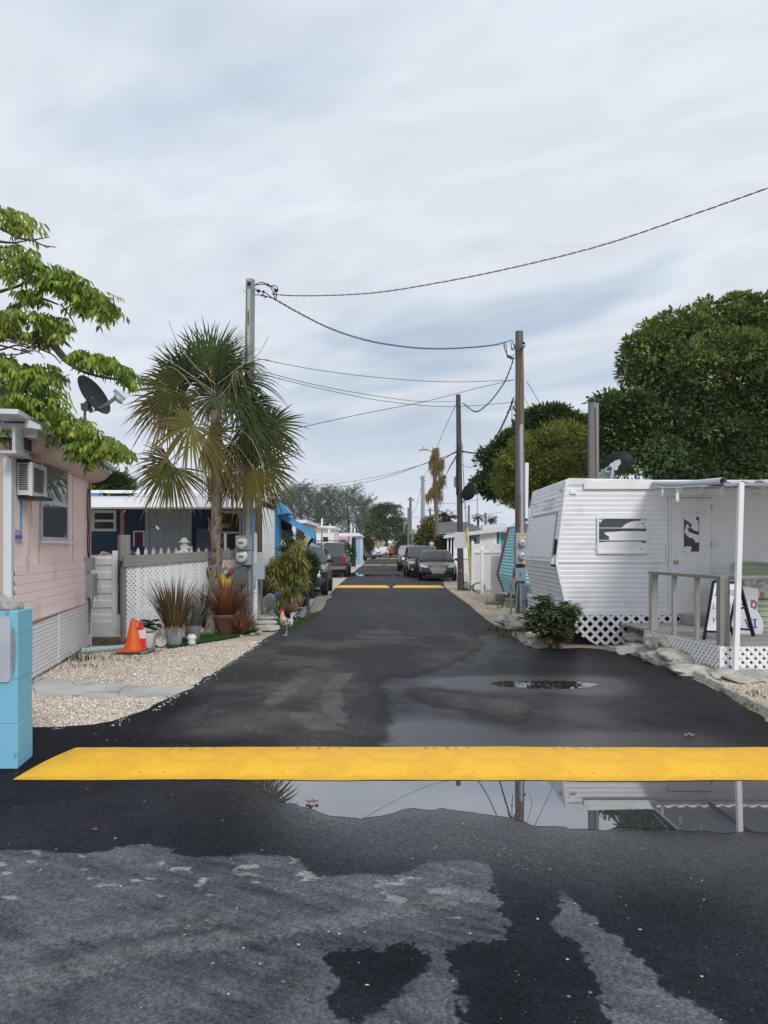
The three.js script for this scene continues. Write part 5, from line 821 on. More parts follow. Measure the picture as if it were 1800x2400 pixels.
{ // patio awning, its post and string bulbs
const t = thing('patio_awning', 'thin corrugated plastic awning sheet over the deck', 'awning', V(6,2.4,-10)); const A0 = V(4.38,2.63, zS + 0.05), A1 = V(4.19,2.40,-8.95), W = 5.3, n = 90, pos = [], idx = [];
for (let i = 0; i <= n; i++) for (let k = 0; k <= 8; k++) { const s = k / 8, x = A0.x + (A1.x - A0.x) * s + W * i / n, y = A0.y + (A1.y - A0.y) * s + 0.022 * Math.sin(i * 1.9) + 0.015 * (vn2(x * 2, s * 3,4) - 0.5) + (i < 12 ? -0.03 * (1 - i / 12) * s : 0), z = A0.z + (A1.z - A0.z) * s; pos.push(x, y, z); }
for (let i = 0; i < n; i++) for (let k = 0; k < 8; k++) { const a = i * 9 + k, b = a + 9; idx.push(a, b, b + 1, a, b + 1, a + 1); } const g = new THREE.BufferGeometry(); g.setAttribute('position', new THREE.BufferAttribute(new Float32Array(pos), 3)); g.setIndex(idx); g.computeVertexNormals();
part('sheet', g, mat([0.55,0.60,0.66], { rough: 0.5, map: T_grime, trans: 0.2 }), t); part('side_tube', tapered([A0.clone().add(V(0,0.0,0)), A0.clone().lerp(A1,0.5).add(V(0,-0.02,0)), A1],0.03,0.045,10), mat([0.58,0.62,0.67], { rough: 0.5, map: T_grime }), t); part('front_beam', bx(A1.x, A1.x + W, 2.34,2.375, A1.z - 0.03, A1.z + 0.02), mat([0.30,0.33,0.36], { rough: 0.6 }), t);
for (let i = 0; i < 4; i++) part('rafter', bar(A0.clone().add(V(0.9 + i * 1.3,-0.05,0)), A1.clone().add(V(0.9 + i * 1.3,-0.05,0)), 0.03,0.05), mat([0.12,0.13,0.14], { rough: 0.7 }), t);
single('awning_post', bar(V(4.275,0.0,-8.83), V(4.39,2.38,-8.92), 0.062,0.062, V(0,0,1), 0.006), M.white, 'leaning white square post holding up the patio awning', 'post');
const cord = [[1532,1138],[1552,1143],[1594,1142],[1650,1139],[1692,1141],[1740,1138],[1790,1141],[1830,1139]].map(([a, b], i) => P(a, b, i < 3 ? 11.2 - i * 0.6 : 9.3)); single('light_cord', tube(cord, 0.005,5,60), M.whitePlain, 'thin white cord of string lights under the patio awning', 'cord');
const bulbs = [[1553,1161,11, 'leftmost hanging string bulb under the patio awning, beside the caravan wall'],[1587,1170,9.6, 'low hanging string bulb in front of the top left corner of the caravan door'],[1596,1153,10.6, 'small string bulb just above the caravan door, half hidden behind another'],[1643,1153,10.2, 'small string bulb above the middle of the caravan door'],[1692,1156,9.3, 'large white string bulb hanging between the door and the leaning post'],[1789,1152,9.3, 'white string bulb at the right edge beyond the leaning post']];
for (const [a, b, d, l] of bulbs) { const c = P(a, b, d), t2 = thing('string_bulb', l, 'light bulb'
, c, 'white string bulbs under the patio awning'); part('glass', lathe([[0,-0.05],[0.018,-0.045],[0.028,-0.015],[0.024,0.02],[0.016,0.04]], c, 14), mat([0.72,0.72,0.72], { rough: 0.2 }), t2); part('socket', [rod(c.clone().add(V(0,0.035,0)), c.clone().add(V(0,0.085,0)), 0.02), rod(c.clone().add(V(0,0.08,0)), P(a, 1139, d), 0.004)], M.whitePlain, t2); }
}
{ // stones along the deck
const list = [ // px centre, half width px, half height px, depth, tilt, label, dark
[1513,1515,42,9,11.0,0.05, 'long flat grey stone high in the pile against the caravan lattice', 0],[1516,1499,46,11,11.15,-0.05, 'dark timber-like stone on top of the pile by the deck corner', 1],[1500,1525,36,10,10.9,0.12, 'rounded grey stone wedged in the middle of the pile', 1],[1468,1524,22,8,10.8,0, 'small rounded pale stone at the left end of the pile', 0],[1520,1532,34,8,10.5,0.05, 'flat grey stone low in the pile beside the road', 1],[1540,1511,34,20,10.7,0.6, 'tilted grey slab leaning on the deck corner', 0],[1570,1518,36,20,10.3,0.5, 'large tilted slab leaning on the deck lattice', 0],[1530,1543,30,7,10.2,0.1, 'thin pale stone in front of the leaning slabs', 0],[1580,1550,50,24,9.75,0.12, 'broad pale wedge-shaped boulder in the middle of the stone row', 0],[1628,1570,40,9,9.2,-0.03, 'dark mossy flat stone against the deck lattice', 2],[1623,1588,42,13,9.05,0.05, 'low pale stone before the lattice corner', 0],[1679,1588,22,10,8.85,0, 'small round pale stone between two flat ones', 0],[1748,1592,50,11,8.75,0.02, 'long flat pale stone below the front lattice', 0],[1815,1582,30,9,8.9,0, 'flat stone at the right edge of the photo below the lattice', 0],[1240,1495,14,7,12.2,0, 'small white stone under the caravan corner shrub', 0],[1268,1512,24,10,11.6,0, 'pale rock in front of the caravan corner shrub', 0],[1205,1458,34,14,14.0,0, 'pale rounded rock beside the meter pole', 0],[1250,1487,16,6,12.6,0, 'flat pale pebble beside the shrub', 0]];
list.forEach(([a, b, hw, hh, d, tilt, l, dk], i) => { const c = P(a, b, d), s = d / F, g = mergeVertices(new THREE.IcosahedronGeometry(1,12).deleteAttribute('uv').deleteAttribute('normal')), p = g.attributes.position, sx = hw * s, sy = Math.max(0.03, hh * s), sz = Math.min(sx, 0.30) * 0.95;
for (let k = 0; k < p.count; k++) { const q = V().fromBufferAttribute(p, k); const e = Math.pow(Math.abs(q.x) ** 4 + Math.abs(q.y) ** 5 + Math.abs(q.z) ** 4,-0.25); q.multiplyScalar(0.45 + 0.55 * e); const f = 1 + 0.75 * (vn3(q.x * 1.5 + i * 7, q.y * 1.5, q.z * 1.5,6) - 0.5) + 0.12 * (vn3(q.x * 6 + i, q.y * 6, q.z * 6,7) - 0.5), ly = 0.01 * Math.sin(q.y * 9 + i); q.set(q.x * f * sx * (1 + ly), q.y * (0.8 + 0.2 * f) * sy, q.z * f * sz * (1 + ly)); p.setXYZ(k, q.x, q.y, q.z); }
g.rotateX(0.12); g.rotateZ(-tilt); g.rotateY(hash2(i, 3,3) - 0.5); g.computeVertexNormals(); g.translate(c.x, Math.max(c.y, sy * 0.5), c.z); single('garden_stone', g, dk === 2 ? mat([0.30,0.31,0.24], { rough: 0.95, map: T_rock, bump: rerep(T_rock, 3), bumpScale: 0.012 }) : dk ? M.rockDark : M.rock, l, 'stone', 'stones along the deck edge'); });
// rough concrete edging along the asphalt
const eg = thing('concrete_edging', 'broken pale concrete edging along the right side of the road', 'edging', V(3.7,0,-8.5)); const line = [[3.36,-11.2],[3.62,-10.62],[3.73,-10.1],[3.76,-9.3],[3.74,-8.5],[3.67,-7.5],[3.55,-6.7],[3.5,-6.0]];
for (let i = 0; i + 1 < line.length; i++) for (let k = 0; k < 2; k++) { const a = V(line[i][0],0, line[i][1]), b = V(line[i + 1][0],0, line[i + 1][1]), p = a.clone().lerp(b, k / 2 + 0.01), q = a.clone().lerp(b, k / 2 + 0.49); const w = 0.08 + 0.05 * hash2(i, k, 8), g = bar(p, q, 0.05 + 0.02 * hash2(i, k, 9), w, V(0,1,0), 0.012); part('kerb_piece', g.translate(0.05 + 0.03 * hash2(i, k, 4), 0.006,0), M.rock, eg); }
}
// ---------------------------------------------------------------- utility poles, wires, street background
function poleAt(name, label, base, top, r0, r1, m, group) {
const t = thing(name, label, 'utility pole', base.clone(), group);
const n = 14, g = new THREE.CylinderGeometry(r1, r0,1,18, n, false), p = g.attributes.position;
for (let i = 0; i < p.count; i++) { const y = p.getY(i) + 0.5, q = base.clone().lerp(top, y), a = Math.atan2(p.getZ(i), p.getX(i)), f = 1 + 0.07 * (vn3(Math.cos(a) * 2.5 + base.x, y * 5, Math.sin(a) * 2.5,3) - 0.5) * 2; p.setXYZ(i, q.x + p.getX(i) * f, q.y, q.z + p.getZ(i) * f); }
g.computeVertexNormals(); part('shaft', g, m, t); return t;
}
const metre = (t, c, N, U, y, r = 0.085, body = true) => { // glass electricity meter facing N
const o = c.clone(); const q = new THREE.Quaternion().setFromUnitVectors(UP, N), m4 = new THREE.Matrix4().compose(o, q, V(1,1,1));
const mt = part('meter', new THREE.LatheGeometry([[0.0,0.0],[r * 1.15,0],[r * 1.15,0.035],[r, 0.04],[r * 0.97,0.09],[r * 0.8,0.12],[0,0.125]].map(p => new THREE.Vector2(...p)), 28).applyMatrix4(m4), mat([0.55,0.56,0.55], { rough: 0.15, coat: 1 }), t);
part('dial', prism([[-r * 0.5,0.0],[r * 0.5,0.0],[r * 0.5, r * 0.45],[-r * 0.5, r * 0.45]], o.clone().addScaledVector(N, 0.126), U, UP, N, 0,0.003), mat([0.16,0.17,0.17], { rough: 0.4 }), mt);
part('ring', new THREE.TorusGeometry(r * 1.12,0.01,6,32).applyMatrix4(new THREE.Matrix4().makeRotationX(Math.PI / 2)).applyMatrix4(m4), M.silver, mt);
};
{ // left power pole, grey weathered
const d = 13.75, b = P(578,1483, d); b.y = 0; const top = P(587,656, d), t = poleAt('utility_pole', 'tall grey power pole with two stacked meters behind the palm on the left', b, top, 0.115,0.082, mat([0.32,0.36,0.36], { rough: 0.9, map: rerep(T_wood, 0.45,0.16), bump: rerep(T_wood, 0.45,0.16), bumpScale: 0.006 }));
const at = (px, py, n = 0) => P(px, py, d - n);
part('conduit', [rod(at(580,1260,0.13), at(583,668,0.10), 0.034)], mat([0.40,0.44,0.43], { rough: 0.5, map: T_grime }), t); part('rust_patch', [tapered([at(582,728,0.125), at(582,745,0.133), at(582,764,0.125)],0.018,0.018,8)], M.rust, t);
part('weatherhead', [rod(at(583,672,0.10), at(583,660,0.13), 0.04,0.05), ball(at(583,660,0.14), 0.052)], M.greyPlastic, t); part('weatherhead_mouth', ball(at(584,664,0.185), 0.036), M.black, t);
part('bracket', [bar(at(570,680,0.1), at(576,685,0.1), 0.012), bar(at(594,674,0.1), at(602,676,0.1), 0.02)], M.steel, t); part('insulator', [ball(at(606,682,0.1), 0.035), ball(at(622,696,0.1), 0.022)], M.black, t);
// meter cabinets
part('meter_cabinet', rbx(b.x - 0.17, b.x + 0.13,1.53,1.80, -d + 0.11, -d + 0.21,0.01), M.steel, t); part('meter_cabinet', rbx(b.x - 0.17, b.x + 0.13,1.25,1.515, -d + 0.11, -d + 0.21,0.01), M.steel, t);
metre(t, V(b.x - 0.045,1.645, -d + 0.21), FZ, RX, 0,0.095); metre(t, V(b.x - 0.045,1.39, -d + 0.21), FZ, RX, 0,0.095);
part('switch_box', rbx(b.x - 0.21, b.x + 0.02,0.88,1.22, -d + 0.10, -d + 0.19,0.01), mat([0.11,0.12,0.13], { rough: 0.6 }), t); part('switch_box', rbx(b.x + 0.17, b.x + 0.36,0.98,1.29, -d + 0.05, -d + 0.2,0.01), mat([0.36,0.42,0.5], { rough: 0.5 }), t);
part('conduit', [rod(V(b.x + 0.2,0.8, -d + 0.22), V(b.x + 0.19,1.05, -d + 0.2), 0.02), rod(V(b.x + 0.02,0, -d + 0.14), V(b.x + 0.02,0.72, -d + 0.14), 0.02)], M.conduit, t);
part('ground_wire', tube([V(b.x + 0.06,0.02, -d + 0.13), V(b.x + 0.05,1.0, -d + 0.13), V(b.x + 0.07,2.6, -d + 0.11)],0.006,5), M.cable, t);
}
{ // right power pole with meters and conduits
const d = 17.67, b = P(1220,1436, d); b.y = 0; const top = P(1217,777, d), t = poleAt('utility_pole', 'tall weathered power pole with rusty conduit and meters beside the white caravan', b, top, 0.135,0.095, mat([0.17,0.168,0.165], { rough: 0.9, map: rerep(T_wood, 0.45,0.16), bump: rerep(T_wood, 0.45,0.16), bumpScale: 0.008 }));
const at = (px, py, n = 0.1) => P(px, py, d - n);
part('conduit', rod(at(1219,1000), at(1223,815), 0.04), M.rust, t); part('conduit', rod(at(1223,1250), at(1221,995), 0.046), mat([0.40,0.42,0.44], { rough: 0.5, map: T_grime }), t); part('conduit', rod(at(1217,1230,0.13), at(1218,1160,0.13), 0.025), M.rust, t);
part('weatherhead', [tapered([at(1223,816), at(1224,808), at(1227,806,0.2)],0.045,0.05,8), ball(at(1227,811,0.16), 0.05)], M.greyPlastic, t); part('band', [new THREE.TorusGeometry(0.12,0.012,6,24).rotateX(Math.PI / 2).translate(b.x, P(0,1008, d).y, b.z)], M.rust, t);
const box = (a, e, c, f, n0, n1, m, nm) => { const p = P(a, c, d - 0.2), q = P(e, f, d - 0.2); return part(nm, rbx(p.x, q.x, q.y, p.y, -d + n0, -d + n1,0.012), m, t); };
const cab = mat([0.36,0.40,0.45], { rough: 0.5, map: T_grime });
box(1208,1234,1249,1322,0.12,0.28, cab, 'meter_cabinet'); box(1205,1208,1250,1322,0.14,0.26, mat([0.2,0.22,0.25], { rough: 0.5 }), 'cabinet_side');
metre(t, P(1223.5,1273, d - 0.28), FZ, RX, 0,0.075); metre(t, P(1223.5,1304, d - 0.28), FZ, RX, 0,0.075);
box(1216,1231,1257,1263,0.282,0.288, mat([0.75,0.5,0.04], { rough: 0.5 }), 'warning_label'); box(1223,1230,1315,1322,0.282,0.288, mat([0.75,0.55,0.04], { rough: 0.5 }), 'warning_label');
const cv = document.createElement('canvas'); cv.width = 128; cv.height = 160; const c = cv.getContext('2d'); c.fillStyle = '#8795a6'; c.fillRect(0,0,128,160); c.fillStyle = '#1a1c20'; c.font = 'bold 62px sans-serif'; c.textAlign = 'center'; c.fillText('S', 66,104);
const tx = new THREE.CanvasTexture(cv); tx.colorSpace = THREE.SRGBColorSpace;
box(1207,1231,1331,1362,0.13,0.30, mat([0.24,0.29,0.36], { rough: 0.5 }), 'switch_box'); { const p = P(1207.6,1331.6, d - 0.3), q = P(1230.4,1361.4, d - 0.3); part('switch_box_door', new THREE.PlaneGeometry(q.x - p.x, p.y - q.y).translate((p.x + q.x) / 2, (p.y + q.y) / 2, -d + 0.304), new THREE.MeshStandardMaterial({ map: tx, roughness: 0.5, side: THREE.DoubleSide }), t); }
box(1203,1207,1331,1352,0.12,0.2, mat([0.2,0.2,0.17], { rough: 0.7 }), 'cable_box');
part('conduit', [rod(P(1221,1437, d - 0.2), P(1219,1362, d - 0.2), 0.024)], M.conduit, t); part('hose', tube([P(1215,1362, d - 0.22), P(1211,1395, d - 0.24), P(1210,1420, d - 0.25), P(1207,1436, d - 0.3)],0.014,6), M.greyPlastic, t);
part('bolt', bar(P(1203,1285, d - 0.2), P(1210,1286, d - 0.2), 0.025), M.black, t);
const p2 = thing('meter_post', 'short grey pipe post with a small electric box beside the meter pole', 'post', V(P(1197,1444,16.9).x, 0,-16.9)); part('pipe', rod(P(1198,1446,16.9), P(1197,1372,16.9), 0.026), M.conduit, p2); part('box', rbx(P(1192,0,16.9).x, P(1201,0,16.9).x, P(0,1374,16.9).y, P(0,1357,16.9).y, -16.9,-16.8,0.01), mat([0.25,0.28,0.36], { rough: 0.5 }), p2); part('arm', bar(P(1201,1365,16.9), P(1208,1363,17.2), 0.03), M.conduit, p2);
const cabt = thing('utility_cabinet', 'blue-grey metal utility cabinet between the meter pole and the caravan', 'cabinet', P(1240,1410,16.6)); { const p = P(1225,1369,16.6), q = P(1252,1407,16.6); part('body', rbx(p.x, q.x, q.y, p.y, -16.75,-16.55,0.012), mat([0.27,0.33,0.40], { rough: 0.5, map: T_grime }), cabt); part('door', rbx(p.x + 0.1, q.x - 0.01, q.y + 0.01, p.y - 0.01,-16.55,-16.53,0.005), mat([0.32,0.38,0.46], { rough: 0.5 }), cabt); part('leg', bx(p.x + 0.03, p.x + 0.08,0, q.y, -16.7,-16.65), M.steel, cabt); }
single('vent_pipe', rod(P(1232,1215,19.6), P(1234,1085,19.6), 0.062), M.whitePlain, 'tall plain white pipe standing behind the right power pole', 'pipe');
}
{ // stump pole behind the caravan
const d = 16.0, b = P(1392,1340, d); b.y = 0; const t = poleAt('utility_pole', 'cut off grey wooden pole with a leafy sprig on top behind the caravan', b, P(1391,946, d), 0.13,0.115, mat([0.26,0.265,0.275], { rough: 0.9, map: rerep(T_wood, 0.45,0.16), bump: rerep(T_wood, 0.45,0.16), bumpScale: 0.01 }));
part('splinter', [bar(P(1382,955, d), P(1381,944, d), 0.04), bar(P(1390,955, d), P(1391,943, d), 0.06), bar(P(1400,955, d), P(1400,947, d), 0.04)], M.greyWood, t); part('conduit', rod(P(1399,1200, d - 0.14), P(1396,955, d - 0.14), 0.012), M.rust, t);
}
{ // second pole on the right with blank sign and yellow guy guard
const d = 26.9, b = P(1080,1383, d); b.y = 0; const t = poleAt('utility_pole', 'tall brown pole with a blank pale panel standing on gravel beside the black sedan', b, P(1074,925, d), 0.125,0.085, M.darkPole);
const p = P(1066,1247, d - 0.15), q = P(1093,1285, d - 0.15); part('panel', rbx(p.x, q.x, q.y, p.y, -d + 0.13, -d + 0.15,0.006), mat([0.60,0.62,0.66], { rough: 0.5, map: T_grime }), t); part('band', new THREE.CylinderGeometry(0.128,0.128,0.05,20).translate(b.x, P(0,1337, d).y, b.z), mat([0.34,0.17,0.1], { rough: 0.7 }), t);
part('cable_riser', tapered([P(1072,1160, d - 0.1), P(1071,1120, d - 0.1), P(1073,1040, d - 0.1)],0.05,0.03,8), M.black, t); part('strip', bar(P(1066,1142, d), P(1066,1117, d), 0.06,0.04), M.greyPlastic, t);
const c = P(1098,1152, d - 0.4), n = V(0.5,-0.15,-0.85).normalize(), m = new THREE.Matrix4().compose(c, new THREE.Quaternion().setFromUnitVectors(UP, n), V(1,1,1)), ds = thing('satellite_dish', 'black satellite dish fixed to the brown pole above the sedan', 'satellite dish', c);
part('reflector', new THREE.LatheGeometry([[0,-0.02],[0.15,-0.012],[0.26,0.01],[0.34,0.05],[0.335,0.06],[0.25,0.03],[0,0]].map(p => new THREE.Vector2(...p)), 32).scale(0.8,1,1).applyMatrix4(m), M.dish, ds); part('arm', tube([P(1084,1178, d - 0.1), P(1090,1168, d - 0.2), c],0.025,6), M.conduit, ds);
const gg = thing('guy_guard', 'yellow guy wire guard leaning beside the brown pole', 'guy guard', P(1105,1390, d - 0.4)); part('guard', tapered([P(1105,1374, d - 0.4), P(1095,1237, d - 0.2)],0.045,0.04,8), mat([0.72,0.56,0.10], { rough: 0.6 }), gg); part('tip', rod(P(1105,1380, d - 0.4), P(1105,1372, d - 0.4), 0.05), M.black, gg); part('anchor', bar(P(1104,1398, d - 0.5), P(1105,1380, d - 0.4), 0.03), M.steel, gg); part('wire', rod(P(1095,1240, d - 0.2), P(1077,960, d), 0.007), M.steel, gg);
}
// farther poles
const far = [[991,1290,1115,62,0.2, 'pale far pole left of the shaggy dead trunk'],[962,1290,1165,80,0.2, 'dark far pole with crossarms above the red car roof'],[957,1290,1190,96,0.16, 'thin far pole beside the dark crossarm pole'],[1008,1270,1190,110,0.2, 'thin far pole with a crossarm behind the dead trunk'],[1099,1225,1184,60,0.12, 'short dark pole above the grey hip roof'],[1138,1240,1202,50,0.12, 'pale pole above the white house roof'],[296,1175,1094,34,0.1, 'thin pole above the porch house roof at left'],[947,1280,1210,130,0.15, 'small distant pole near the end of the road']];
for (const [x, y0, y1, d, r, l] of far) { const b = P(x, y0, d); b.y = 0; const t = poleAt('utility_pole', l, b, P(x, y1, d), r, r * 0.7, x === 991 ? mat([0.28,0.32,0.33], { rough: 0.8 }) : M.poleWood); if (x === 962 || x === 1008) part('crossarm', [bar(P(x - 7, y1 + 6, d), P(x + 9, y1 + 6, d), 0.14)], M.poleWood, t); if (x === 991) part('fitting', [bar(P(986,1148, d), P(991,1150, d), 0.2), bar(P(984,1120, d), P(990,1122, d), 0.12), bar(P(993,1127, d), P(998,1126, d), 0.1)], M.greyPlastic, t); }
{ // dead trunk wrapped in vines with a street lamp behind
const d = 46, t = thing('vine_trunk', 'dead brown palm trunk wrapped in shaggy dry vines above the parked cars', 'tree', V(P(1023,0, d).x, 0, -d));
const b = P(1023,1290, d); b.y = 0; part('trunk', [tapered([b, P(1024,1240, d), P(1021,1170, d), P(1019,1110, d), P(1021,1056, d)],0.17,0.11,10,0.3), tapered([P(1021,1145, d), P(1030,1132, d), P(1046,1117, d)],0.09,0.05,8,0.3), tapered([P(1020,1140, d), P(1008,1158, d), P(1000,1163, d)],0.09,0.05,8,0.3), tapered([P(1024,1100, d), P(1034,1085, d), P(1042,1072, d)],0.06,0.03,8,0.3)], M.bark, t);
const r = rngOf(91), pos = [], col = []; const spots = [[1021,1060,10,14,60],[1019,1080,12,16,55],[1023,1098,11,14,60],[1035,1085,7,16,35],[1024,1136,13,12,80],[1036,1122,10,14,55],[1014,1152,12,10,55],[1028,1158,12,14,40],[1003,1162,7,6,30],[1011,1085,6,24,30]];
for (const [x, y, rx, ry, n] of spots) for (let i = 0; i < n * 4; i++) { const p = P(x + (r() + r() - 1) * rx, y + (r() + r() - 1) * ry, d + (r() - 0.5) * 0.5), L = 0.15 + r() * r() * 0.75, w = 0.012 + r() * 0.014, a = r() * 6.3; const q = p.clone().add(V(Math.cos(a) * 0.16, -L, Math.sin(a) * 0.16)); pos.push(p.x - w, p.y, p.z, p.x + w, p.y, p.z, q.x, q.y, q.z); const c = mixc([0.20,0.12,0.05], r() > 0.5 ? [0.16,0.15,0.07] : [0.30,0.18,0.06], r()); for (let k = 0; k < 3; k++) col.push(...c); }
const g = new THREE.BufferGeometry(); g.setAttribute('position', new THREE.BufferAttribute(new Float32Array(pos), 3)); g.setAttribute('color', new THREE.BufferAttribute(new Float32Array(col), 3)); g.computeVertexNormals(); part('foliage', g, M.leafMatte, t);
const sl = thing('street_lamp', 'street lamp arm reaching left from the top of the dead trunk', 'street lamp', P(1010,1060,46.4)); part('arm', tube([P(1016,1066,46.4), P(1010,1057,46.4), P(1001,1053,46.4)],0.04,6), M.steel, sl); part('lamp_head', tapered([P(1002,1053,46.4), P(994,1052,46.4), P(982,1055,46.4)],0.10,0.07,8), mat([0.5,0.52,0.55], { rough: 0.4 }), sl); part('photocell', ball(P(993,1049,46.4), 0.07), M.greyPlastic, sl);
single('planter_box', [bx(P(1008,0,45).x, P(1026,0,45).x, 0.9, P(0,1270,45).y, -45.4,-44.8)], M.white, 'weathered white box standing behind the dark parked cars', 'box');
}
// radio masts
for (const [x, y0, y1, d, l] of [[1119,1240,1140,140, 'thin lattice radio mast between the sea almond branches and the brown pole'],[1029,1250,1170,170, 'thin distant radio mast behind the dead trunk'],[1346,990,965,90, 'red topped radio mast rising behind the round tree']]) { const t = thing('radio_mast', l, 'mast', V(P(x, 0, d).x, 0, -d)); const a = P(x, y0, d); a.y = 0; const b = P(x, y1, d); const w = d * 0.0011; for (const [i, k] of [[-1,-1],[1,-1],[0,1]]) part('leg', rod(a.clone().add(V(i * w, 0, k * w)), b.clone().add(V(i * w * 0.4,0, k * w * 0.4)), d * 0.00022, d * 0.0002,5), x === 1346 ? mat([0.45,0.12,0.1], { rough: 0.6 }) : M.steel, t); const br = []; for (let i = 0; i < 24; i++) { const p = a.clone().lerp(b, i / 24), q = a.clone().lerp(b, (i + 1) / 24), s = i % 2 ? 1 : -1; br.push(bar(p.add(V(-w * s * 0.8,0, -w * 0.7)), q.add(V(w * s * 0.8,0, -w * 0.7)), d * 0.0002)); } tag(part('brace', br, M.steel, t), null, null, null, 'stuff'); }

// wires
const wire = (label, pts, r, name = 'overhead_wire', m = M.cable, twist = 0) => {
const c = new THREE.CatmullRomCurve3(pts.map(([a, b, d]) => P(a, b, d)), false, 'centripetal'), n = 90;
if (!twist) return single(name, new THREE.TubeGeometry(c, n, r, 6), m, label, 'wire');
const t = thing(name, label, 'wire', c.getPoint(0)); for (let s = 0; s < twist; s++) { const q = []; for (let i = 0; i <= 200; i++) { const p = c.getPointAt(i / 200), a = i * 0.9 + s * 2 * Math.PI / twist, w = r * (1.1 + 0.9 * vn2(i * 0.12, s, 5)); q.push(p.add(V(Math.cos(a) * w * 0.5, Math.sin(a) * w, Math.cos(a) * w * 0.8))); } part('strand', new THREE.TubeGeometry(new THREE.CatmullRomCurve3(q), 260, r, 5), m, t); }
};
wire('long twisted cable rising from the left pole top to the upper right of the photo', [[640,690,14.2],[694,693,14],[868,687,13.4],[1031,662,12.8],[1194,629,12.2],[1410,575,11.4],[1627,502,10.6],[1900,405,9.8]],0.0055, 'overhead_wire', M.cable, 2);
wire('thick service cable sagging from the left pole top to the right power pole', [[642,700,14.4],[700,733,14.7],[770,768,15.1],[850,795,15.6],[935,811,16.1],[1010,817,16.6],[1090,815,17.1],[1160,808,17.5],[1190,801,17.6]],0.0085, 'overhead_wire', M.cable, 2);
wire('thin wire from the left pole to the right pole, uppermost of the middle three', [[590,838,14.4],[750,868,15.4],[900,886,16.2],[1050,895,17],[1205,891,17.67]],0.006);
wire('thin wire from the palm crown to the brown pole, middle of the three', [[610,868,14.6],[700,893,16],[850,923,19.5],[1000,942,24.5],[1070,940,26.9]],0.007);
wire('thin wire from the palm crown to the right pole, lowest of the three', [[625,880,14.6],[760,913,15.4],[900,940,16.2],[1050,953,17],[1205,943,17.67]],0.006);
wire('thin wire climbing from the palm to the right power pole', [[690,1005,14.4],[850,970,15.5],[1000,940,16.5],[1130,907,17.3],[1205,890,17.67]],0.006);
wire('twisted drop cable hanging from the right pole down to the brown pole', [[1205,838,17.6],[1190,880,18],[1170,915,19.5],[1140,950,22],[1115,965,24],[1085,945,26.8]],0.010, 'overhead_wire', M.cable, 2);
wire('black cable bundle drooping from the right pole to the brown pole', [[1202,940,17.6],[1190,970,18],[1168,1015,20],[1145,1045,23],[1120,1062,25],[1082,1058,26.8]],0.012, 'overhead_wire', M.cable, 3);
wire('slack loop of cable below the bundle at the brown pole', [[1165,1030,20],[1140,1068,22],[1115,1088,24],[1095,1095,26],[1073,1083,26.8]],0.008);
wire('short guy wire from the right pole to the round tree', [[1235,895,17.7],[1262,940,18.5],[1300,1000,20],[1330,1050,21.5]],0.007);
wire('long thin wire from the left background to the brown pole', [[640,1136,90],[760,1136,70],[880,1118,50],[980,1092,34],[1072,1060,26.9]],0.014);
wire('second long thin wire from the left background to the vine trunk', [[640,1144,95],[780,1142,75],[900,1120,58],[1018,1078,46]],0.018);
wire('wire from the vine trunk to the brown pole crown', [[1045,1074,46],[1055,1066,36],[1071,1058,26.9]],0.012, 'overhead_wire', M.cable, 2);
wire('steep cable from the brown pole to the vine trunk branch', [[1072,1065,26.9],[1060,1085,32],[1048,1108,42],[1028,1148,46]],0.014, 'overhead_wire', M.cable, 2);
wire('thin wire from the brown pole top to the far pale pole', [[1070,945,26.9],[1040,1010,36],[1010,1085,50],[992,1122,62]],0.012); wire('thin wire from the far pale pole to the far dark pole', [[991,1125,62],[978,1180,70],[962,1210,80]],0.016);
wire('thin horizontal wire behind the vine trunk', [[962,1175,80],[1020,1180,80],[1080,1178,80],[1150,1165,80]],0.016); wire('lower thin horizontal wire above the grey hip roof', [[962,1212,80],[1040,1216,80],[1100,1210,80],[1180,1200,80]],0.016);
wire('faint wire in the upper right corner of the sky', [[1760,712,30],[1830,668,24]],0.005); wire('drop wire beside the right pole', [[1222,920,17.6],[1238,950,17.8],[1246,985,18],[1240,1000,18.2]],0.005); wire('thin wire looping over the porch house roof at left', [[225,1065,12],[262,1075,14],[300,1100,15],[308,1130,15],[290,1155,15.4],[260,1158,15.4],[232,1152,15.4]],0.005);
wire('wire from the pink roof corner to the palm', [[260,1073,12],[330,1062,12.6],[400,1050,13]],0.004);
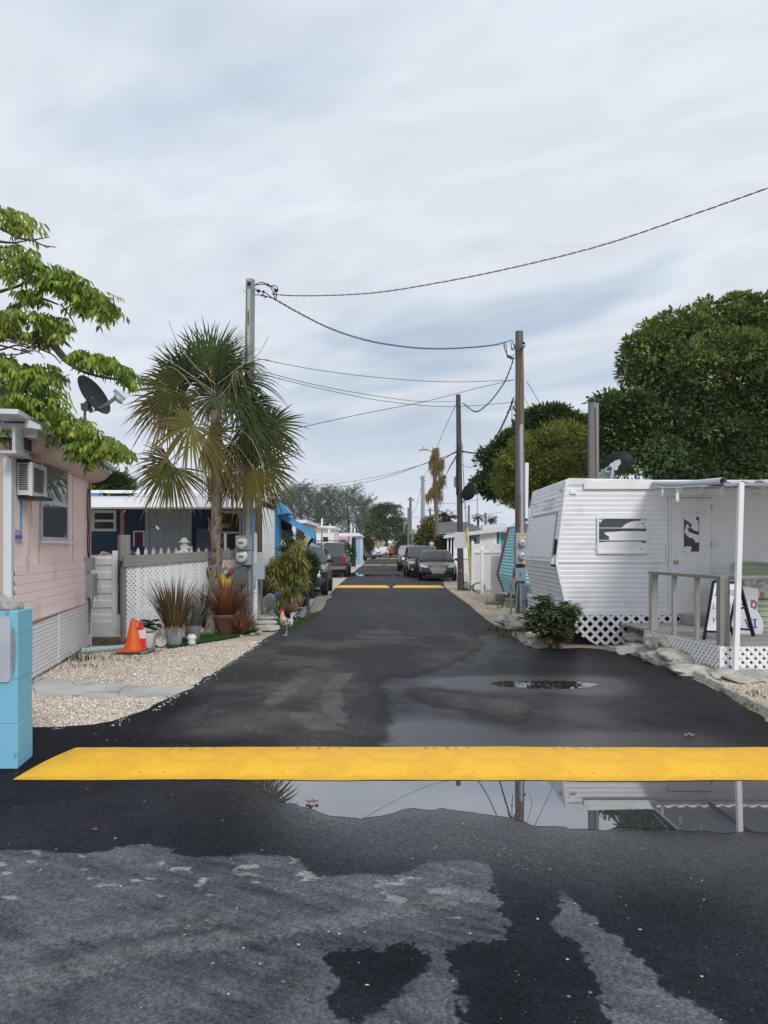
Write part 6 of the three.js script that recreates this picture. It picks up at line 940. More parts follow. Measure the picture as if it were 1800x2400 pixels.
{ // looped jumpers on the pole tops
const loops = [['jumper loops of black cable at the left pole top', [[[590,672,14.3],[612,662,14.2],[632,669,14.2],[645,680,14.2],[648,692,14.3],[646,703,14.4]],[[586,672,14.3],[600,668,14.2],[628,668,14.2],[640,684,14.2],[644,702,14.4]],[[596,680,14.3],[618,684,14.3],[640,700,14.4]],[[594,691,14.3],[615,692,14.3],[642,700,14.4]],[[632,670,14.2],[648,671,14.2],[650,680,14.2],[638,690,14.2]]]],['tangle of looped cables at the right pole top', [[[1190,800,17.5],[1200,798,17.5],[1206,815,17.5],[1214,822,17.5],[1226,812,17.5]],[[1180,808,17.5],[1188,830,17.5],[1200,840,17.5],[1216,832,17.5],[1226,814,17.5]],[[1182,806,17.5],[1184,822,17.5],[1196,836,17.5],[1208,828,17.5],[1206,806,17.5]],[[1198,802,17.5],[1200,818,17.5],[1208,822,17.5]],[[1186,806,17.5],[1190,836,17.5],[1200,842,17.5]]]],['tangle of black splices halfway up the right pole', [[[1199,932,17.5],[1206,940,17.5],[1204,955,17.5],[1194,962,17.5]],[[1206,930,17.5],[1198,945,17.5],[1206,960,17.5],[1210,972,17.5]],[[1202,935,17.5],[1196,955,17.5],[1188,968,17.6]],[[1200,960,17.5],[1200,985,17.5],[1202,1010,17.5]]]],['loose grey cables wrapped around the brown pole', [[[1067,1048,26.7],[1075,1052,26.7],[1083,1046,26.7]],[[1067,1055,26.7],[1076,1064,26.7],[1084,1058,26.7]],[[1072,1040,26.7],[1069,1080,26.7],[1072,1120,26.7]],[[1084,1040,26.7],[1086,1120,26.7],[1090,1190,26.6],[1092,1240,26.6]]]]];
for (const [l, ls] of loops) { const t = thing('cable_loops', l, 'cables', P(...ls[0][0])); for (const q of ls) part('cable', tube(q.map(p => P(...p)), 0.0095,6), M.cable, t); part('splice', ls.map(q => ball(P(...q[Math.floor(q.length / 2)]), 0.024, V(1,1.4,1), 8)), M.black, t); }
}

// ---------------------------------------------------------------- houses and yards along the right
{ // teal caravan behind the meter pole
const t = thing('teal_caravan', 'turquoise ribbed travel trailer with a faded red edge behind the meter pole', 'caravan', V(6,0,-20.5)), zS = -19.1, zE = -21.8, nose = 0.78, xN = 3.44, xT = 3.78, xB = 3.62, yB = 0.25, yT = 2.2, U = V(0,0,-1), W1 = V(xT - xN, yT - nose, 0), W0 = V(xN - xB, nose - yB, 0);
const fs = [[0,0],[0.25,0.01],[0.5,0.02],[0.75,0.01]];
part('front_siding', sheet(V(xN, nose, zS), U, W1.clone().normalize(), ribs(W1.length(), 0.09, fs), 0, zS - zE, V(-1,0.2,0).normalize()), M.teal, t); part('front_siding', sheet(V(xB, yB, zS), U, W0.clone().normalize(), ribs(W0.length(), 0.09, fs), 0, zS - zE, V(-1,-0.3,0).normalize()), M.teal, t);
const left = v => { const y = yB + v; return y > nose ? xN + (xT - xN) * (y - nose) / (yT - nose) : xN + (xB - xN) * (nose - y) / (nose - yB); };
part('side_siding', sheet(V(0, yB, zS), RX, UP, ribs(yT - yB + 0.2,0.09, fs), v => left(Math.min(v, yT - yB)), 9, FZ, 4), M.teal, t); part('roof', prism([[xT - 0.06, yT - 0.02],[xT + 0.1, yT + 0.1],[9, yT + 0.22],[9, yT],[xT, yT - 0.05]], V(0,0, zE), RX, UP, FZ, -0.02, zS - zE + 0.02), mat([0.5,0.66,0.68], { rough: 0.6 }), t);
const red = mat([0.38,0.13,0.12], { rough: 0.7, map: T_grime }); for (const z of [zE, zS]) { part('edge_trim', bar(V(xN - 0.03, nose, z), V(xT - 0.02, yT, z), 0.09,0.08), red, t); part('edge_trim', bar(V(xN - 0.03, nose, z), V(xB, yB, z), 0.08,0.08), red, t); }
part('letter_decal', prism([[0,0],[0.05,0.02],[0.14,0.32],[0.08,0.32]], V(xN + 0.1, nose + 0.42, zS - 1.6), U, W1.clone().normalize(), V(-1,0.24,0).normalize(), 0.02,0.03), M.whitePlain, t); part('underframe', [bx(xB + 0.1,8.5,0.12, yB, zE, zS)], M.dark, t); part('board', bar(V(3.4,0.2,-20.6), V(3.95,0.14,-20.2), 0.03,0.09), M.rust, t); part('wheel', new THREE.TorusGeometry(0.22,0.08,8,24).translate(4.05,0.3,-18.9), M.rubber, t); part('hub_cap', new THREE.CylinderGeometry(0.2,0.2,0.05,20).rotateX(Math.PI / 2).translate(4.05,0.3,-18.9), M.rust, t);
const bl = thing('concrete_block', 'grey concrete block propping the turquoise trailer', 'block', P(1172,1404,21.5)); const p = P(1172,1402,21.5); part('body', rbx(p.x - 0.14, p.x + 0.16,0,0.20, p.z - 0.2, p.z, 0.01), M.concrete, bl);
}
{ // white porch house
const d = 43, X = px => (px - CX) / F * d, Y = py => EYE - (py - HY) / F * d, t = thing('white_house', 'long low white house with teal windows, white posts and a lattice panel', 'house', V(6,0,-35));
part('wall', bx(X(1055), 19,0, Y(1258), -d - 3.2, -d - 3), M.white, t); part('roof', prism([[X(1040), Y(1262)],[X(1042), Y(1254)],[X(1180), Y(1236)],[19, Y(1200)],[19, Y(1212)],[X(1180), Y(1245)]], V(0,0, -d - 4), RX, UP, FZ, 0,4.3), mat([0.62,0.64,0.67], { rough: 0.6, map: T_grime }), t); part('roof_top', prism([[X(1142), Y(1240)],[X(1142), Y(1228)],[X(1200), Y(1224)],[X(1200), Y(1236)]], V(0,0, -d - 3), RX, UP, FZ, 0,1), mat([0.55,0.56,0.57], { rough: 0.7 }), t);
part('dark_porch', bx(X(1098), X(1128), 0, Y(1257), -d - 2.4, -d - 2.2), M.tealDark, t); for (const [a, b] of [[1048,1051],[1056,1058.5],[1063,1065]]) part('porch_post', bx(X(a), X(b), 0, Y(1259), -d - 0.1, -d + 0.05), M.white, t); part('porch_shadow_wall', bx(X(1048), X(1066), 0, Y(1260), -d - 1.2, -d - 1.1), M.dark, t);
part('front_panel', bx(X(1066), X(1098), 0, Y(1252), -d - 0.4, -d - 0.2), M.white, t); part('front_panel', bx(X(1126), X(1165), Y(1282), Y(1248), -d - 0.4, -d - 0.2), M.white, t); part('window', bx(X(1164), X(1190), Y(1275), Y(1247), -d - 0.5, -d - 0.4), M.tealDark, t); part('window_post', bx(X(1172), X(1176), Y(1275), Y(1247), -d - 0.4, -d - 0.3), M.teal, t); part('teal_post', bx(X(1108), X(1112), 0, Y(1262), -d - 0.6, -d - 0.5), M.teal, t);
tag(part('lattice_panel', latticeSlats([[X(1131), Y(1276)],[X(1158), Y(1276)],[X(1158), Y(1254)],[X(1131), Y(1254)]], V(0,0, -d - 0.18), RX, UP, FZ, 0.055,0.03,0.01), M.vinyl, t), null, null, null, 'stuff');
}
{ // grey hip roof house
const d = 52, X = px => (px - CX) / F * d, Y = py => EYE - (py - HY) / F * d, t = thing('hip_roof_house', 'teal house with a grey shingle hip roof behind the white porch house', 'house', V(X(1080), 0, -d - 3));
part('roof', (() => { const e = Y(1249), k = Y(1220), a = V(X(1022), e, -d), b = V(X(1150), e, -d), c = V(X(1150), e, -d - 7), f = V(X(1022), e, -d - 7), g = V(X(1032), k, -d - 3), h = V(X(1108), k, -d - 3), pos = []; for (const q of [a, b, h, a, h, g, b, c, h, c, f, g, c, g, h, f, a, g]) pos.push(q.x, q.y, q.z); const G2 = new THREE.BufferGeometry(); G2.setAttribute('position', new THREE.BufferAttribute(new Float32Array(pos), 3)); G2.computeVertexNormals(); return G2; })(), mat([0.15,0.14,0.15], { rough: 0.9, map: T_concrete }), t);
part('wall', bx(X(1026), X(1146), 0, Y(1249), -d - 6.6, -d - 0.4), mat([0.10,0.36,0.46], { rough: 0.6 }), t); part('fascia', bx(X(1022), X(1150), Y(1251), Y(1249), -d, -d + 0.1), M.teal, t);
}
{ // white fences and gates by the gravel
const d = 25.5, X = (px, D = d) => (px - CX) / F * D, Y = (py, D = d) => EYE - (py - HY) / F * D;
const t = thing('vinyl_fence', 'tall white vinyl fence panel beside the turquoise trailer', 'fence', V(X(1145), 0, -d)); part('panel', bx(X(1120), X(1186), 0.02, Y(1274), -d - 1.2, -d - 1.1), M.white, t); part('post', rbx(X(1110), X(1117), 0, Y(1268), -d - 0.8, -d - 0.65,0.02), M.vinyl, t); part('rail', [bx(X(1116), X(1186), Y(1297), Y(1293), -d - 1.1, -d - 1.05)], M.vinyl, t); part('post', rbx(X(1127,24.5), X(1134,24.5), 0, Y(1287,24.5), -24.6,-24.5,0.02), M.vinyl, t); part('post_cap', new THREE.ConeGeometry(0.09,0.14,4).rotateY(Math.PI / 4).translate(X(1130.5,24.5), Y(1284,24.5), -24.55), M.vinyl, t);
const g2 = thing('picket_gate', 'low white slatted gate standing open at the gravel edge', 'gate', V(X(1160,22.6), 0,-22.6)); for (let i = 0; i < 5; i++) part('picket', rbx(X(1150 + i * 5.3,22.6), X(1154.7 + i * 5.3,22.6), 0.02, Y(1303 - (i === 0 ? 14 : 0), 22.6), -22.6,-22.55,0.012), M.vinyl, g2); part('rail', bx(X(1150,22.6), X(1176,22.6), 0.5,0.58,-22.64,-22.61), M.vinyl, g2);
const lp = thing('lattice_screen', 'small white lattice screen behind the brown pole', 'screen', V(X(1098,30), 0,-30)); const P2 = [[X(1085,30), 0.02],[X(1114,30), 0.02],[X(1114,30), Y(1310,30)],[X(1085,30), Y(1310,30)]]; for (const g of latticeSlats(P2, V(0,0,-30), RX, UP, FZ, 0.12,0.06,0.01)) part('slat', g, M.vinyl, lp); part('frame', [bx(X(1083,30), X(1085.5,30), 0, Y(1308,30), -30,-29.95), bx(X(1113.5,30), X(1116,30), 0, Y(1308,30), -30,-29.95), bx(X(1083,30), X(1116,30), Y(1310,30), Y(1307,30), -30,-29.94)], M.vinyl, lp);
const hose = thing('hose_reel', 'coiled grey garden hose lying by the white fence post', 'hose', V(X(1120,25), 0,-25)); part('coil', [0,1,2].map(i => new THREE.TorusGeometry(0.17 + i * 0.03,0.018,6,28).rotateX(0.4 + i * 0.15).translate(X(1121,25), 0.2,-25)), M.greyPlastic, hose);
for (const [x, y, s, l] of [[1093,1352,0.2, 'round pale stone beside the small lattice screen'],[1116,1354,0.16, 'small pale stone beside the hose coil']]) { const g = new THREE.IcosahedronGeometry(s, 4), p = g.attributes.position; for (let k = 0; k < p.count; k++) { const q = V().fromBufferAttribute(p, k), f = 0.85 + 0.35 * vn3(q.x * 8, q.y * 8, q.z * 8,3); p.setXYZ(k, q.x * f, q.y * f * 0.9, q.z * f); } g.computeVertexNormals(); const c = P(x, y, 27); single('garden_stone', g.translate(c.x, s * 0.7, c.z), M.rock, l, 'stone'); }
}
// ---------------------------------------------------------------- houses and yards along the left
{
const X = (px, d) => (px - CX) / F * d, Y = (py, d) => EYE - (py - HY) / F * d;
const b = thing('cream_house', 'cream and white house with brown curtains behind the blue awning', 'house', V(-5.5,0,-26)); part('wall', bx(-9, X(716,25), 0,2.4,-29,-25), mat([0.62,0.58,0.50], { rough: 0.7, map: T_grime }), b); part('white_panel', bx(X(676,24.6), X(692,24.6), 0,2.4,-25,-24.7), M.white, b); part('curtain', sheet(V(X(699,24.9), 0.9,-24.9), UP, RX, ribs(0.22,0.06,[[0,0],[0.5,0.03]]), 0,1.3, FZ), mat([0.12,0.065,0.04], { rough: 0.9 }), b); part('roof', bx(-9, X(722,25), 2.4,2.52,-29.3,-24.6), M.white, b); part('window', bx(X(690,24.8), X(698,24.8), 1.3,2.1,-24.98,-24.9), M.dark, b);
const w = thing('white_trailer_house', 'white trailer house with blue trim beyond the carport posts', 'house', V(-6,0,-52)); part('wall', bx(-14, X(782,50), 0,2.9,-56,-50), M.white, w); part('roof', bx(-14, X(786,50), 2.9,3.05,-56.2,-49.6), M.whitePlain, w); part('band', bx(-14, X(782,50) + 0.01,1.2,1.5,-50.02,-49.97), M.teal, w); part('window', bx(X(757,50), X(770,50), 1.5,2.3,-50.05,-49.98), M.glass, w);
const c = thing('carport', 'flat white carport roof on thin posts above the parked pickup', 'carport', V(X(770,42), 0,-43)); part('roof', prism([[X(738,42), Y(1233,42)],[X(798,42), Y(1241,42)],[X(798,42), Y(1243.5,42)],[X(738,42), Y(1236.5,42)]], V(0,0,-46), RX, UP, FZ, 0,4), mat([0.5,0.51,0.52], { rough: 0.6 }), c); for (const [px, y] of [[774,1240]]) part('carport_post', bx(X(px, 42) - 0.12, X(px, 42) + 0.02,0, Y(y, 42), -42.2,-42), M.white, c);
for (const [px, y0, y1, d, ww, l] of [[754,1300,1215,44,4.2, 'tall white pipe pole left of the carport'],[773,1300,1228,46,3, 'white pole standing above the carport roof'],[822.5,1300,1228,56,3.4, 'tall leaning white pole beside the pink awning'],[831,1300,1237,62,2.6, 'short white pole right of the leaning white pole']]) single('flag_pole', rod(P(px - 1, y0, d), P(px + 0.6, y1, d), ww / F * d / 2), M.whitePlain, l, 'pole');
const p = thing('pink_awning_house', 'white trailer with a pink awning and pale blue door', 'house', V(X(815,60), 0,-62)); part('wall', bx(X(780,60), X(846,60), 0, Y(1252,60), -66,-60), M.white, p); part('roof', prism([[X(778,60), Y(1253,60)],[X(800,60), Y(1249,60)],[X(840,60), Y(1249,60)],[X(850,60), Y(1255,60)],[X(850,60), Y(1257,60)],[X(778,60), Y(1257,60)]], V(0,0,-66), RX, UP, FZ, 0,6.3), M.whitePlain, p); part('awning', prism([[Y(1263,60), 0.9],[Y(1254,60), 0],[Y(1255,60), 0],[Y(1265,60), 0.9]].map(([y, n]) => [n, y]), V(X(786,60), 0,-60), FZ, UP, RX, 0, X(816,60) - X(786,60)), mat([0.55,0.25,0.42], { rough: 0.7, map: T_grime }), p); part('door_opening', bx(X(823,60), X(834,60), 0, Y(1261,60), -60.05,-59.97), M.dark, p); part('door', bx(X(835,60), X(845,60), 0.2, Y(1260,60), -60.05,-59.95), mat([0.25,0.5,0.66], { rough: 0.5 }), p);
const tw = thing('tan_building', 'long tan building closing the end of the street', 'building', V(X(900,170), 0,-172)); part('wall', bx(X(862,170), X(1000,170), 0, Y(1264,170), -180,-170), mat([0.50,0.43,0.30], { rough: 0.8 }), tw); part('roof_edge', bx(X(860,170), X(1000,170), Y(1264,170), Y(1263,170), -180.5,-169.5), mat([0.6,0.56,0.46], { rough: 0.8 }), tw); for (let i = 0; i < 8; i++) part('pilaster', bx(X(866 + i * 9,170), X(868 + i * 9,170), 0, Y(1265,170), -170,-169.7), mat([0.44,0.37,0.26], { rough: 0.8 }), tw);
const cf = thing('chain_fence', 'tall grey mesh fence above the tan building', 'fence', V(X(880,185), 0,-185)); tag(part('mesh', latticeSlats([[X(842,185), 2],[X(914,185), 2],[X(914,185), Y(1249.5,185)],[X(842,185), Y(1249.5,185)]], V(0,0,-185), RX, UP, FZ, 0.42,0.14,0.02), M.greyPlastic, cf), null, null, null, 'stuff'); for (let i = 0; i < 9; i++) part('post', rod(V(X(842 + i * 9,185), 0,-185), V(X(842 + i * 9,185), Y(1249,185), -185), 0.09), M.steel, cf);
const wt = thing('white_tent', 'white canopy tent at the end of the street', 'tent', V(X(925,160), 0,-160)); part('canopy', new THREE.ConeGeometry(3.4,1.2,4).rotateY(Math.PI / 4).scale(1,1,1).translate(X(923,160), Y(1267,160), -160), M.whitePlain, wt); for (const i of [-1,1]) part('leg', rod(V(X(923,160) + i * 2.3,0,-158), V(X(923,160) + i * 2.3, Y(1271,160), -158), 0.05), M.steel, wt);
const bh = thing('pale_blue_house', 'pale blue house behind the yellow flowering bush', 'house', V(X(985,75), 0,-78)); part('wall', bx(X(968,75), X(1018,75), 0, Y(1250,75), -80,-75), mat([0.36,0.55,0.68], { rough: 0.6, map: T_grime }), bh); part('roof', prism([[X(965,75), Y(1251,75)],[X(992,75), Y(1243,75)],[X(1020,75), Y(1251,75)]], V(0,0,-80.4), RX, UP, FZ, 0,5.8), mat([0.42,0.46,0.5], { rough: 0.7 }), bh); part('window', bx(X(980,75), X(990,75), 1.2,2.2,-75,-74.9), M.glass, bh);
const hy = thing('yellow_hydrant', 'small yellow hydrant at the kerb beside the blue-grey sedan', 'hydrant', P(855,1312,88)); const hp = P(855,1312,88); hp.y = 0; part('body', lathe([[0.22,0],[0.16,0.1],[0.15,0.55],[0.22,0.58],[0.18,0.75],[0.06,0.85],[0,0.86]], hp, 14), mat([0.72,0.52,0.04], { rough: 0.5 }), hy);
}
// ---------------------------------------------------------------- parked cars, a walker, a rooster
function lerpProf(pr, z) { if (z <= pr[0][0]) return pr[0][1]; for (let i = 0; i + 1 < pr.length; i++) if (z <= pr[i + 1][0]) { const t = (z - pr[i][0]) / (pr[i + 1][0] - pr[i][0]); return pr[i][1] + (pr[i + 1][1] - pr[i][1]) * t; } return pr[pr.length - 1][1]; }
function loft(zs, sec) { // sec(z) -> half outline from bottom centre to top centre; mirrored and capped
const pos = [], idx = []; let m = 0; zs.forEach(z => { const h = sec(z); const full = [...h, ...h.slice(1,-1).reverse().map(([x, y]) => [-x, y])]; m = full.length; for (const [x, y] of full) pos.push(x, y, z); });
for (let i = 0; i + 1 < zs.length; i++) for (let k = 0; k < m; k++) { const a = i * m + k, b = i * m + (k + 1) % m; idx.push(a, b, b + m, a, b + m, a + m); }
for (const i of [0, zs.length - 1]) for (let k = 1; k + 1 < m; k++) i ? idx.push(i * m, i * m + k, i * m + k + 1) : idx.push(0, k + 1, k);
const g = new THREE.BufferGeometry(); g.setAttribute('position', new THREE.BufferAttribute(new Float32Array(pos), 3)); g.setIndex(idx); g.computeVertexNormals(); return g;
}
function quadG(a, b, c, d, n = 0.006) { const N = b.clone().sub(a).cross(d.clone().sub(a)).normalize().multiplyScalar(n), pos = []; const A = [a, b, c, d].map(q => q.clone().add(N)), B = [a, b, c, d]; const t = (...l) => l.forEach(v => pos.push(v.x, v.y, v.z)); t(A[0], A[1], A[2]); t(A[0], A[2], A[3]); for (let i = 0; i < 4; i++) { const j = (i + 1) % 4; t(B[i], B[j], A[j]); t(B[i], A[j], A[i]); } const g = new THREE.BufferGeometry(); g.setAttribute('position', new THREE.BufferAttribute(new Float32Array(pos), 3)); g.computeVertexNormals(); return g; }
const carPaint = (c, r = 0.28) => { const m = mat(c, { rough: r, coat: 0.95, metal: 0, spec: 0.4, metres: false }); m.clearcoatRoughness = 0.05; return m; };
const carGlass = mat([0.075,0.095,0.10], { rough: 0.03, ior: 1.9 }), headGlass = mat([0.8,0.81,0.83], { rough: 0.12, coat: 1 }), tailGlass = mat([0.30,0.02,0.015], { rough: 0.2, coat: 1 }), trimBlack = mat([0.015,0.015,0.017], { rough: 0.55 });
function makeCar(name, label, o, at, turn = 0) {
const t = local(name, label, 'car', at, null); t.rotation.y = turn;
const { L, W, belt, roof, yb = 0.22, prof, gh, paint } = o, hl = L / 2, hw0 = W / 2;
const hw = z => hw0 * (1 - 0.16 * Math.pow(Math.abs(z) / hl, o.corner ?? 6));
const zs = []; for (let i = 0; i <= 44; i++) { const s = i / 44 * 2 - 1; zs.push(hl * Math.sign(s) * (1 - Math.pow(1 - Math.abs(s), 1.35))); }
const low = z => yb + 0.10 * Math.pow(Math.abs(z) / hl, 8);
const b = loft(zs, z => { const y0 = low(z), y1 = Math.max(lerpProf(prof, z), y0 + 0.05), h = y1 - y0, w = hw(z); return [[0, y0],[0.86 * w, y0],[0.955 * w, y0 + 0.08 * h],[0.99 * w, y0 + 0.3 * h],[w, y0 + 0.55 * h],[0.985 * w, y0 + 0.78 * h],[0.945 * w, y0 + 0.93 * h],[0.85 * w, y0 + 0.995 * h],[0.45 * w, y1 + 0.016],[0, y1 + 0.022]]; });
part('body', b, paint, t);
// cabin: gh = [cowl z, roof front z, roof rear z, tail z]
const [z0, z1, z2, z3] = gh, wb = hw0 * 0.93, wt = hw0 * (o.top ?? 0.74), gz = []; for (let i = 0; i <= 8; i++) gz.push(z3 + (z2 - z3) * i / 8); for (let i = 1; i <= 8; i++) gz.push(z2 + (z1 - z2) * i / 8); for (let i = 1; i <= 8; i++) gz.push(z1 + (z0 - z1) * i / 8);
const topY = z => { if (z > z1) { const s = (z0 - z) / (z0 - z1); return belt + (roof - 0.02 - belt) * Math.pow(s, 0.9); } if (z < z2) { const s = (z - z3) / (z2 - z3); return belt + (roof - 0.05 - belt) * Math.pow(s, 0.85); } const s = (z - z2) / (z1 - z2); return roof - 0.05 * Math.pow(1 - s, 2) - 0.02 * Math.pow(s, 3) + 0.012 * Math.sin(Math.PI * s); };
const wAt = y => wb + (wt - wb) * clamp((y - belt) / (roof - belt));
part('cabin', loft(gz, z => { const y = topY(z), w = wAt(y), lo = belt - 0.04; return [[0, lo],[wb - 0.01, lo],[wb, belt],[(wb + w) / 2, (belt + y) / 2],[w + 0.0, Math.max(belt + 0.001, y - 0.03)],[w - 0.05, y],[w * 0.5, y + 0.02],[0, y + 0.028]]; }), o.roofPaint ?? paint, t);
const pt = (s, y, z, e = 0) => V(s * (wAt(y) + e), y, z);
const along = (za, zb, yb2, yt, k) => za + (zb - za) * k;
// windscreens follow the slope
const slope = (za, zb, k0, k1, name) => { const f = k => { const z = za + (zb - za) * k, y = topY(z) + 0.024; return [y, z]; }; const gs = []; const n = 6; for (let i = 0; i < n; i++) { const [ya, zA] = f(k0 + (k1 - k0) * i / n), [yb3, zB] = f(k0 + (k1 - k0) * (i + 1) / n), wA = wAt(ya) - 0.075, wB = wAt(yb3) - 0.075; const q = [[-1,-0.5],[-0.5,0],[0,0.5],[0.5,1]]; for (const [a, c] of q) { const dip = s => -0.026 * Math.pow(Math.abs(s), 2); gs.push(new THREE.BufferGeometry().setAttribute('position', new THREE.BufferAttribute(new Float32Array([a * wA, ya + dip(a), zA, c * wA, ya + dip(c), zA, c * wB, yb3 + dip(c), zB, a * wA, ya + dip(a), zA, c * wB, yb3 + dip(c), zB, a * wB, yb3 + dip(a), zB]), 3))); } } const g = merge(gs.map(q => { q.computeVertexNormals(); return q; })); const gg = mergeVertices(g.deleteAttribute('normal').deleteAttribute('uv'), 1e-4); gg.computeVertexNormals(); part(name, gg, carGlass, t); };
slope(z0, z1,0.10,0.94, 'windscreen'); slope(z3, z2, o.rearGlass?.[0] ?? 0.14, o.rearGlass?.[1] ?? 0.92, 'rear_window');
// side windows
const yw0 = belt + 0.03, yw1 = roof - 0.10; const zAtF = y => { let z = z1; while (z < z0 && topY(z) > y + 0.05) z += 0.01; return z - 0.05; }, zAtR = y => { let z = z2; while (z > z3 && topY(z) > y + 0.05) z -= 0.01; return z + 0.05; };
const cuts = o.pillars ?? [0]; const edges = [null, ...cuts, null];
for (const s of [-1,1]) for (let i = 0; i + 1 < edges.length; i++) {
const f = (e, y, front) => e === null ? (front ? zAtF(y) : zAtR(y)) : e + (front ? -0.035 : 0.035); // from front to rear
const zf0 = edges[i] === null ? zAtF(yw0) : edges[i] - 0.035, zf1 = edges[i] === null ? zAtF(yw1) : edges[i] - 0.035, zr0 = edges[i + 1] === null ? zAtR(yw0) : edges[i + 1] + 0.035, zr1 = edges[i + 1] === null ? zAtR(yw1) : edges[i + 1] + 0.035;
const A = pt(s, yw0, zf0,0.006), B = pt(s, yw0, zr0,0.006), C = pt(s, yw1, zr1,0.006), D = pt(s, yw1, zf1,0.006); part('side_window', s > 0 ? quadG(A, B, C, D, 0.004) : quadG(B, A, D, C, 0.004), carGlass, t);
}
// wheels
const R = o.wheel ?? 0.33, wz = o.axles;
for (const z of wz) for (const s of [-1,1]) {
const x = s * (hw(z) - 0.10);
part('wheel_arch', new THREE.CylinderGeometry(R + 0.07, R + 0.07,0.02,28).rotateZ(Math.PI / 2).translate(s * (hw(z) + 0.001), R + 0.01, z), trimBlack, t);
const tyre = part('wheel', new THREE.LatheGeometry([[R * 0.62,-0.10],[R * 0.95,-0.105],[R, -0.08],[R, 0.08],[R * 0.95,0.105],[R * 0.62,0.10]].map(p => new THREE.Vector2(...p)), 32).rotateZ(Math.PI / 2).translate(x + s * 0.02, R, z), M.rubber, t);
const rim = [new THREE.CylinderGeometry(R * 0.62, R * 0.62,0.03,28).rotateZ(Math.PI / 2).translate(x + s * 0.07, R, z)]; part('rim_dish', rim, mat([0.06,0.06,0.065], { rough: 0.4, metal: 0.5 }), tyre);
const sp = []; for (let k = 0; k < 5; k++) sp.push(new THREE.BoxGeometry(0.03, R * 0.6, R * 0.2).translate(0, R * 0.3,0).rotateX(k * 2 * Math.PI / 5).translate(x + s * 0.1, R, z)); part('rim', sp, o.rim ?? M.silver, tyre);
}
// mirrors and underside
for (const s of [-1,1]) { const c = V(s * (wb + 0.13), belt + 0.06, z0 - 0.42); part('mirror', ball(c, 0.085, V(1.25,0.75,0.75)), o.mirror ?? paint, t); part('mirror_glass', ball(c.clone().add(V(0,0,-0.02)), 0.08, V(1.1,0.65,0.65)), carGlass, t); part('mirror_arm', bar(c, V(s * (wb - 0.02), belt + 0.02, z0 - 0.42), 0.04), trimBlack, t); }
part('underbody', rbx(-hw0 * 0.8, hw0 * 0.8,0.16, yb + 0.12, -hl * 0.92, hl * 0.92,0.04), trimBlack, t);
const X = { t, hw, hl, hw0, belt, roof, pt }; if (o.front) o.front(X); return t;
}
const onFace = (t, nm, pts, z, th, m) => part(nm, prism(pts, V(0,0, z), RX, UP, FZ, 0, th), m, t);
{ // black sedan
const black = carPaint([0.004,0.005,0.007]);
const c = P(1030,1362,34); makeCar('sedan', 'shiny black sedan with a wide chrome grille parked nose first by the gravel', { L: 4.55, W: 1.80, belt: 0.93, roof: 1.44, paint: black, prof: [[-2.275,0.62],[-2.2,0.9],[-1.6,1.02],[-0.9,0.96],[0.9,0.92],[1.2,0.90],[1.9,0.78],[2.15,0.70],[2.275,0.52]], gh: [1.15,0.35,-0.75,-1.75], pillars: [-0.15], axles: [1.38,-1.32], corner: 5,
front: ({ t, hl, hw0 }) => {
const z = hl - 0.035, hex = k => [[-0.40 * k, 0.60],[-0.32 * k, 0.60 + 0.11 * k],[0.32 * k, 0.60 + 0.11 * k],[0.40 * k, 0.60],[0.25 * k, 0.60 - 0.24 * k],[-0.25 * k, 0.60 - 0.24 * k]];
const gr = onFace(t, 'grille', hex(1), z, 0.045, M.black); onFace(t, 'grille_frame_upper', [[-0.42,0.60],[-0.335,0.73],[0.335,0.73],[0.42,0.60],[0.40,0.60],[0.325,0.71],[-0.325,0.71],[-0.40,0.60]], z, 0.06, M.chrome); onFace(t, 'grille_frame_lower', [[-0.42,0.60],[-0.40,0.60],[-0.25,0.36],[0.25,0.36],[0.40,0.60],[0.42,0.60],[0.265,0.335],[-0.265,0.335]], z, 0.06, M.chrome);
for (let i = 0; i < 5; i++) { const y = 0.665 - i * 0.062, w = i < 2 ? 0.36 - (0 + Math.abs(y - 0.6)) * 0.5 : 0.385 - (0.6 - y) * 0.62; part('grille_bar', rbx(-w, w, y - 0.014, y + 0.014, z + 0.04, z + 0.066,0.006), M.whitePlain, gr); }
part('emblem', [new THREE.TorusGeometry(0.055,0.008,6,28).scale(1.35,0.75,1).translate(0,0.665, z + 0.075), bar(V(-0.025,0.635, z + 0.075), V(-0.012,0.695, z + 0.075), 0.014), bar(V(0.012,0.635, z + 0.075), V(0.025,0.695, z + 0.075), 0.014), bar(V(-0.025,0.662, z + 0.075), V(0.025,0.668, z + 0.075), 0.012)], M.chrome, t);
for (const s of [-1,1]) { const lamp = part('headlight', prism([[0.42,0.64],[0.52,0.72],[0.80,0.78],[0.82,0.70],[0.66,0.635]].map(([x, y]) => [s * x, y]), V(0,0,1.92), RX, UP, FZ, 0,0.30), headGlass, t); part('fog_lamp', prism([[0.55,0.30],[0.76,0.36],[0.78,0.46],[0.62,0.40]].map(([x, y]) => [s * x, y]), V(0,0,2.0), RX, UP, FZ, 0,0.2), trimBlack, t); }
part('lower_intake', rbx(-0.6,0.6,0.20,0.31, hl - 0.12, hl - 0.005,0.03), trimBlack, t); part('bumper_lip', rbx(-0.72,0.72,0.155,0.185, hl - 0.16, hl - 0.0,0.012), mat([0.05,0.05,0.05], { rough: 0.4 }), t);
} }, V(c.x, 0,-34 - 2.2), -0.03);
}
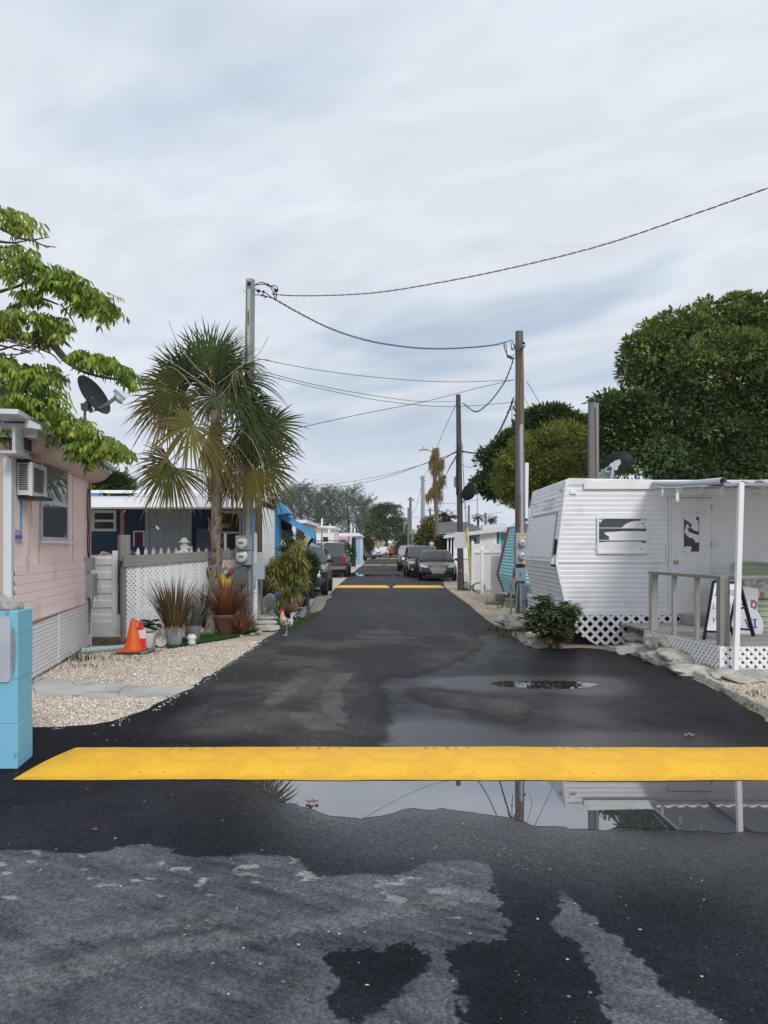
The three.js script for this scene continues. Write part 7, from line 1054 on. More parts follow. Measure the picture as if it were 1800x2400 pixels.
{ // dark SUV behind the sedan
const p = carPaint([0.012,0.016,0.022]); makeCar('dark_wagon', 'dark grey wagon with a white roof rack half hidden behind the black sedan', { L: 4.6, W: 1.84, belt: 1.05, roof: 1.66, paint: p, roofPaint: carPaint([0.05,0.055,0.062]), yb: 0.26, top: 0.8, prof: [[-2.3,0.8],[-2.2,1.0],[-1,1.06],[1.0,1.03],[1.9,0.96],[2.2,0.86],[2.3,0.62]], gh: [1.12,0.42,-1.85,-2.2], pillars: [-0.2,-1.2], axles: [1.4,-1.35], wheel: 0.36,
front: ({ t, hl }) => { const z = hl - 0.03; onFace(t, 'grille', [[-0.42,0.62],[-0.45,0.80],[0.45,0.80],[0.42,0.62]], z, 0.04, M.black); for (const s of [-1,1]) { part('headlight', prism([[0.50,0.70],[0.55,0.84],[0.84,0.86],[0.80,0.72]].map(([x, y]) => [s * x, y]), V(0,0,1.95), RX, UP, FZ, 0,0.30), headGlass, t); part('fog_lamp', ball(V(s * 0.65,0.42, hl - 0.03), 0.06), headGlass, t); part('roof_rail', bar(V(s * 0.66,1.73,-1.7), V(s * 0.66,1.73,0.3), 0.04,0.05), M.silver, t); } part('lower_intake', rbx(-0.6,0.6,0.3,0.44, hl - 0.1, hl + 0.005,0.03), trimBlack, t); } }, V(P(989,0,40).x, 0,-40.4), 0.02);
}
{ // red boxy off-roader
const p = carPaint([0.30,0.045,0.020]); makeCar('off_road_car', 'boxy orange-red off-road car with round headlamps parked third on the right', { L: 4.4, W: 1.78, belt: 1.08, roof: 1.70, paint: p, roofPaint: carPaint([0.35,0.35,0.36]), yb: 0.32, top: 0.86, corner: 10, prof: [[-2.2,0.9],[-2.1,1.06],[1.0,1.08],[2.0,1.06],[2.15,0.98],[2.2,0.6]], gh: [1.0,0.62,-1.95,-2.15], pillars: [-0.1,-1.1], axles: [1.32,-1.3], wheel: 0.36, mirror: trimBlack,
front: ({ t, hl }) => { const z = hl - 0.02; onFace(t, 'grille_panel', [[-0.78,0.70],[-0.8,1.02],[0.8,1.02],[0.78,0.70]], z, 0.03, p); for (let i = 0; i < 7; i++) part('grille_slot', rbx(-0.36 + i * 0.105,-0.29 + i * 0.105,0.72,0.98, z + 0.028, z + 0.036,0.003), M.black, t); for (const s of [-1,1]) { const l = part('headlight', new THREE.CylinderGeometry(0.125,0.125,0.05,24).rotateX(Math.PI / 2).translate(s * 0.58,0.87, z + 0.035), headGlass, t); part('ring', new THREE.TorusGeometry(0.13,0.018,8,28).translate(s * 0.58,0.87, z + 0.055), M.silver, l); part('fog_lamp', new THREE.CylinderGeometry(0.06,0.06,0.04,18).rotateX(Math.PI / 2).translate(s * 0.55,0.52, z + 0.06), headGlass, t); } part('bumper', rbx(-0.84,0.84,0.36,0.66, hl - 0.12, hl + 0.05,0.04), trimBlack, t); } }, V(P(966,0,48).x, 0,-50.2), 0.0);
}
{ // dark grey SUV on the left
const p = carPaint([0.05,0.065,0.085]); makeCar('grey_suv', 'dark blue-grey SUV facing us behind the yellow leafy bush on the left', { L: 4.42, W: 1.81, belt: 1.07, roof: 1.63, paint: p, yb: 0.27, top: 0.79, prof: [[-2.2,0.8],[-2.1,1.06],[-1,1.10],[0.9,1.06],[1.4,1.05],[1.95,0.97],[2.13,0.86],[2.2,0.6]], gh: [1.12,0.45,-1.75,-2.1], pillars: [-0.12,-1.15], axles: [1.34,-1.30], wheel: 0.36, rim: mat([0.05,0.05,0.055], { rough: 0.4, metal: 0.6 }), mirror: trimBlack,
front: ({ t, hl }) => { const z = hl - 0.03; onFace(t, 'grille', [[-0.62,0.66],[-0.66,0.86],[0.66,0.86],[0.62,0.66]], z, 0.035, M.black); part('grille_bar', rbx(-0.62,0.62,0.745,0.77, z + 0.03, z + 0.045,0.006), M.silver, t); for (const s of [-1,1]) { part('headlight', prism([[0.48,0.86],[0.54,0.93],[0.86,0.96],[0.84,0.89]].map(([x, y]) => [s * x, y]), V(0,0,1.88), RX, UP, FZ, 0,0.28), headGlass, t); const h = part('lamp_housing', prism([[0.56,0.56],[0.56,0.76],[0.88,0.80],[0.86,0.58]].map(([x, y]) => [s * x, y]), V(0,0,1.88), RX, UP, FZ, 0,0.29), trimBlack, t); part('lower_lamp', ball(V(s * 0.66,0.68, hl - 0.03), 0.075, V(1,1,0.4)), headGlass, h); part('roof_rail', tapered([V(s * 0.67,1.60,-1.6), V(s * 0.68,1.69,-1.2), V(s * 0.68,1.705,0.0), V(s * 0.66,1.63,0.45)],0.025,0.025,8), M.silver, t); } part('lower_intake', rbx(-0.7,0.7,0.30,0.50, hl - 0.1, hl + 0.01,0.03), trimBlack, t); part('skid_plate', rbx(-0.72,0.72,0.24,0.30, hl - 0.1, hl + 0.02,0.02), M.silver, t); } }, V(-2.80,0,-25.3), 0.02);
}
{ // grey pickup / truck seen from behind
const p = carPaint([0.06,0.057,0.057],0.35); const cz = -40.6; makeCar('grey_truck', 'bronze-grey truck with a dark rear window seen from behind on the left', { L: 5.4, W: 2.02, belt: 1.15, roof: 1.84, paint: p, yb: 0.36, top: 0.82, corner: 12, prof: [[-2.7,0.9],[-2.62,1.14],[1.2,1.16],[2.4,1.1],[2.6,0.95],[2.7,0.6]], gh: [1.3,0.6,-2.2,-2.6], rearGlass: [0.04,0.9], pillars: [0.2,-0.9], axles: [1.65,-1.7], wheel: 0.40,
front: ({ t, hl }) => { const zr = -hl; for (const s of [-1,1]) part('tail_light', rbx(s * 0.80, s * 0.985,0.72,1.12, zr - 0.01, zr + 0.2,0.02), tailGlass, t); part('tailgate', rbx(-0.78,0.78,0.70,1.12, zr - 0.02, zr + 0.06,0.03), p, t); part('rear_bumper', rbx(-0.98,0.98,0.42,0.62, zr - 0.10, zr + 0.12,0.04), mat([0.2,0.2,0.2], { rough: 0.4, metal: 0.4 }), t); part('bumper_pad', rbx(-0.9,0.9,0.60,0.64, zr - 0.11, zr + 0.1,0.01), trimBlack, t); part('plate', rbx(-0.16,0.16,0.45,0.60, zr - 0.112, zr - 0.1,0.004), M.white, t); part('brake_light', rbx(-0.25,0.25,1.83,1.87, zr + 0.42, zr + 0.5,0.01), M.white, t); for (const s of [-1,1]) part('roof_rack', bar(V(s * 0.72,1.93,-2.1), V(s * 0.72,1.93,0.6), 0.05), trimBlack, t); part('crossbar', [bar(V(-0.72,1.93,-1.9), V(0.72,1.93,-1.9), 0.04)], trimBlack, t); } }, V(-2.98,0, cz), Math.PI);
}
{ // farther cars on the left and at the end of the street
const simple = (name, label, col, at, turn, { L = 4.5, W = 1.82, belt = 1.0, roof = 1.6, front = true } = {}) => { const p = carPaint(col); return makeCar(name, label, { L, W, belt, roof, paint: p, yb: 0.28, top: 0.8, prof: [[-L / 2,0.8],[-L / 2 + 0.1, belt],[0.9, belt],[1.8, belt - 0.1],[L / 2 - 0.08,0.8],[L / 2,0.55]], gh: [1.1,0.4, -L / 2 + 0.5, -L / 2 + 0.1], pillars: [-0.2], axles: [1.35,-1.35], wheel: 0.35,
front: ({ t, hl }) => { if (front) { for (const s of [-1,1]) part('headlight', rbx(s * 0.5, s * 0.84,0.66,0.80, hl - 0.3, hl - 0.02,0.03), headGlass, t); onFace(t, 'grille', [[-0.42,0.55],[-0.45,0.75],[0.45,0.75],[0.42,0.55]], hl - 0.03,0.04, M.black); } for (const s of [-1,1]) part('tail_light', rbx(s * 0.66, s * 0.86,0.8,0.98, -hl - 0.01, -hl + 0.1,0.02), tailGlass, t); part('plate', rbx(-0.16,0.16,0.55,0.68, -hl - 0.02, -hl + 0.05,0.004), M.white, t); } }, at, turn); };
simple('red_suv', 'dark red SUV seen from behind beyond the grey truck', [0.09,0.018,0.016], V(P(824,0,68).x - 0.4,0,-70.5), Math.PI, { roof: 1.72 }); simple('black_suv', 'black SUV seen from behind beside the blue-grey sedan', [0.012,0.012,0.013], V(P(841,0,81).x - 0.1,0,-84), Math.PI, { roof: 1.78 }); simple('blue_grey_sedan', 'blue-grey sedan facing us beside the yellow hydrant', [0.12,0.15,0.19], V(P(861,0,100).x, 0,-103), 0.12, { roof: 1.5 });
simple('white_car', 'white car partly hidden behind the blue-grey sedan', [0.62,0.63,0.65], V(P(872,0,122).x, 0,-124), 0.5, { roof: 1.55 }); simple('white_suv', 'white SUV turned half towards us at the end of the street', [0.66,0.67,0.66], V(P(900,0,140).x, 0,-142), -0.35, { roof: 1.72 }); simple('black_pickup', 'black pickup at the far end of the street behind the walker', [0.014,0.014,0.016], V(P(928,0,150).x, 0,-152), 0.0, { roof: 1.85, W: 2.0, L: 5.2 }); simple('silver_car', 'silver car behind the white SUV at the end of the street', [0.3,0.36,0.38], V(P(879,0,158).x, 0,-160), -0.5, { roof: 1.6 });
}
{ // walker in a red shirt, seen from behind, mid-stride
const t = local('person', 'person in a red shirt and black shorts walking away down the street', 'person', V(P(917,0,86).x, 0,-86), null);
const skin = netMesh(body([[V(0,1.42,0), V(0,1.52,0), 0.055],[V(0,1.60,-0.01), V(0,1.68,-0.01), 0.085,0.09],[V(-0.21,1.36,0), V(-0.27,1.10,0.03), 0.05,0.042],[V(-0.27,1.10,0.03), V(-0.25,0.86,-0.08), 0.04,0.03],[V(-0.25,0.86,-0.08), V(-0.245,0.78,-0.11), 0.035,0.028],[V(0.21,1.36,0), V(0.27,1.10,-0.04), 0.05,0.042],[V(0.27,1.10,-0.04), V(0.26,0.87,-0.16), 0.04,0.03],[V(0.26,0.87,-0.16), V(0.255,0.79,-0.19), 0.035,0.028],[V(-0.10,0.9,0), V(-0.10,0.50,-0.12), 0.09,0.06],[V(-0.10,0.5,-0.12), V(-0.10,0.10,0.02), 0.058,0.036],[V(0.10,0.9,0), V(0.10,0.48,0.08), 0.09,0.06],[V(0.10,0.48,0.08), V(0.10,0.12,0.30), 0.058,0.036],[V(0,1.3,0), V(0,0.95,0), 0.12,0.12]],0.03), V(-0.42,0,-0.45), V(0.42,1.82,0.5), 0.022); part('body', skin, mat([0.32,0.18,0.12], { rough: 0.6 }), t);
part('shirt', netMesh(body([[V(-0.16,1.40,0), V(0.16,1.40,0), 0.085],[V(-0.09,1.3,0), V(-0.1,0.93,0), 0.13,0.125],[V(0.09,1.3,0), V(0.1,0.93,0), 0.13,0.125],[V(-0.19,1.38,0), V(-0.255,1.16,0.02), 0.08,0.07],[V(0.19,1.38,0), V(0.255,1.16,-0.03), 0.08,0.07]],0.05), V(-0.45,0.7,-0.3), V(0.45,1.6,0.3), 0.022), mat([0.50,0.04,0.03], { rough: 0.85 }), t);
part('shorts', netMesh(body([[V(-0.09,0.90,0), V(-0.105,0.55,-0.09), 0.125,0.10],[V(0.09,0.90,0), V(0.105,0.55,0.06), 0.125,0.10]],0.04), V(-0.3,0.35,-0.35), V(0.3,1.1,0.3), 0.022), M.black, t);
part('hair', netMesh(body([[V(0,1.68,0.0), V(0,1.66,0.02), 0.098,0.095]],0.02), V(-0.15,1.5,-0.15), V(0.15,1.85,0.15), 0.015), mat([0.015,0.012,0.01], { rough: 0.7 }), t); for (const [x, z, h] of [[-0.10,-0.02,0.05],[0.10,0.28,0.08]]) part('shoe', ball(V(x, h, z - 0.06), 0.065, V(0.75,0.75,1.9), 12), mat([0.3,0.28,0.27], { rough: 0.7 }), t);
}
{ // rooster at the road edge
const c = G(670,1489), t = local('rooster', 'speckled grey and white rooster with a red comb standing at the road edge', 'rooster', c, null); t.rotation.y = 0.5;
// body axis: tail towards +x back, breast towards -x, head up
const caps = [[V(-0.03,0.25,0), V(0.05,0.215,0), 0.078,0.07],[V(-0.06,0.285,0), V(-0.07,0.36,0), 0.058,0.034],[V(-0.07,0.36,0), V(-0.075,0.415,0), 0.03,0.028],[V(0.07,0.22,0), V(0.12,0.26,0), 0.055,0.03],[V(-0.01,0.20,0.03), V(-0.005,0.125,0.035), 0.045,0.016],[V(0.0,0.20,-0.03), V(0.01,0.125,-0.035), 0.045,0.016],[V(-0.01,0.235,0.055), V(0.08,0.20,0.045), 0.038,0.02],[V(-0.01,0.235,-0.055), V(0.08,0.20,-0.045), 0.038,0.02]];
const g = netMesh(p => body(caps, 0.04)(p) + 0.006 * (vn3(p.x * 60, p.y * 40, p.z * 60,3) - 0.5), V(-0.2,0.06,-0.14), V(0.22,0.47,0.14), 0.009, p => { const sp = vn3(p.x * 55, p.y * 55, p.z * 55,9), neck = ss(0.27,0.31, p.y) * ss(0.0,-0.03, p.x); let k = sp > 0.52 ? [0.52,0.50,0.47] : [0.10,0.10,0.105]; if (p.x > 0.06) k = mixc(k, [0.6,0.59,0.57],0.6); k = mixc(k, mixc([0.62,0.50,0.36],[0.45,0.33,0.2], sp), neck); return k; }); part('body', g, M.tint, t);
const red = mat([0.50,0.02,0.015], { rough: 0.6 }); part('comb', prism([[-0.115,0.43],[-0.03,0.425],[-0.035,0.475],[-0.055,0.455],[-0.065,0.49],[-0.082,0.462],[-0.095,0.49],[-0.11,0.46]], V(0,0,0), RX, UP, FZ, -0.006,0.006), red, t); part('wattle', [ball(V(-0.10,0.385,0.012), 0.018, V(0.8,1.6,0.6), 10), ball(V(-0.10,0.385,-0.012), 0.018, V(0.8,1.6,0.6), 10)], red, t); part('face', ball(V(-0.088,0.42,0), 0.028, V(1,1,0.95), 12), red, t); part('beak', new THREE.ConeGeometry(0.011,0.035,8).rotateZ(Math.PI / 2 + 0.2).translate(-0.128,0.415,0), mat([0.5,0.36,0.12], { rough: 0.5 }), t); for (const s of [-1,1]) part('eye', ball(V(-0.098,0.428, s * 0.025), 0.005, V(1,1,1), 8), M.black, t);
const r = rngOf(12), wh = mat([0.60,0.59,0.57], { rough: 0.8 }), bk = mat([0.05,0.05,0.06], { rough: 0.6 }); for (let i = 0; i < 12; i++) { const a = 0.5 + r() * 0.9, l = 0.12 + r() * 0.08, z = (r() - 0.5) * 0.05, b = V(0.10,0.25, z), e = b.clone().add(V(Math.cos(a) * l * 0.6, Math.sin(a) * l, z)), f = e.clone().add(V(0.05,-0.05, z * 0.5)); part('tail_feather', tapered([b, b.clone().lerp(e, 0.6), e, f],0.012,0.004,5).scale(1,1,1), i % 4 ? wh : bk, t); }
const leg = mat([0.52,0.42,0.26], { rough: 0.6 }); for (const [x, z] of [[-0.005,0.035],[0.01,-0.035]]) { part('leg', [rod(V(x, 0.135, z), V(x + 0.015,0.075, z), 0.009,0.007,8), rod(V(x + 0.015,0.078, z), V(x, 0.006, z), 0.007,0.006,8)], leg, t); part('toe', [-0.6,0,0.6, Math.PI].map(a => bar(V(x, 0.006, z), V(x - Math.cos(a) * (a > 3 ? 0.025 : 0.05), 0.004, z + Math.sin(a) * 0.05), 0.008,0.006)), leg, t); }
}
// ---------------------------------------------------------------- trees and plants
class Leaves { // collects folded leaf blades with their own colours
constructor(seed) { this.p = []; this.c = []; this.r = rngOf(seed); }
tri(a, b, c, k) { this.p.push(a.x, a.y, a.z, b.x, b.y, b.z, c.x, c.y, c.z); for (let i = 0; i < 3; i++) this.c.push(k[0], k[1], k[2]); }
leaf(o, dir, nor, len, wid, col, fold = 0.25) { // four triangles, folded along the midrib
const s = dir.clone().cross(nor).normalize(), at = (t, w, dn) => o.clone().addScaledVector(dir, len * t).addScaledVector(s, wid * w).addScaledVector(nor, wid * fold * Math.abs(w) * 2 - len * dn);
const e = at(1,0,0.14), m = at(0.5,0,0.02); for (const g of [1,-1]) { const a = at(0.24,0.44 * g, 0), b = at(0.64,0.42 * g, 0.05); this.tri(o, a, m, col); this.tri(a, b, m, col); this.tri(b, e, m, col); }
}
quadLeaf(o, dir, nor, len, wid, col) { const s = dir.clone().cross(nor).normalize().multiplyScalar(wid / 2), m = o.clone().addScaledVector(dir, len * 0.5).addScaledVector(nor, wid * 0.12), e = o.clone().addScaledVector(dir, len); const l = m.clone().add(s), r = m.clone().sub(s); this.tri(o, l, e, col); this.tri(o, e, r, col); }
blade(o, dir, bend, len, w, col, n = 5, tipcol) { // grass blade curving down
const d = dir.clone().normalize(), side = d.clone().cross(UP); if (side.length() < 0.05) side.set(1,0,0); side.normalize(); let a = o.clone(), prevL = a.clone().addScaledVector(side, w / 2), prevR = a.clone().addScaledVector(side, -w / 2);
for (let i = 1; i <= n; i++) { const t = i / n; d.y -= bend / n * t * 1.6; d.normalize(); a = a.clone().addScaledVector(d, len / n); const ww = w * (1 - Math.pow(t, 2)) * (1 + 0.3 * t), L = a.clone().addScaledVector(side, ww / 2), R = a.clone().addScaledVector(side, -ww / 2), k = tipcol ? mixc(col, tipcol, t) : col; this.tri(prevL, L, R, k); this.tri(prevL, R, prevR, k); prevL = L; prevR = R; }
}
dir() { const r = this.r, z = r() * 2 - 1, a = r() * Math.PI * 2, s = Math.sqrt(1 - z * z); return V(Math.cos(a) * s, z, Math.sin(a) * s); }
build() { const g = new THREE.BufferGeometry(); g.setAttribute('position', new THREE.BufferAttribute(new Float32Array(this.p), 3)); g.setAttribute('color', new THREE.BufferAttribute(new Float32Array(this.c), 3)); g.computeVertexNormals(); return g; }
}
const jit = (c, r, a = 0.25) => { const k = 1 - a + 2 * a * r(); return [c[0] * k * (0.95 + 0.1 * r()), c[1] * k, c[2] * k]; };
// crown built of clumps spread through ellipsoids: blobs = [px, py, depth, rx px, ry px, weight]
function crown(L, blobs, { clumps, leaves, len, wid, spread, cols, droop = 0.2, shell = 0.45, lump = 0 }) {
const r = L.r, w = blobs.map(b => (b[5] ?? 1) * b[3] * b[4]), tot = w.reduce((a, b) => a + b, 0);
blobs.forEach((b, bi) => { const n = Math.round(clumps * w[bi] / tot), s = b[2] / F, rx = Math.max(b[3] * s * 0.4, b[3] * s - lump * 0.85), ry = Math.max(b[4] * s * 0.4, b[4] * s - lump * 0.75), rz = Math.min(rx, ry * 1.3) * 0.9, c = P(b[0], b[1], b[2]), spots = [];
const onShell = () => { const d = L.dir(), k = Math.pow(shell + (1 - shell) * r(), 0.6) * (0.52 + 0.9 * vn3(d.x * 3.2 + bi * 3, d.y * 3.2, d.z * 3.2,4)); return [d, c.clone().add(V(d.x * rx * k, d.y * ry * k, d.z * rz * k))]; };
if (lump) { const m = Math.max(4, Math.round(n / 26)); for (let i = 0; i < m; i++) { const [d, o] = onShell(); spots.push([d, o, lump * (0.55 + 0.8 * r()), cols[Math.min(cols.length - 1, (r() * cols.length) | 0)]]); } }
for (let i = 0; i < n; i++) { let d, o, tone = cols[Math.min(cols.length - 1, (r() * cols.length) | 0)];
if (lump && r() < 0.9) { const [d0, o0, lr, t0] = spots[(r() * spots.length) | 0], e = L.dir(); e.y = e.y * 0.6 + 0.35; e.normalize(); d = d0.clone().multiplyScalar(0.4).add(e).normalize(); o = o0.clone().add(V(e.x * lr, e.y * lr * 0.75, e.z * lr)); if (r() < 0.7) tone = t0; } else [d, o] = onShell();
const cs = spread * (0.6 + 0.8 * r());
for (let j = 0; j < leaves; j++) { const e = L.dir(), q = o.clone().add(V(e.x * cs, e.y * cs * 0.7, e.z * cs)), dir = e.clone().multiplyScalar(0.9).addScaledVector(d, 0.5).add(V(0, -droop, 0)).normalize(), nor = L.dir().multiplyScalar(0.7).add(V(0,0.9,0)).addScaledVector(d, 0.3).normalize(); L.quadLeaf(q, dir, nor, len * (0.7 + 0.6 * r()), wid * (0.7 + 0.6 * r()), jit(tone, r)); } } });
}
function branches(list, m, t, seed = 1) { for (const [pts, r0, r1] of list) part('branch', tapered(pts, r0, r1,7,0.25), m, t); }

{ // palm
const d = 13.15, base = P(491,1488, d); base.y = 0; const t = thing('palm_tree', 'shaggy fan palm with green and yellowing fronds standing before the left power pole', 'palm tree', base);
const top = P(507,965, d), pts = [base, P(494,1460, d), P(503,1380, d), P(506,1260, d), P(505,1130, d), P(503,1040, d), P(505,980, d), top];
const g = tapered(pts, 0.080,0.088,16); { const p = g.attributes.position; for (let i = 0; i < p.count; i++) { const y = p.getY(i), c = new THREE.CatmullRomCurve3(pts).getPoint(clamp(y / top.y)); const a = Math.atan2(p.getZ(i) - c.z, p.getX(i) - c.x); const f = 1 + 0.45 * Math.exp(-y * 7) + 0.16 * (vn3(Math.cos(a) * 2, y * 12, Math.sin(a) * 2,3) - 0.5) + 0.06 * Math.sin(y * 42); p.setX(i, c.x + (p.getX(i) - c.x) * f); p.setZ(i, c.z + (p.getZ(i) - c.z) * f); } g.computeVertexNormals(); }
part('trunk', g, mat([0.34,0.305,0.265], { rough: 0.95, map: T_bark, bump: T_bark, bumpScale: 0.015 }), t);
const r = rngOf(61), boots = []; for (let i = 0; i < 110; i++) { const y = 1.0 + r() * 2.75, c = new THREE.CatmullRomCurve3(pts).getPoint(clamp(y / top.y)), a = r() * 6.28, o = V(c.x + Math.cos(a) * 0.085, y, c.z + Math.sin(a) * 0.085); boots.push(tapered([o, o.clone().add(V(Math.cos(a) * 0.03,0.07, Math.sin(a) * 0.03)), o.clone().add(V(Math.cos(a) * 0.05,0.13 + r() * 0.06, Math.sin(a) * 0.05))],0.02,0.008,5)); } tag(part('leaf_base', boots, mat([0.22,0.165,0.12], { rough: 0.95, map: T_bark }), t), null, null, null, 'stuff');
// fans: hub px, py, depth offset, length px, axis angle on screen (deg, 0 right, 90 up), tilt of the blade towards us, kind, droop
const green = [[0.055,0.095,0.024],[0.075,0.12,0.028],[0.038,0.070,0.020]], olive = [[0.115,0.12,0.024],[0.08,0.095,0.022]], yellow = [[0.22,0.185,0.04],[0.15,0.15,0.035]], brown = [[0.09,0.07,0.035],[0.15,0.11,0.06]];
const fan = (hx, hy, dz, len, ang, face, kind, droop, spreadDeg = 250) => {
const L = new Leaves(1000 + hx * 7 + hy + (dz * 100 | 0)), hub = P(hx, hy, d - dz), R = len * d / F, a0 = ang * Math.PI / 180, ax = V(Math.cos(a0), Math.sin(a0), 0), rr0 = rngOf(hx * 31 + hy), n = V(0,0,1).applyAxisAngle(ax, face[0] * 1.5 + (rr0() - 0.5) * 0.7).applyAxisAngle(UP, face[1] * 1.4 + (rr0() - 0.5) * 0.8).normalize(); const x = ax.clone().addScaledVector(n, -ax.dot(n)).normalize(), y = n.clone().cross(x).normalize(), N = 34 + (rr0() * 6 | 0), cols = { green, olive, yellow, brown, dead: [[0.04,0.035,0.018],[0.06,0.045,0.022]] }[kind], R0 = L.r;
for (let i = 0; i < N; i++) {
const b = ((i + 0.5 + (R0() - 0.5) * 0.5) / N - 0.5) * spreadDeg * Math.PI / 180, dir = x.clone().multiplyScalar(Math.cos(b)).addScaledVector(y, Math.sin(b)), side = x.clone().multiplyScalar(-Math.sin(b)).addScaledVector(y, Math.cos(b)); const l = R * (0.78 + 0.22 * Math.cos(b * 0.8)) * (0.8 + 0.32 * R0()), half = spreadDeg * Math.PI / 180 / N / 2, col = jit(cols[(R0() * cols.length) | 0], R0,0.2), tip = mixc(col, kind === 'green' ? [0.07,0.085,0.035] : kind === 'olive' ? [0.15,0.12,0.04] : [0.28,0.19,0.075],0.7);
let prev = null; const dr = droop * (0.5 + 1.1 * R0()) + 0.05 * R0(); for (let k = 0; k <= 7; k++) { const s = k / 7, q = hub.clone().addScaledVector(dir, l * s).add(V(0, -dr * l * Math.pow(s, 2.6), 0)).addScaledVector(n, -0.10 * l * s * s + 0.08 * l * Math.pow(Math.cos(b), 2) * s); const w = Math.min(l * s * Math.tan(half) * 1.02, l * 0.50 * Math.tan(half) * (1 - Math.pow(Math.max(0, (s - 0.42) / 0.58), 1.2)) + 0.0012); const e = n.clone().multiplyScalar(w * 0.45), lft = q.clone().addScaledVector(side, w).add(e), rgt = q.clone().addScaledVector(side, -w).add(e), cc = mixc(col, tip, Math.pow(s, 2.2)); if (prev) { L.tri(prev[0], lft, q, cc); L.tri(prev[0], q, prev[1], cc); L.tri(prev[1], q, rgt, cc); L.tri(prev[1], rgt, prev[2], cc); } prev = [lft, q, rgt]; }
}
const f = part('frond', L.build(), M.leaf, t); const from = P(506 + (hx - 506) * 0.1, clamp(hy + 50,930,1010), d); part('stalk', tapered([from, from.clone().lerp(hub, 0.55).add(V(0,0.07,0)), hub],0.014,0.009,6), kind === 'yellow' || kind === 'brown' ? mat([0.3,0.26,0.08], { rough: 0.6 }) : mat([0.12,0.14,0.04], { rough: 0.6 }), f);
};
const spec = [ // upright crown
[478,868,0.10,120,98,[-0.5,0.1], 'green', 0.02,200],[520,862,0.05,108,68,[-0.55,-0.2], 'green', 0.04,200],[497,850,-0.25,112,85,[-0.2,0.2], 'green', 0.03,190],[455,890,-0.1,105,130,[-0.4,0.4], 'green', 0.05,200],[540,880,-0.2,108,45,[-0.3,-0.3], 'green', 0.06,210],[515,880,0.35,92,75,[-0.9,0], 'green', 0.05,220],
[430,880,0.1,95,150,[-0.6,0.5], 'green', 0.12,230],[405,916,0.35,108,190,[-0.25,0.1], 'olive', 0.25,300],[380,905,-0.1,95,165,[0.5,0.5], 'green', 0.22,220],[395,955,0.15,105,200,[0.3,0.4], 'brown', 0.35,220],[372,950,-0.2,80,200,[0.6,0.3], 'olive', 0.4,200],
[448,998,0.45,108,215,[-0.15,-0.1], 'yellow', 0.38,280],[486,1026,0.45,122,-35,[0.1,-0.3], 'yellow', 0.40,190],[402,1096,0.25,118,-110,[-0.1,0.1], 'olive', 0.25,220],[398,1080,0.0,90,210,[-0.3,0.3], 'olive', 0.3,200],
[555,870,0.2,105,10,[-0.7,-0.3], 'olive', 0.40,230],[560,900,0.1,120,0,[-0.4,-0.4], 'green', 0.42,220],[595,945,-0.1,110,-20,[0.4,-0.5], 'green', 0.30,220],[632,1000,0.0,90,-20,[0.15,-0.2], 'green', 0.15,270],[610,1035,0.15,105,-40,[0.3,-0.3], 'olive', 0.20,240],[620,1095,0.2,98,-50,[0.2,-0.2], 'olive', 0.2,230],[596,1100,0.3,112,-75,[0.1,-0.2], 'yellow', 0.3,150],[560,1085,0.1,100,-95,[0.2,0], 'brown', 0.2,170],[545,1110,-0.2,90,-100,[0.2,0.2], 'olive', 0.2,180],
[530,925,0.4,95,-30,[-0.7,-0.2], 'green', 0.4,240],  [440,945,-0.4,105,185,[0.4,0.2], 'green', 0.3,220],[560,960,-0.4,105,-10,[0.4,-0.2], 'green', 0.3,220],[505,905,-0.5,110,90,[0.3,0], 'green', 0.2,240],[575,1010,-0.4,110,-45,[0.3,-0.3], 'olive', 0.25,230],  [548,1040,-0.3,105,-70,[0.3,0], 'olive', 0.25,220],[585,985,0.2,95,-35,[-0.2,-0.4], 'green', 0.25,240],  [500,930,-0.15,95,200,[0.1,0.1], 'dead', 0.3,300],[515,915,-0.3,95,20,[0.1,-0.1], 'dead', 0.3,300]];
for (const s of spec) fan(...s);
const fl = new Leaves(5); for (let i = 0; i < 120; i++) { const c = P(490 + fl.r() * 14,860 + fl.r() * 32, d - 0.5); fl.quadLeaf(c, fl.dir(), fl.dir(), 0.03,0.02, jit([0.36,0.22,0.04], fl.r)); } part('flower_stalk', fl.build(), M.leafMatte, t);
for (const q of [[[505,900],[450,850],[410,790],[396,752]],[[505,920],[420,860],[390,840],[370,808]],[[510,900],[575,850],[605,830],[629,790]],[[500,950],[560,870],[545,880],[556,945]],[[520,990],[575,1015],[605,1060],[620,1110]],[[480,940],[400,860],[352,880],[345,910]]]) part('dry_stem', tube(q.map(([a, b]) => P(a, b, d - 0.5)), 0.006,5), mat([0.38,0.34,0.28], { rough: 0.8 }), t);
}

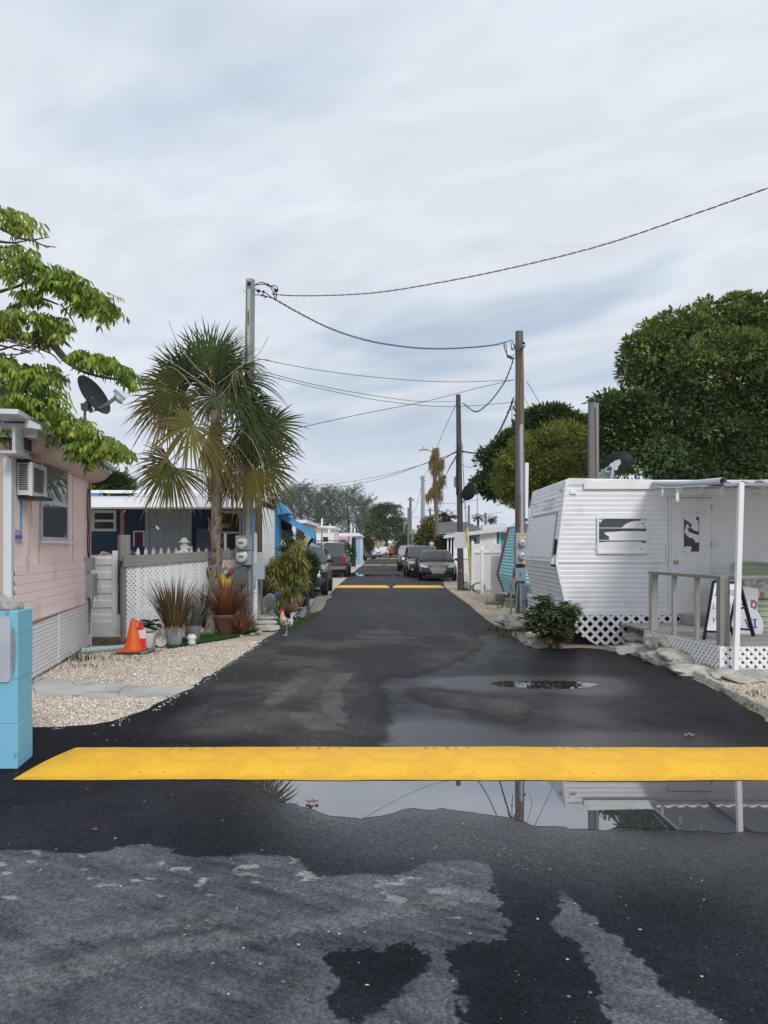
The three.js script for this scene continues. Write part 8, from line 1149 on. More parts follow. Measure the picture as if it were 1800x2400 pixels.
{ // street tree at the upper left: drooping bright green leaflets
const t = thing('leafy_tree', 'tree with drooping bright green leaflets reaching in from the left edge', 'tree', V(-7.2,0,-9)), L = new Leaves(301), r = L.r, D = 8.3;
const cols = [[0.205,0.29,0.042],[0.26,0.34,0.05],[0.15,0.245,0.04],[0.34,0.37,0.06],[0.09,0.16,0.03]];
const s = 340 / 1140, zz = (x, y, d = D) => P(x * s, 460 + y * s, d);
// masses: centre x, y, rx, ry in the zoom, rotation, count
const masses = [[60,150,130,110,0.3,60],[190,220,60,70,0.5,26],[130,440,130,75,0.1,60],[60,560,90,90,0,40],[330,600,220,130,0.35,150],[560,690,170,120,0.5,120],[780,830,140,110,0.55,100],[640,850,60,90,0.2,26],[230,770,120,70,0.2,44],[110,930,120,60,-0.1,50],[330,960,120,70,0.3,50],[490,1010,90,70,0.4,36],[280,1090,90,70,0.2,30],[480,1110,80,40,0.2,12],[690,1265,120,60,0.2,70],[840,1300,120,60,0.35,74],[985,1400,90,70,0.7,54],[130,1400,170,110,0,100],[330,1400,140,110,0.2,90],[250,1530,190,90,0.1,90],[60,1560,90,100,0,40],[400,1650,120,110,0.3,70],[470,1760,150,90,0.3,70],[600,1850,130,120,0.3,100],[720,1940,140,120,0.3,110],[880,1960,110,80,0.3,80],[680,2040,70,80,0,40],[970,2010,60,60,0.5,22],[640,1790,100,60,0,40],[20,1820,40,90,0,20],[160,1640,160,50,0.2,30],[20,1000,90,90,0,40],[30,1280,110,60,0,40]];
for (const [x, y, rx, ry, rot, n] of masses) for (let i = 0; i < n * 0.66; i++) {
const a = r() * 6.283, k = Math.sqrt(r()), u = Math.cos(a) * rx * k, v = Math.sin(a) * ry * k * 0.8, o = zz(x + u * Math.cos(rot) - v * Math.sin(rot), y + u * Math.sin(rot) + v * Math.cos(rot) - 14, D + (r() - 0.5) * 1.1), tone = cols[(r() * cols.length) | 0], yaw = r() * 6.283, st = V(Math.cos(yaw), -0.25 - 0.5 * r(), Math.sin(yaw)).normalize();
const n2 = 5 + (r() * 3 | 0); for (let j = 0; j < n2; j++) { const q = o.clone().addScaledVector(st, 0.03 * j), sd = j % 2 ? 1 : -1, dir = st.clone().multiplyScalar(0.5).add(V(-st.z * sd * 0.55,-0.25 - 0.8 * r(), st.x * sd * 0.55)).normalize(), nor = V(st.x * 0.5 + (r() - 0.5) * 1.6,0.5 + 0.4 * r(), st.z * 0.5 + 0.2 + (r() - 0.5) * 1.6).normalize(); L.leaf(q, dir, nor, 0.06 + 0.06 * r(), 0.026 + 0.018 * r(), jit(r() < 0.35 ? cols[(r() * cols.length) | 0] : tone, r, 0.3)); } }
part('foliage', L.build(), M.leaf, t);
const B = (pts, r0, r1) => part('branch', tapered(pts.map(p => zz(p[0], p[1], D + (p[2] ?? 0))), r0, r1,7,0.2), mat([0.12,0.105,0.095], { rough: 0.95 }), t);
part('trunk', tapered([V(-7.2,0,-9), V(-7.1,1.5,-9), V(-6.8,3.0,-8.8), V(-6.2,4.2,-8.5), V(-5.6,5.0,-8.4)],0.2,0.1,12,0.2), M.bark, t); part('branch', [tapered([V(-6.8,3.0,-8.8), V(-6.0,3.4,-8.5), zz(-60,1150), zz(60,1080)],0.09,0.04,8,0.2)], M.bark, t); part('branch', tapered([V(-6.2,4.2,-8.5), zz(-200,900), zz(-40,920)],0.08,0.04,8,0.2), M.bark, t); part('branch', tapered([V(-6.0,3.5,-8.5), zz(-250,500), zz(-60,300)],0.07,0.03,8,0.2), M.bark, t);
B([[-40,1100],[100,960],[160,860],[290,800],[460,850]],0.035,0.01); B([[60,890],[150,850],[240,810],[330,740],[420,680]],0.03,0.008); B([[-40,760],[60,730],[170,690],[230,600]],0.025,0.008); B([[-40,230],[60,280],[160,330],[250,345],[340,385],[440,400]],0.02,0.005); B([[250,345],[330,330],[390,320]],0.01,0.004); B([[340,385],[375,405],[390,390]],0.008,0.003); B([[-40,350],[100,365],[230,345]],0.018,0.006); B([[-40,400],[60,400],[130,370]],0.012,0.005);
B([[0,1080],[200,1110],[330,1060],[400,1120],[470,1210],[570,1330]],0.045,0.022); B([[330,1060],[420,1180],[500,1280],[600,1350],[720,1400],[860,1430],[980,1440]],0.034,0.01); B([[240,1150],[320,1200],[420,1250],[480,1320]],0.014,0.005); B([[0,1130],[160,1150],[300,1220],[350,1275]],0.012,0.004); B([[0,1170],[120,1200],[250,1240]],0.012,0.004); B([[0,1210],[140,1170],[250,1190],[420,1110]],0.012,0.004); B([[0,1250],[200,1230],[330,1160]],0.010,0.004); B([[380,1400],[470,1425],[550,1400]],0.012,0.004); B([[440,1440],[530,1450]],0.008,0.003); B([[340,1560],[430,1590],[510,1590]],0.010,0.004); B([[380,1570],[440,1540],[480,1550]],0.007,0.003);
B([[-60,1700],[80,1770],[250,1800],[400,1850],[560,1900],[700,1930]],0.05,0.016); B([[-40,1480],[80,1580],[200,1700],[280,1800]],0.03,0.01); B([[0,1540],[120,1600],[250,1650],[360,1700]],0.018,0.006); B([[-20,1620],[100,1640],[220,1690]],0.014,0.005); B([[480,850],[560,960],[600,1050]],0.01,0.004); for (let i = 0; i < 16; i++) { const x = r() * 330, y = 1100 + r() * 180; B([[x, y],[x + 60 + r() * 40, y + (r() - 0.4) * 60],[x + 120 + r() * 60, y + (r() - 0.4) * 110]],0.007,0.003); }
}

// trees on the right
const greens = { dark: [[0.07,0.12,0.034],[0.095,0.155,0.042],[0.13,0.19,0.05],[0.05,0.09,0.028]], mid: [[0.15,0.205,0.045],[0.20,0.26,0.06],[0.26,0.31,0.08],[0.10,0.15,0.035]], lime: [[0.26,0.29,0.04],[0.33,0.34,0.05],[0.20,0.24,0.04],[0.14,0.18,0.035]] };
const T3 = (x, y) => [1100 + x * 0.42194,680 + y * 0.42194];
const bl = l => l.map(([x, y, d, rx, ry, w]) => [...T3(x, y), d, rx * 0.42194, ry * 0.42194, w]);
{
const t = thing('fig_tree', 'big dense dark green tree rising behind the white caravan at right', 'tree', V(12.5,0,-24)), L = new Leaves(401);
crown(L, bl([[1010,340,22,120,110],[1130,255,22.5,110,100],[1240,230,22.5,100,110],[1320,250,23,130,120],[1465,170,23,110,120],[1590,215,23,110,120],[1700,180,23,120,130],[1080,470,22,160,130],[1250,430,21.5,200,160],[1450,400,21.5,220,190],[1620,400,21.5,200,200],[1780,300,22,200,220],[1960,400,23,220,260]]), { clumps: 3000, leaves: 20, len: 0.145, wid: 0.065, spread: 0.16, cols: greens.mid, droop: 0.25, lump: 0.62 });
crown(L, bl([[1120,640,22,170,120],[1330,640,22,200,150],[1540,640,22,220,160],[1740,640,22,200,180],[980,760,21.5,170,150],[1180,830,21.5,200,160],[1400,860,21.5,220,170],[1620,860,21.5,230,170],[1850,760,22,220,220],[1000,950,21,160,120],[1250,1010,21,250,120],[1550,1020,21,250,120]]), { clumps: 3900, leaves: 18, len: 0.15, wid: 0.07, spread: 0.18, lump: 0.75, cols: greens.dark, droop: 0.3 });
crown(L, bl([[900,640,21,110,60],[770,620,20.5,50,30],[840,720,21,120,90],[800,860,21,100,120]]), { clumps: 700, leaves: 12, len: 0.18, wid: 0.085, spread: 0.22, cols: greens.dark, droop: 0.2 });
crown(L, bl([[1460,75,23,26,34],[1150,150,22.5,16,20],[1580,90,23,50,30],[880,470,22,26,30],[1085,165,22.5,18,16],[1250,120,22.5,30,20],[910,300,22,30,26],[895,400,22,26,36],[1000,215,22.4,34,24],[1330,95,23,34,26],[1520,60,23,30,24],[960,540,22,40,22],[1640,70,23,36,24]]), { clumps: 330, leaves: 12, len: 0.17, wid: 0.08, spread: 0.2, cols: greens.mid });
part('crown', L.build(), M.leaf, t);
part('trunk', tapered([V(12.5,0,-24), V(12.4,2,-24), V(12.1,3.6,-23.8), V(12,5,-23.6)],0.45,0.25,12,0.25), M.bark, t); branches([[[V(12.1,2.5,-24), V(10.5,4.5,-23), P(1560,960,22), P(1500,880,22)],0.2,0.05],[[V(12.1,3,-24), V(12,6,-23), P(1700,780,22.5)],0.2,0.05],[[V(12.2,2,-24), V(9.5,3.6,-22), P(1450,1050,21.5)],0.16,0.04],[[V(12.4,2.6,-24), V(14,5,-22.5), P(1850,850,22)],0.18,0.05]], M.barkDark, t);
}
{
const t = thing('round_tree', 'round feathery yellow-green tree between the right power pole and the cut pole', 'tree', P(1270,1283,29).setY(0)), L = new Leaves(402);
crown(L, bl([[440,850,28,120,110],[540,815,28.4,110,90],[340,880,28,100,110],[270,970,28,100,110],[400,960,27.6,150,120],[590,900,28.5,110,120],[330,1060,28,110,110],[480,1020,27.6,150,130],[640,990,28,100,140],[220,1080,28.3,80,100],[260,1160,28.5,90,80],[420,1130,28,120,90]]), { clumps: 4200, leaves: 15, len: 0.15, wid: 0.04, spread: 0.17, lump: 0.5, cols: greens.lime, droop: 0.5 }); part('crown', L.build(), M.leaf, t); part('trunk', tapered([P(1270,1283,29).setY(0), P(1272,1250,29), P(1280,1150,28.5)],0.22,0.1,10,0.2), M.bark, t);
}
{
const t = thing('sea_almond_tree', 'dark green tree with layered leafy branches behind the right power pole', 'tree', P(1230,1283,32).setY(0)), L = new Leaves(403);
crown(L, bl([[440,690,31,90,26],[410,730,31,120,40],[500,680,31,40,20],[330,770,31,60,40],[620,760,31,70,40],[230,830,31,50,30],[200,880,31,60,36],[120,920,31,50,22],[180,960,31,80,40],[120,1050,31,70,24],[75,1080,31,40,18],[160,1090,31,50,40],[110,1120,31,16,18],[230,1010,31,60,60],[560,740,31,60,30]]), { clumps: 1500, leaves: 12, len: 0.24, wid: 0.12, spread: 0.22, cols: greens.dark, droop: 0.1 }); part('crown', L.build(), M.leaf, t); part('trunk', tapered([P(1230,1283,32).setY(0), P(1235,1150,32), P(1260,1020,31.5)],0.2,0.08,10,0.2), M.bark, t);
branches([[[P(1235,1150,32), P(1200,1120,31.5), P(1150,1130,31)],0.08,0.03],[[P(1240,1100,32), P(1200,1070,31.5), P(1160,1065,31)],0.08,0.03],[[P(1250,1050,31.5), P(1280,1000,31), P(1290,970,31)],0.08,0.03],[[P(1255,1030,31.5), P(1330,1010,31)],0.07,0.03]], M.barkDark, t);
}
{ // twigs on the cut pole
const L = new Leaves(404), r = L.r; for (let i = 0; i < 60; i++) { const c = P(1378 + r() * 26,936 + r() * 14,16), q = L.dir(); q.y = Math.abs(q.y); L.leaf(c, q, L.dir(), 0.07,0.03, jit([0.05,0.10,0.02], r)); } single('sprig', L.build(), M.leaf, 'small green sprig growing on the cut pole', 'plant');
}
{ // casuarinas far behind
const spec = [[668,1205,40,62],[705,1198,32,66],[742,1205,28,62],[775,1202,30,60],[815,1205,36,66],[855,1212,30,52],[645,1215,28,50]];
spec.forEach(([x, y, rx, ry], i) => { const d = 150 + (i % 3) * 8, t = thing('casuarina', ['feathery casuarina right of the blue gable', 'tall feathery casuarina above the blue awning', 'slim casuarina left of the tall carport pole', 'feathery casuarina right of the tall carport pole', 'broad casuarina above the leaning white pole', 'feathery casuarina left of the leafy green far tree', 'low casuarina nearest the porch house'][i], 'tree', P(x, 1283, d).setY(0), 'far casuarina trees'), L = new Leaves(500 + i), r = L.r;
for (let k = 0; k < 300; k++) { const u = (r() + r() - 1), h = r(), w = rx * 1.25 * (0.35 + 0.65 * Math.sin(Math.PI * (0.15 + 0.8 * h))), o = P(x + u * w + (fbm(h * 4, i, 3) - 0.5) * 16, y + ry - 2 * ry * h * (0.75 + 0.3 * fbm(u * 3 + 7, i, 5)), d + (r() - 0.5) * 5), a = r() * 6.28, up = V(Math.cos(a) * 0.8,0.7, Math.sin(a) * 0.5).normalize(); for (let j = 0; j < 16; j++) { const q = o.clone().addScaledVector(up, (j / 16) * 2.2), dd = V(up.x + (r() - 0.5) * 1.2,0.15 - 0.8 * r(), up.z + (r() - 0.5)).normalize(); L.quadLeaf(q, dd, V(0,0.3,1), 0.6 + 0.6 * r(), 0.07, jit([0.075,0.10,0.06], r, 0.3)); } } part('crown', L.build(), M.leafMatte, t);
part('trunk', tapered([P(x, 1283, d).setY(0), P(x + 2,1230, d), P(x - 3, y - ry * 0.6, d)],0.35,0.1,7), M.barkDark, t); });
const t = thing('far_broadleaf', 'leafy green tree behind the tan building at the end of the street', 'tree', P(905,1283,145).setY(0)), L = new Leaves(520); crown(L, [[905,1200,145,34,24],[880,1215,145,24,18],[930,1222,145,22,20],[900,1232,145,30,14],[940,1245,145,18,14],[890,1252,145,34,12],[925,1255,145,28,12],[872,1238,145,18,16]], { clumps: 1000, leaves: 12, len: 0.5, wid: 0.2, spread: 0.7, lump: 0.9, cols: [[0.10,0.15,0.045],[0.14,0.19,0.05],[0.07,0.11,0.04]] }); part('crown', L.build(), M.leafMatte, t); part('trunk', tapered([P(905,1283,145).setY(0), P(906,1240,145), P(900,1215,145)],0.4,0.15,7), M.barkDark, t);
}
const bushAt = (name, label, blobs, opt, seed, group) => { const t = thing(name, label, 'shrub', P(blobs[0][0],1283, blobs[0][2]).setY(0), group), L = new Leaves(seed); crown(L, blobs, opt); part('foliage', L.build(), M.leafMatte, t); const b = blobs[0], s = P(b[0], b[1], b[2]); part('stem', rod(V(s.x, 0, s.z), s, 0.05 * b[2] / 20,0.02 * b[2] / 20,6), M.barkDark, t); return t; };
bushAt('round_shrub', 'round clipped green tree top above the porch house roof at left', [[262,1132,26,40,22],[245,1135,26,24,20],[285,1136,26,22,20]], { clumps: 500, leaves: 12, len: 0.14, wid: 0.06, spread: 0.2, cols: [[0.05,0.09,0.02],[0.08,0.13,0.03],[0.035,0.06,0.02]] }, 601);
bushAt('yellow_bush', 'yellow flowering bush beside the dark vine trunk', [[1003,1260,55,20,26],[1010,1235,55,12,18],[996,1275,55,20,14]], { clumps: 300, leaves: 12, len: 0.3, wid: 0.14, spread: 0.4, cols: [[0.28,0.24,0.03],[0.12,0.14,0.03],[0.2,0.2,0.04]] }, 602);
bushAt('clipped_bush', 'round dark green bush beside the white tent', [[947,1268,120,14,12],[950,1278,120,13,10]], { clumps: 200, leaves: 10, len: 0.5, wid: 0.25, spread: 0.6, cols: greens.dark }, 603);
bushAt('brown_bush', 'brownish bush left of the tan building', [[856,1272,90,9,14],[858,1280,90,10,10]], { clumps: 160, leaves: 10, len: 0.5, wid: 0.1, spread: 0.5, cols: [[0.08,0.065,0.03],[0.06,0.06,0.03]] }, 604);
bushAt('kerb_bush', 'low green bush between the grey truck and the red SUV', [[812,1290,56,9,16],[818,1300,56,8,12]], { clumps: 220, leaves: 10, len: 0.22, wid: 0.1, spread: 0.25, cols: greens.dark }, 605);
bushAt('porch_bush', 'small orange and green bush before the teal house', [[1041,1283,44,9,12],[1035,1270,44,8,12]], { clumps: 160, leaves: 10, len: 0.2, wid: 0.1, spread: 0.25, cols: [[0.05,0.1,0.03],[0.3,0.1,0.03],[0.08,0.12,0.03]] }, 606);
// far palms
[[1048,1213,56,34, 'dark palm crown behind the grey hip roof'],[1120,1212,75,16, 'small palm above the hip roof right of the brown pole'],[1150,1216,60,17, 'small palm above the white house roof by the turquoise trailer'],[1040,1203,66,18, 'small pale palm left of the brown pole']].forEach(([x, y, d, rad, l], i) => { const t = thing('palm_tree', l, 'palm tree', P(x, 1283, d).setY(0)), L = new Leaves(620 + i), r = L.r; for (let k = 0; k < 30; k++) { const a = r() * 6.283, e = r() * 1.5 - 0.35, dir = V(Math.cos(a) * Math.cos(e), Math.sin(e), Math.sin(a) * Math.cos(e)); let q = P(x, y, d), dd = dir.clone(); const R = rad * d / F; for (let s = 0; s < 8; s++) { dd.y -= 0.13; dd.normalize(); const nx = q.clone().addScaledVector(dd, R / 8), sd = dd.clone().cross(UP).normalize(); for (const sg of [-1,1]) for (let w = 0; w < 2; w++) L.quadLeaf(q.clone().lerp(nx, w / 2), sd.clone().multiplyScalar(sg).addScaledVector(dd, 0.7).add(V(0,-0.5,0)).normalize(), UP, R * 0.36, R * 0.05, jit([0.04,0.062,0.025], r)); q = nx; } } part('crown', L.build(), M.leafMatte, t); part('trunk', tapered([P(x, 1283, d).setY(0), P(x + 1,1250, d), P(x, y, d)],0.16,0.11,8), M.bark, t); });

// ---------------------------------------------------------------- pots and plants on the left
const potM = c => mat(c, { rough: 0.7, map: T_grime });
function pot(name, label, at, prof, m, cat = 'pot') { const t = thing(name, label, cat, at); part('body', lathe(prof, at, 32), m, t); const top = prof.reduce((a, p) => Math.max(a, p[1]), 0), rr = Math.max(...prof.map(p => p[0])) * 0.8; part('soil', new THREE.CylinderGeometry(rr, rr, 0.01,24).translate(at.x, at.y + top - 0.05, at.z), mat([0.05,0.035,0.025], { rough: 0.95 }), t); return t; }
function tuft(name, label, at, n, len, spread, w, cols, bend, seed) { const L = new Leaves(seed), r = L.r; for (let i = 0; i < n; i++) { const a = r() * 6.283, k = Math.sqrt(r()), s = spread * k, c = cols[(r() * cols.length) | 0]; L.blade(at.clone().add(V(Math.cos(a) * 0.1 * k, 0, Math.sin(a) * 0.1 * k)), V(Math.cos(a) * s, 1, Math.sin(a) * s), bend * (0.4 + 0.9 * r()) * (0.4 + k), len * (0.6 + 0.5 * r()), w * (0.7 + 0.6 * r()), jit(c, r), 7, jit(cols[(r() * cols.length) | 0], r)); } const t = thing(name, label, 'plant', at); part('blades', L.build(), M.leafMatte, t); return t; }
{
const ground = (px, py) => { const p = G(px, py); return p; };
let p = ground(344,1517); pot('white_pot', 'white round pot of succulents beside the traffic cone', p, [[0.0,0],[0.105,0],[0.13,0.2],[0.145,0.235],[0.13,0.235],[0.115,0.2]], potM([0.72,0.72,0.72]));
{ const L = new Leaves(701), r = L.r; for (let i = 0; i < 26; i++) { const c = p.clone().add(V((r() - 0.5) * 0.34,0.25 + r() * 0.18, (r() - 0.5) * 0.3)); for (let k = 0; k < 12; k++) { const a = k * 2.4, q = V(Math.cos(a), 0.35 + 0.05 * k, Math.sin(a)).normalize(); L.leaf(c, q, V(0,1,0.3).normalize(), 0.07,0.035, jit([0.075,0.115,0.055], r)); } } const t = thing('succulent', 'grey-green succulent rosettes in the white pot', 'plant', p.clone().setY(0.2)); part('rosettes', L.build(), M.leafMatte, t); }
single('plate', new THREE.CylinderGeometry(0.085,0.085,0.02,24).rotateX(1.2).rotateZ(-0.3).translate(G(378,1517).x, 0.09, G(378,1517).z), M.rock, 'round pale stone disc leaning between white pot and metal bucket', 'stone'); { const q = G(366,1512); single('plate', new THREE.CylinderGeometry(0.07,0.07,0.02,24).rotateX(1.25).rotateZ(0.5).translate(q.x + 0.01,0.13, q.z - 0.1), M.white, 'white oval dish tucked behind the round stone disc', 'dish'); }
p = ground(408,1513); pot('metal_bucket', 'pale blue-grey metal bucket holding the tall spiky grass', p, [[0,0],[0.115,0],[0.155,0.29],[0.165,0.30],[0.15,0.29],[0.13,0.24]], mat([0.36,0.43,0.45], { rough: 0.5, map: T_grime }), 'bucket');
tuft('spiky_grass', 'tall brown-green spiky bromeliad grass in the metal bucket', p.clone().setY(0.22), 230,0.95,0.55,0.022,[[0.13,0.10,0.04],[0.18,0.12,0.05],[0.09,0.085,0.03],[0.22,0.15,0.07],[0.14,0.06,0.035]],0.5,702); tuft('dry_grass', 'straw-coloured dead leaves hanging over the metal bucket rim', p.clone().add(V(0,0.27,0)), 70,0.4,1.6,0.02,[[0.28,0.2,0.1],[0.18,0.12,0.06]],2.4,703);
p = ground(452,1506); pot('grey_pot', 'dark grey plastic pot beside the metal bucket', p, [[0,0],[0.10,0],[0.14,0.28],[0.15,0.29],[0.135,0.28]], mat([0.20,0.20,0.21], { rough: 0.6 })); tuft('grey_aloe', 'grey-green spiky aloe in the dark grey pot', p.clone().setY(0.24), 60,0.55,0.7,0.03,[[0.10,0.13,0.09],[0.13,0.15,0.12]],0.4,704);
p = ground(449,1511); pot('white_urn', 'small white ceramic urn standing on the turf before the grey pot', p, [[0,0],[0.06,0],[0.065,0.05],[0.05,0.07],[0.075,0.1],[0.08,0.13],[0.055,0.16],[0.05,0.17],[0,0.17]], potM([0.75,0.75,0.75]), 'urn');
p = G(528,1487); pot('terracotta_pot', 'large brown terracotta pot of red grass beside the palm trunk', p, [[0,0],[0.14,0],[0.19,0.30],[0.215,0.31],[0.215,0.37],[0.19,0.37],[0.175,0.3]], mat([0.20,0.09,0.065], { rough: 0.8, map: T_grime }));
tuft('red_grass', 'bushy rust-red fountain grass in the terracotta pot', p.clone().setY(0.3), 420,0.95,0.95,0.016,[[0.24,0.07,0.03],[0.30,0.10,0.04],[0.17,0.05,0.03],[0.34,0.15,0.05],[0.2,0.12,0.04]],1.1,705); tuft('red_grass', 'arching rust-red grass spilling right of the terracotta pot before the power pole', p.clone().add(V(0.3,0.05,0.0)), 160,0.75,1.1,0.015,[[0.24,0.08,0.03],[0.34,0.15,0.06],[0.16,0.08,0.03]],1.3,706);
tuft('dark_shrub', 'dark green strappy plant between the palm trunk and the lattice fence', G(482,1487).add(V(-0.15,0.1,-0.3)), 160,0.85,0.8,0.022,[[0.06,0.07,0.035],[0.09,0.08,0.04]],0.8,707);
// wooden tulips and yellow boot planter
const d = 13.75, tl = thing('tulip_cutouts', 'row of painted wooden tulips hanging on the fence beside the pole', 'ornament', P(535,1325, d)); [[517,1326,[0.26,0.29,0.36]],[531,1322,[0.62,0.38,0.14]],[541,1324,[0.42,0.31,0.36]],[522,1338,[0.16,0.22,0.32]],[543,1340,[0.35,0.05,0.05]]].forEach(([x, y, c], i) => { const q = P(x, y, d - 0.02 * i); part('tulip', prism([[-0.04,0.02],[-0.035,0.07],[-0.015,0.05],[0,0.085],[0.015,0.05],[0.035,0.07],[0.04,0.02],[0.02,-0.05],[-0.02,-0.05]].map(([a, b]) => [a, b]), q, RX, UP, FZ, 0,0.012), mat(c, { rough: 0.6 }), tl); }); for (const [x, y] of [[519,1346],[530,1350],[537,1346]]) part('leaf', prism([[-0.06,-0.04],[0,0.07],[0.06,-0.04]], P(x, y, d + 0.02), RX, UP, FZ, 0,0.01), mat([0.04,0.14,0.04], { rough: 0.7 }), tl);
const bt = thing('boot_planter', 'bright yellow spotted boot shaped planter hanging above the red grass', 'planter', P(525,1360, d - 0.15)); { const q = P(527,1362, d - 0.15); part('boot', prism([[-0.11,0.12],[-0.02,0.15],[0.02,0.04],[0.12,0.05],[0.13,-0.06],[0.03,-0.10],[-0.07,-0.08],[-0.08,0.02]], q, RX, UP, FZ, -0.05,0.05), mat([0.70,0.40,0.02], { rough: 0.5 }), bt); const r = rngOf(9); for (let i = 0; i < 10; i++) part('spot', new THREE.CylinderGeometry(0.01,0.01,0.004,10).rotateX(Math.PI / 2).translate(q.x - 0.05 + r() * 0.14, q.y - 0.06 + r() * 0.1, q.z + 0.052), M.white, bt); }
// cone, slab and pipe
p = G(312,1530); single('concrete_paver', rbx(p.x - 0.28, p.x + 0.24,-0.01,0.03, p.z - 0.28, p.z + 0.12,0.012), mat([0.30,0.36,0.38], { rough: 0.9, map: T_concrete }), 'blue-grey concrete paver under the traffic cone', 'paver');
const cn = thing('traffic_cone', 'orange traffic cone standing on a grey paver before the lattice fence', 'traffic cone', p.clone().setY(0.03)), or = mat([0.80,0.125,0.02], { rough: 0.5, map: T_grime }), b = p.clone().setY(0.03); part('base', rbx(b.x - 0.19, b.x + 0.17,0.03,0.055, b.z - 0.18, b.z + 0.18,0.01), mat([0.62,0.10,0.02], { rough: 0.6, map: T_grime }), cn); part('shell', lathe([[0.135,0.02],[0.125,0.04],[0.035,0.46],[0.022,0.475],[0.02,0.47]], b, 32), or, cn); part('tip', lathe([[0.024,0.46],[0.022,0.485],[0.0,0.49]], b, 16), mat([0.25,0.1,0.05], { rough: 0.7 }), cn);
const vp = thing('barricade_panel', 'red and white striped marker panel standing behind the traffic cone', 'marker', V(b.x + 0.11,0, b.z - 0.12)); [[0.05,0.20,[0.75,0.05,0.03]],[0.20,0.33,[0.78,0.78,0.78]],[0.33,0.46,[0.75,0.05,0.03]]].forEach(([y0, y1, c]) => part('stripe', rbx(b.x + 0.04, b.x + 0.15 - (y0 > 0.3 ? 0.04 : 0), y0, y1 - 0.001, b.z - 0.14, b.z - 0.11,0.004), mat(c, { rough: 0.5 }), vp));
single('drain_pipe', tapered([G(190,1530).setY(0.03), G(260,1524).setY(0.03), G(330,1517).setY(0.025), G(420,1511).setY(0.0)],0.045,0.03,12), mat([0.42,0.56,0.56], { rough: 0.5, map: T_grime }), 'pale turquoise pipe lying along the gravel edge', 'pipe');
// artificial turf
const ring = [[395,1519],[450,1511],[500,1503],[560,1492],[605,1479],[640,1478],[680,1477],[704,1462],[702,1446],[640,1440],[620,1442],[585,1475],[540,1483],[470,1490],[400,1505]].map(q => G(...q)), rs = smoothRing(ring, 90,0.02,5);
const turf = tag(mesh('turf', flat(rs, 0.012), mat([0.035,0.10,0.022], { rough: 0.95 })), 'bright green artificial turf strip under the pots', null, null, 'structure'); const ring2 = [[640,1446],[704,1452],[735,1410],[745,1396],[700,1395],[640,1420]].map(q => G(...q)); tag(mesh('turf', flat(ring2,0.02), mat([0.03,0.075,0.02], { rough: 0.95 })), 'darker green turf bed under the yellow bush', null, null, 'structure');
{ const L = new Leaves(720), r = L.r, inside = (x, z) => { let k = false; for (let i = 0, j = rs.length - 1; i < rs.length; j = i++) { const a = rs[i], c = rs[j]; if ((a.z > z) !== (c.z > z) && x < (c.x - a.x) * (z - a.z) / (c.z - a.z) + a.x) k = !k; } return k; }; let n = 0; while (n < 16000) { const x = -3.9 + r() * 2.3, z = -11 - r() * 4.8; if (!inside(x, z)) { n += 0.05; continue; } n++; const a = r() * 6.28, o = V(x, 0.012, z), e = V(x + Math.cos(a) * 0.012,0.034 + r() * 0.018, z + Math.sin(a) * 0.012), s = V(-Math.sin(a), 0, Math.cos(a)).multiplyScalar(0.0035), k = jit(r() > 0.15 ? [0.035,0.115,0.022] : [0.07,0.14,0.03], r); L.tri(o.clone().add(s), o.clone().sub(s), e, k); } tag(mesh('grass', L.build(), M.leafMatte), 'short bright green turf blades by the pots and stepping stones', null, null, 'stuff'); }
for (const [x, y, s, l] of [[607,1485,0.05, 'small pale rock at the corner of gravel and turf'],[591,1488,0.03, 'tiny pale pebble beside the turf'],[566,1492,0.025, 'small white pebble on the green turf edge']]) { const q = G(x, y); single('garden_stone', new THREE.IcosahedronGeometry(s, 2).scale(1.3,0.8,1).translate(q.x, s * 0.4, q.z), M.rock, l, 'stone'); }
// stepping stones, pineapple, big bowl
[[624,1451,26,0.06, 'oval white stepping stone nearest the pineapple statue', 12.9 + 2.5],[622,1463,27,0.05, 'middle flat white stepping stone beside the rooster', 14.6],[628,1476,28,0.06, 'front flat white stepping stone beside the rooster', 13.7]].forEach(([x, y, w, h, l, dd]) => { const q = G(x, y), rw = w * -q.z / F, g = new THREE.CylinderGeometry(1,1.04, h, 40,2), pp = g.attributes.position; for (let i = 0; i < pp.count; i++) { const a = Math.atan2(pp.getZ(i), pp.getX(i)), f = 1 + 0.06 * Math.sin(a * 3 + x) + 0.04 * Math.sin(a * 7); pp.setX(i, pp.getX(i) * rw * f); pp.setZ(i, pp.getZ(i) * 0.26 * f); } g.computeVertexNormals(); single('stepping_stone', g.translate(q.x, h / 2 + 0.012, q.z), mat([0.70,0.68,0.63], { rough: 0.9, map: T_concrete }), l, 'stone', 'white stepping stones on the turf'); });
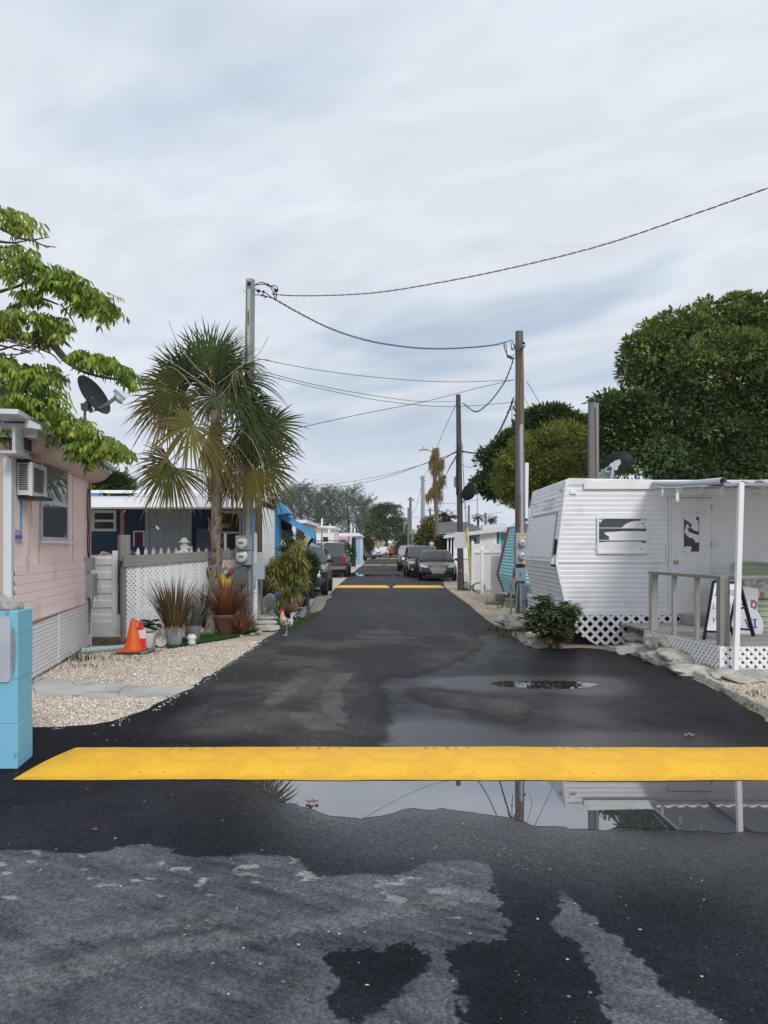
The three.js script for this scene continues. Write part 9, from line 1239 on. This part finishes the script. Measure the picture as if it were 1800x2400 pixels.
p = G(633,1444); { const t = thing('pineapple_statue', 'white pineapple shaped garden statue by the end of the board fence', 'statue', p), g = new THREE.LatheGeometry([[0,0.52],[0.05,0.51],[0.09,0.47],[0.12,0.40],[0.13,0.32],[0.125,0.25],[0.10,0.19],[0.06,0.16],[0.05,0.13],[0.07,0.08],[0.11,0.06],[0.125,0.03],[0.125,0],[0,0]].map(q => new THREE.Vector2(...q)), 64), fine = new THREE.LatheGeometry(new THREE.SplineCurve([[0.0,0.53],[0.05,0.515],[0.095,0.46],[0.123,0.39],[0.130,0.32],[0.122,0.25],[0.095,0.19],[0.055,0.155],[0.045,0.13]].map(q => new THREE.Vector2(...q))).getPoints(60), 80), pp = fine.attributes.position; for (let i = 0; i < pp.count; i++) { const x = pp.getX(i), y = pp.getY(i), z = pp.getZ(i), a = Math.atan2(z, x), k = y > 0.17 ? 1 + 0.05 * Math.abs(Math.sin(a * 5 + y * 34)) * Math.abs(Math.sin(a * 5 - y * 34)) : 1; pp.setX(i, x * k); pp.setZ(i, z * k); } fine.computeVertexNormals(); const sm2 = mat([0.88,0.87,0.84], { rough: 0.85, map: T_concrete }); part('fruit', fine.translate(p.x, p.y, p.z), sm2, t); part('foot', lathe([[0.045,0.14],[0.06,0.10],[0.085,0.085],[0.12,0.05],[0.13,0.03],[0.13,0],[0,0]], p, 40), sm2, t); }
p = G(676,1440); pot('clay_bowl', 'wide brown clay bowl pot holding the yellow croton', p, [[0,0],[0.12,0.0],[0.2,0.06],[0.235,0.15],[0.225,0.23],[0.195,0.27],[0.205,0.30],[0.20,0.31],[0.18,0.29]], mat([0.36,0.21,0.15], { rough: 0.8, map: T_grime }));
// croton
{ const t = thing('croton_bush', 'large yellow and green narrow-leaved croton in the clay bowl', 'shrub', p.clone().setY(0.3)), L = new Leaves(730), r = L.r, z7 = (x, y) => [600 + x * 0.12055,1260 + y * 0.12055]; const bl2 = [[600,650,360,330,300],[420,480,150,130,50],[860,120,90,90,28],[750,320,200,150,70],[350,800,150,160,60],[480,1180,90,80,24],[700,1020,180,120,50],[860,800,170,150,50],[900,480,110,110,26],[230,640,90,130,26],[260,760,70,100,20]]; const cols = [[0.46,0.44,0.09],[0.55,0.50,0.14],[0.27,0.30,0.06],[0.11,0.15,0.035],[0.42,0.30,0.06],[0.52,0.52,0.27],[0.16,0.20,0.045]];
for (const [x, y, rx, ry, n] of bl2) for (let i = 0; i < n; i++) { const a = r() * 6.283, k = Math.sqrt(r()), c = P(...z7(x + Math.cos(a) * rx * k, y + Math.sin(a) * ry * k), 15.9 + (r() - 0.5) * 0.8), tone = cols[(r() * cols.length) | 0]; for (let j = 0; j < 17; j++) { const b2 = j * 2.4 + r(), q = V(Math.cos(b2), 0.75 - 0.09 * j + 0.2 * r(), Math.sin(b2)); L.blade(c.clone().add(V(0,-0.005 * j, 0)), q, 0.35 + 0.6 * r(), 0.13 + 0.07 * r(), 0.015, jit(tone, r, 0.3), 3); } } part('foliage', L.build(), M.leaf, t); for (let i = 0; i < 7; i++) { const a = i * 0.9; part('stem', tapered([p.clone().add(V(Math.cos(a) * 0.06,0.25, Math.sin(a) * 0.06)), p.clone().add(V(Math.cos(a) * 0.12,0.6, Math.sin(a) * 0.1)), p.clone().add(V(Math.cos(a) * 0.25,1.1, Math.sin(a) * 0.15))],0.016,0.008,6), mat([0.32,0.30,0.25], { rough: 0.9 }), t); } }
bushAt('green_bush', 'dark green bush with small leaves right of the yellow croton', [[722,1335,17.2,18,40],[728,1318,17.2,16,18],[718,1365,17.2,16,22],[702,1300,17.4,16,20]], { clumps: 420, leaves: 12, len: 0.07, wid: 0.035, spread: 0.1, cols: [[0.05,0.085,0.02],[0.08,0.11,0.025],[0.03,0.055,0.018]] }, 731); bushAt('tall_weed', 'tall thin green shrub rising above the croton against the white panel', [[684,1285,18,22,12],[678,1270,18,9,12],[700,1265,18,10,10],[672,1300,18,12,10]], { clumps: 70, leaves: 9, len: 0.09, wid: 0.05, spread: 0.1, cols: [[0.06,0.10,0.03],[0.09,0.13,0.04]] }, 732);
const blk = (px, py, s, l, m) => { const q = G(px, py), t = pot('plant_pot', l, q, [[0,0],[s * 0.72,0],[s, s * 1.6],[s * 1.06, s * 1.7],[s * 0.95, s * 1.7]], m); return t; }; blk(712,1427,0.14, 'tall black plastic pot behind the clay bowl', M.rubber); blk(727,1408,0.16, 'wide black pot at the end of the turf bed by the SUV', M.rubber); blk(698,1428,0.15, 'brown clay pot half hidden behind the clay bowl', M.terracotta); single('shell_ornament', ball(G(722,1402).setY(0.32), 0.08, V(1,0.9,0.8)), M.rock, 'pale round shell lying in the wide black pot', 'shell'); blk(622,1415,0.14, 'dark blue pot behind the pineapple statue', mat([0.02,0.03,0.07], { rough: 0.4 })); bushAt('blue_plant', 'grey-blue leafy plant behind the pineapple statue', [[628,1372,17,12,22],[622,1345,17,6,14]], { clumps: 90, leaves: 9, len: 0.09, wid: 0.05, spread: 0.08, cols: [[0.10,0.14,0.14],[0.06,0.10,0.08]] }, 733);
// turf edging, slab, stones on the bed
const eg = thing('timber_edging', 'grey timber edging board along the turf bed', 'edging', G(715,1430)); part('board', bar(G(704,1453).setY(0.07), G(734,1410).setY(0.07), 0.14,0.035), mat([0.30,0.32,0.35], { rough: 0.8, map: T_wood }), eg); part('board', bar(G(676,1448).setY(0.06), G(704,1453).setY(0.06), 0.13,0.035), mat([0.05,0.04,0.035], { rough: 0.9, map: T_wood }), eg);
[[688,1441,0.10, 'flat white stone just behind the timber edging'],[706,1430,0.10, 'pale flat stone slab beside the tall black pot'],[709,1424,0.07, 'small pale stone stacked by the tall black pot']].forEach(([x, y, w, l]) => { const q = G(x, y); single('garden_stone', rbx(q.x - w, q.x + w, 0.02,0.07, q.z - 0.07, q.z + 0.07,0.02,3), M.rock, l, 'stone'); });
const slab = [[722,1441],[752,1430],[765,1408],[772,1396],[742,1397],[733,1412],[712,1437]].map(q => G(...q)); tag(mesh('concrete_slab', prismXZ(smoothRing(slab, 40,0.05,8), -0.04,0.012), mat([0.36,0.33,0.28], { rough: 0.95, map: T_rock })), 'worn tan concrete slab between turf bed and road', null, null, 'structure');
const ww = new Leaves(740); for (let i = 0; i < 700; i++) { const t = ww.r(), q = G(702 + 40 * t, 1466 - 30 * t); ww.blade(q.add(V((ww.r() - 0.5) * 0.25,0, (ww.r() - 0.5) * 0.3)), V(ww.r() - 0.5,1, ww.r() - 0.5), 0.7,0.03 + 0.05 * ww.r(), 0.006, jit([0.09,0.11,0.03], ww.r), 3); } tag(mesh('grass', ww.build(), M.leafMatte), 'weedy grass along the turf edging', null, null, 'stuff');
const wd = new Leaves(741); for (const [x, y, n, s] of [[178,1548,60,0.14],[290,1546,30,0.05],[345,1530,40,0.09],[195,1562,30,0.05],[215,1543,30,0.05],[1160,1417,80,0.16],[1185,1425,50,0.12],[1170,1478,90,0.14],[1200,1490,90,0.12],[1235,1500,60,0.1],[1725,1628,60,0.05],[1780,1660,40,0.05],[1800,1540,10,0.1]]) for (let i = 0; i < n; i++) { const q = G(x, y).add(V((wd.r() - 0.5) * 0.5,0, (wd.r() - 0.5) * 0.35)); wd.blade(q, V(wd.r() - 0.5,0.9, wd.r() - 0.5), 1.0, s * (0.5 + wd.r()), 0.012, jit([0.07,0.10,0.03], wd.r), 3); } tag(mesh('weeds', wd.build(), M.leafMatte), 'small weeds growing through the gravel', null, null, 'stuff');
}
{ // shrub at the caravan corner
const t = thing('corner_shrub', 'leafy green shrub growing in front of the caravan corner lattice', 'shrub', G(1300,1512)), L = new Leaves(801), r = L.r, d = 11.4; const z = (x, y) => [1100 + x * 0.42194,1080 + y * 0.42194]; const spots = [[400,800,60,45,14],[430,860,110,60,40],[360,880,60,50,18],[520,840,90,50,24],[560,830,40,20,8],[440,930,110,60,40],[520,920,70,60,22],[470,990,60,40,16],[400,770,12,14,3],[550,860,50,40,12]];
for (const [x, y, rx, ry, n] of spots) for (let i = 0; i < n; i++) { const a = r() * 6.283, k = Math.sqrt(r()), c = P(...z(x + Math.cos(a) * rx * k, y + Math.sin(a) * ry * k), d + (r() - 0.5) * 0.7), brown = y > 900 && r() < 0.45, tone = brown ? [[0.16,0.10,0.04],[0.10,0.08,0.03]][(r() * 2) | 0] : [[0.055,0.10,0.028],[0.085,0.135,0.04],[0.035,0.07,0.022],[0.11,0.15,0.05]][(r() * 4) | 0]; for (let j = 0; j < 9; j++) { const b = j * 2.4 + r(), q = V(Math.cos(b), 0.55 - 0.1 * j, Math.sin(b)).normalize(); L.leaf(c, q, V(0,1,0.3).normalize(), 0.10 + 0.07 * r(), 0.035 + 0.02 * r(), jit(tone, r)); } } part('foliage', L.build(), M.leaf, t); const b0 = G(1300,1508); for (let i = 0; i < 8; i++) { const a = i * 0.8, e = P(1240 + i * 16,1425 + (i % 3) * 16, d); part('stem', tapered([b0.clone().add(V(Math.cos(a) * 0.05,0, Math.sin(a) * 0.05)), b0.clone().lerp(e, 0.5).add(V(0,0.05,0)), e],0.012,0.006,5), M.barkDark, t); }
}
renderer.render(scene, camera);
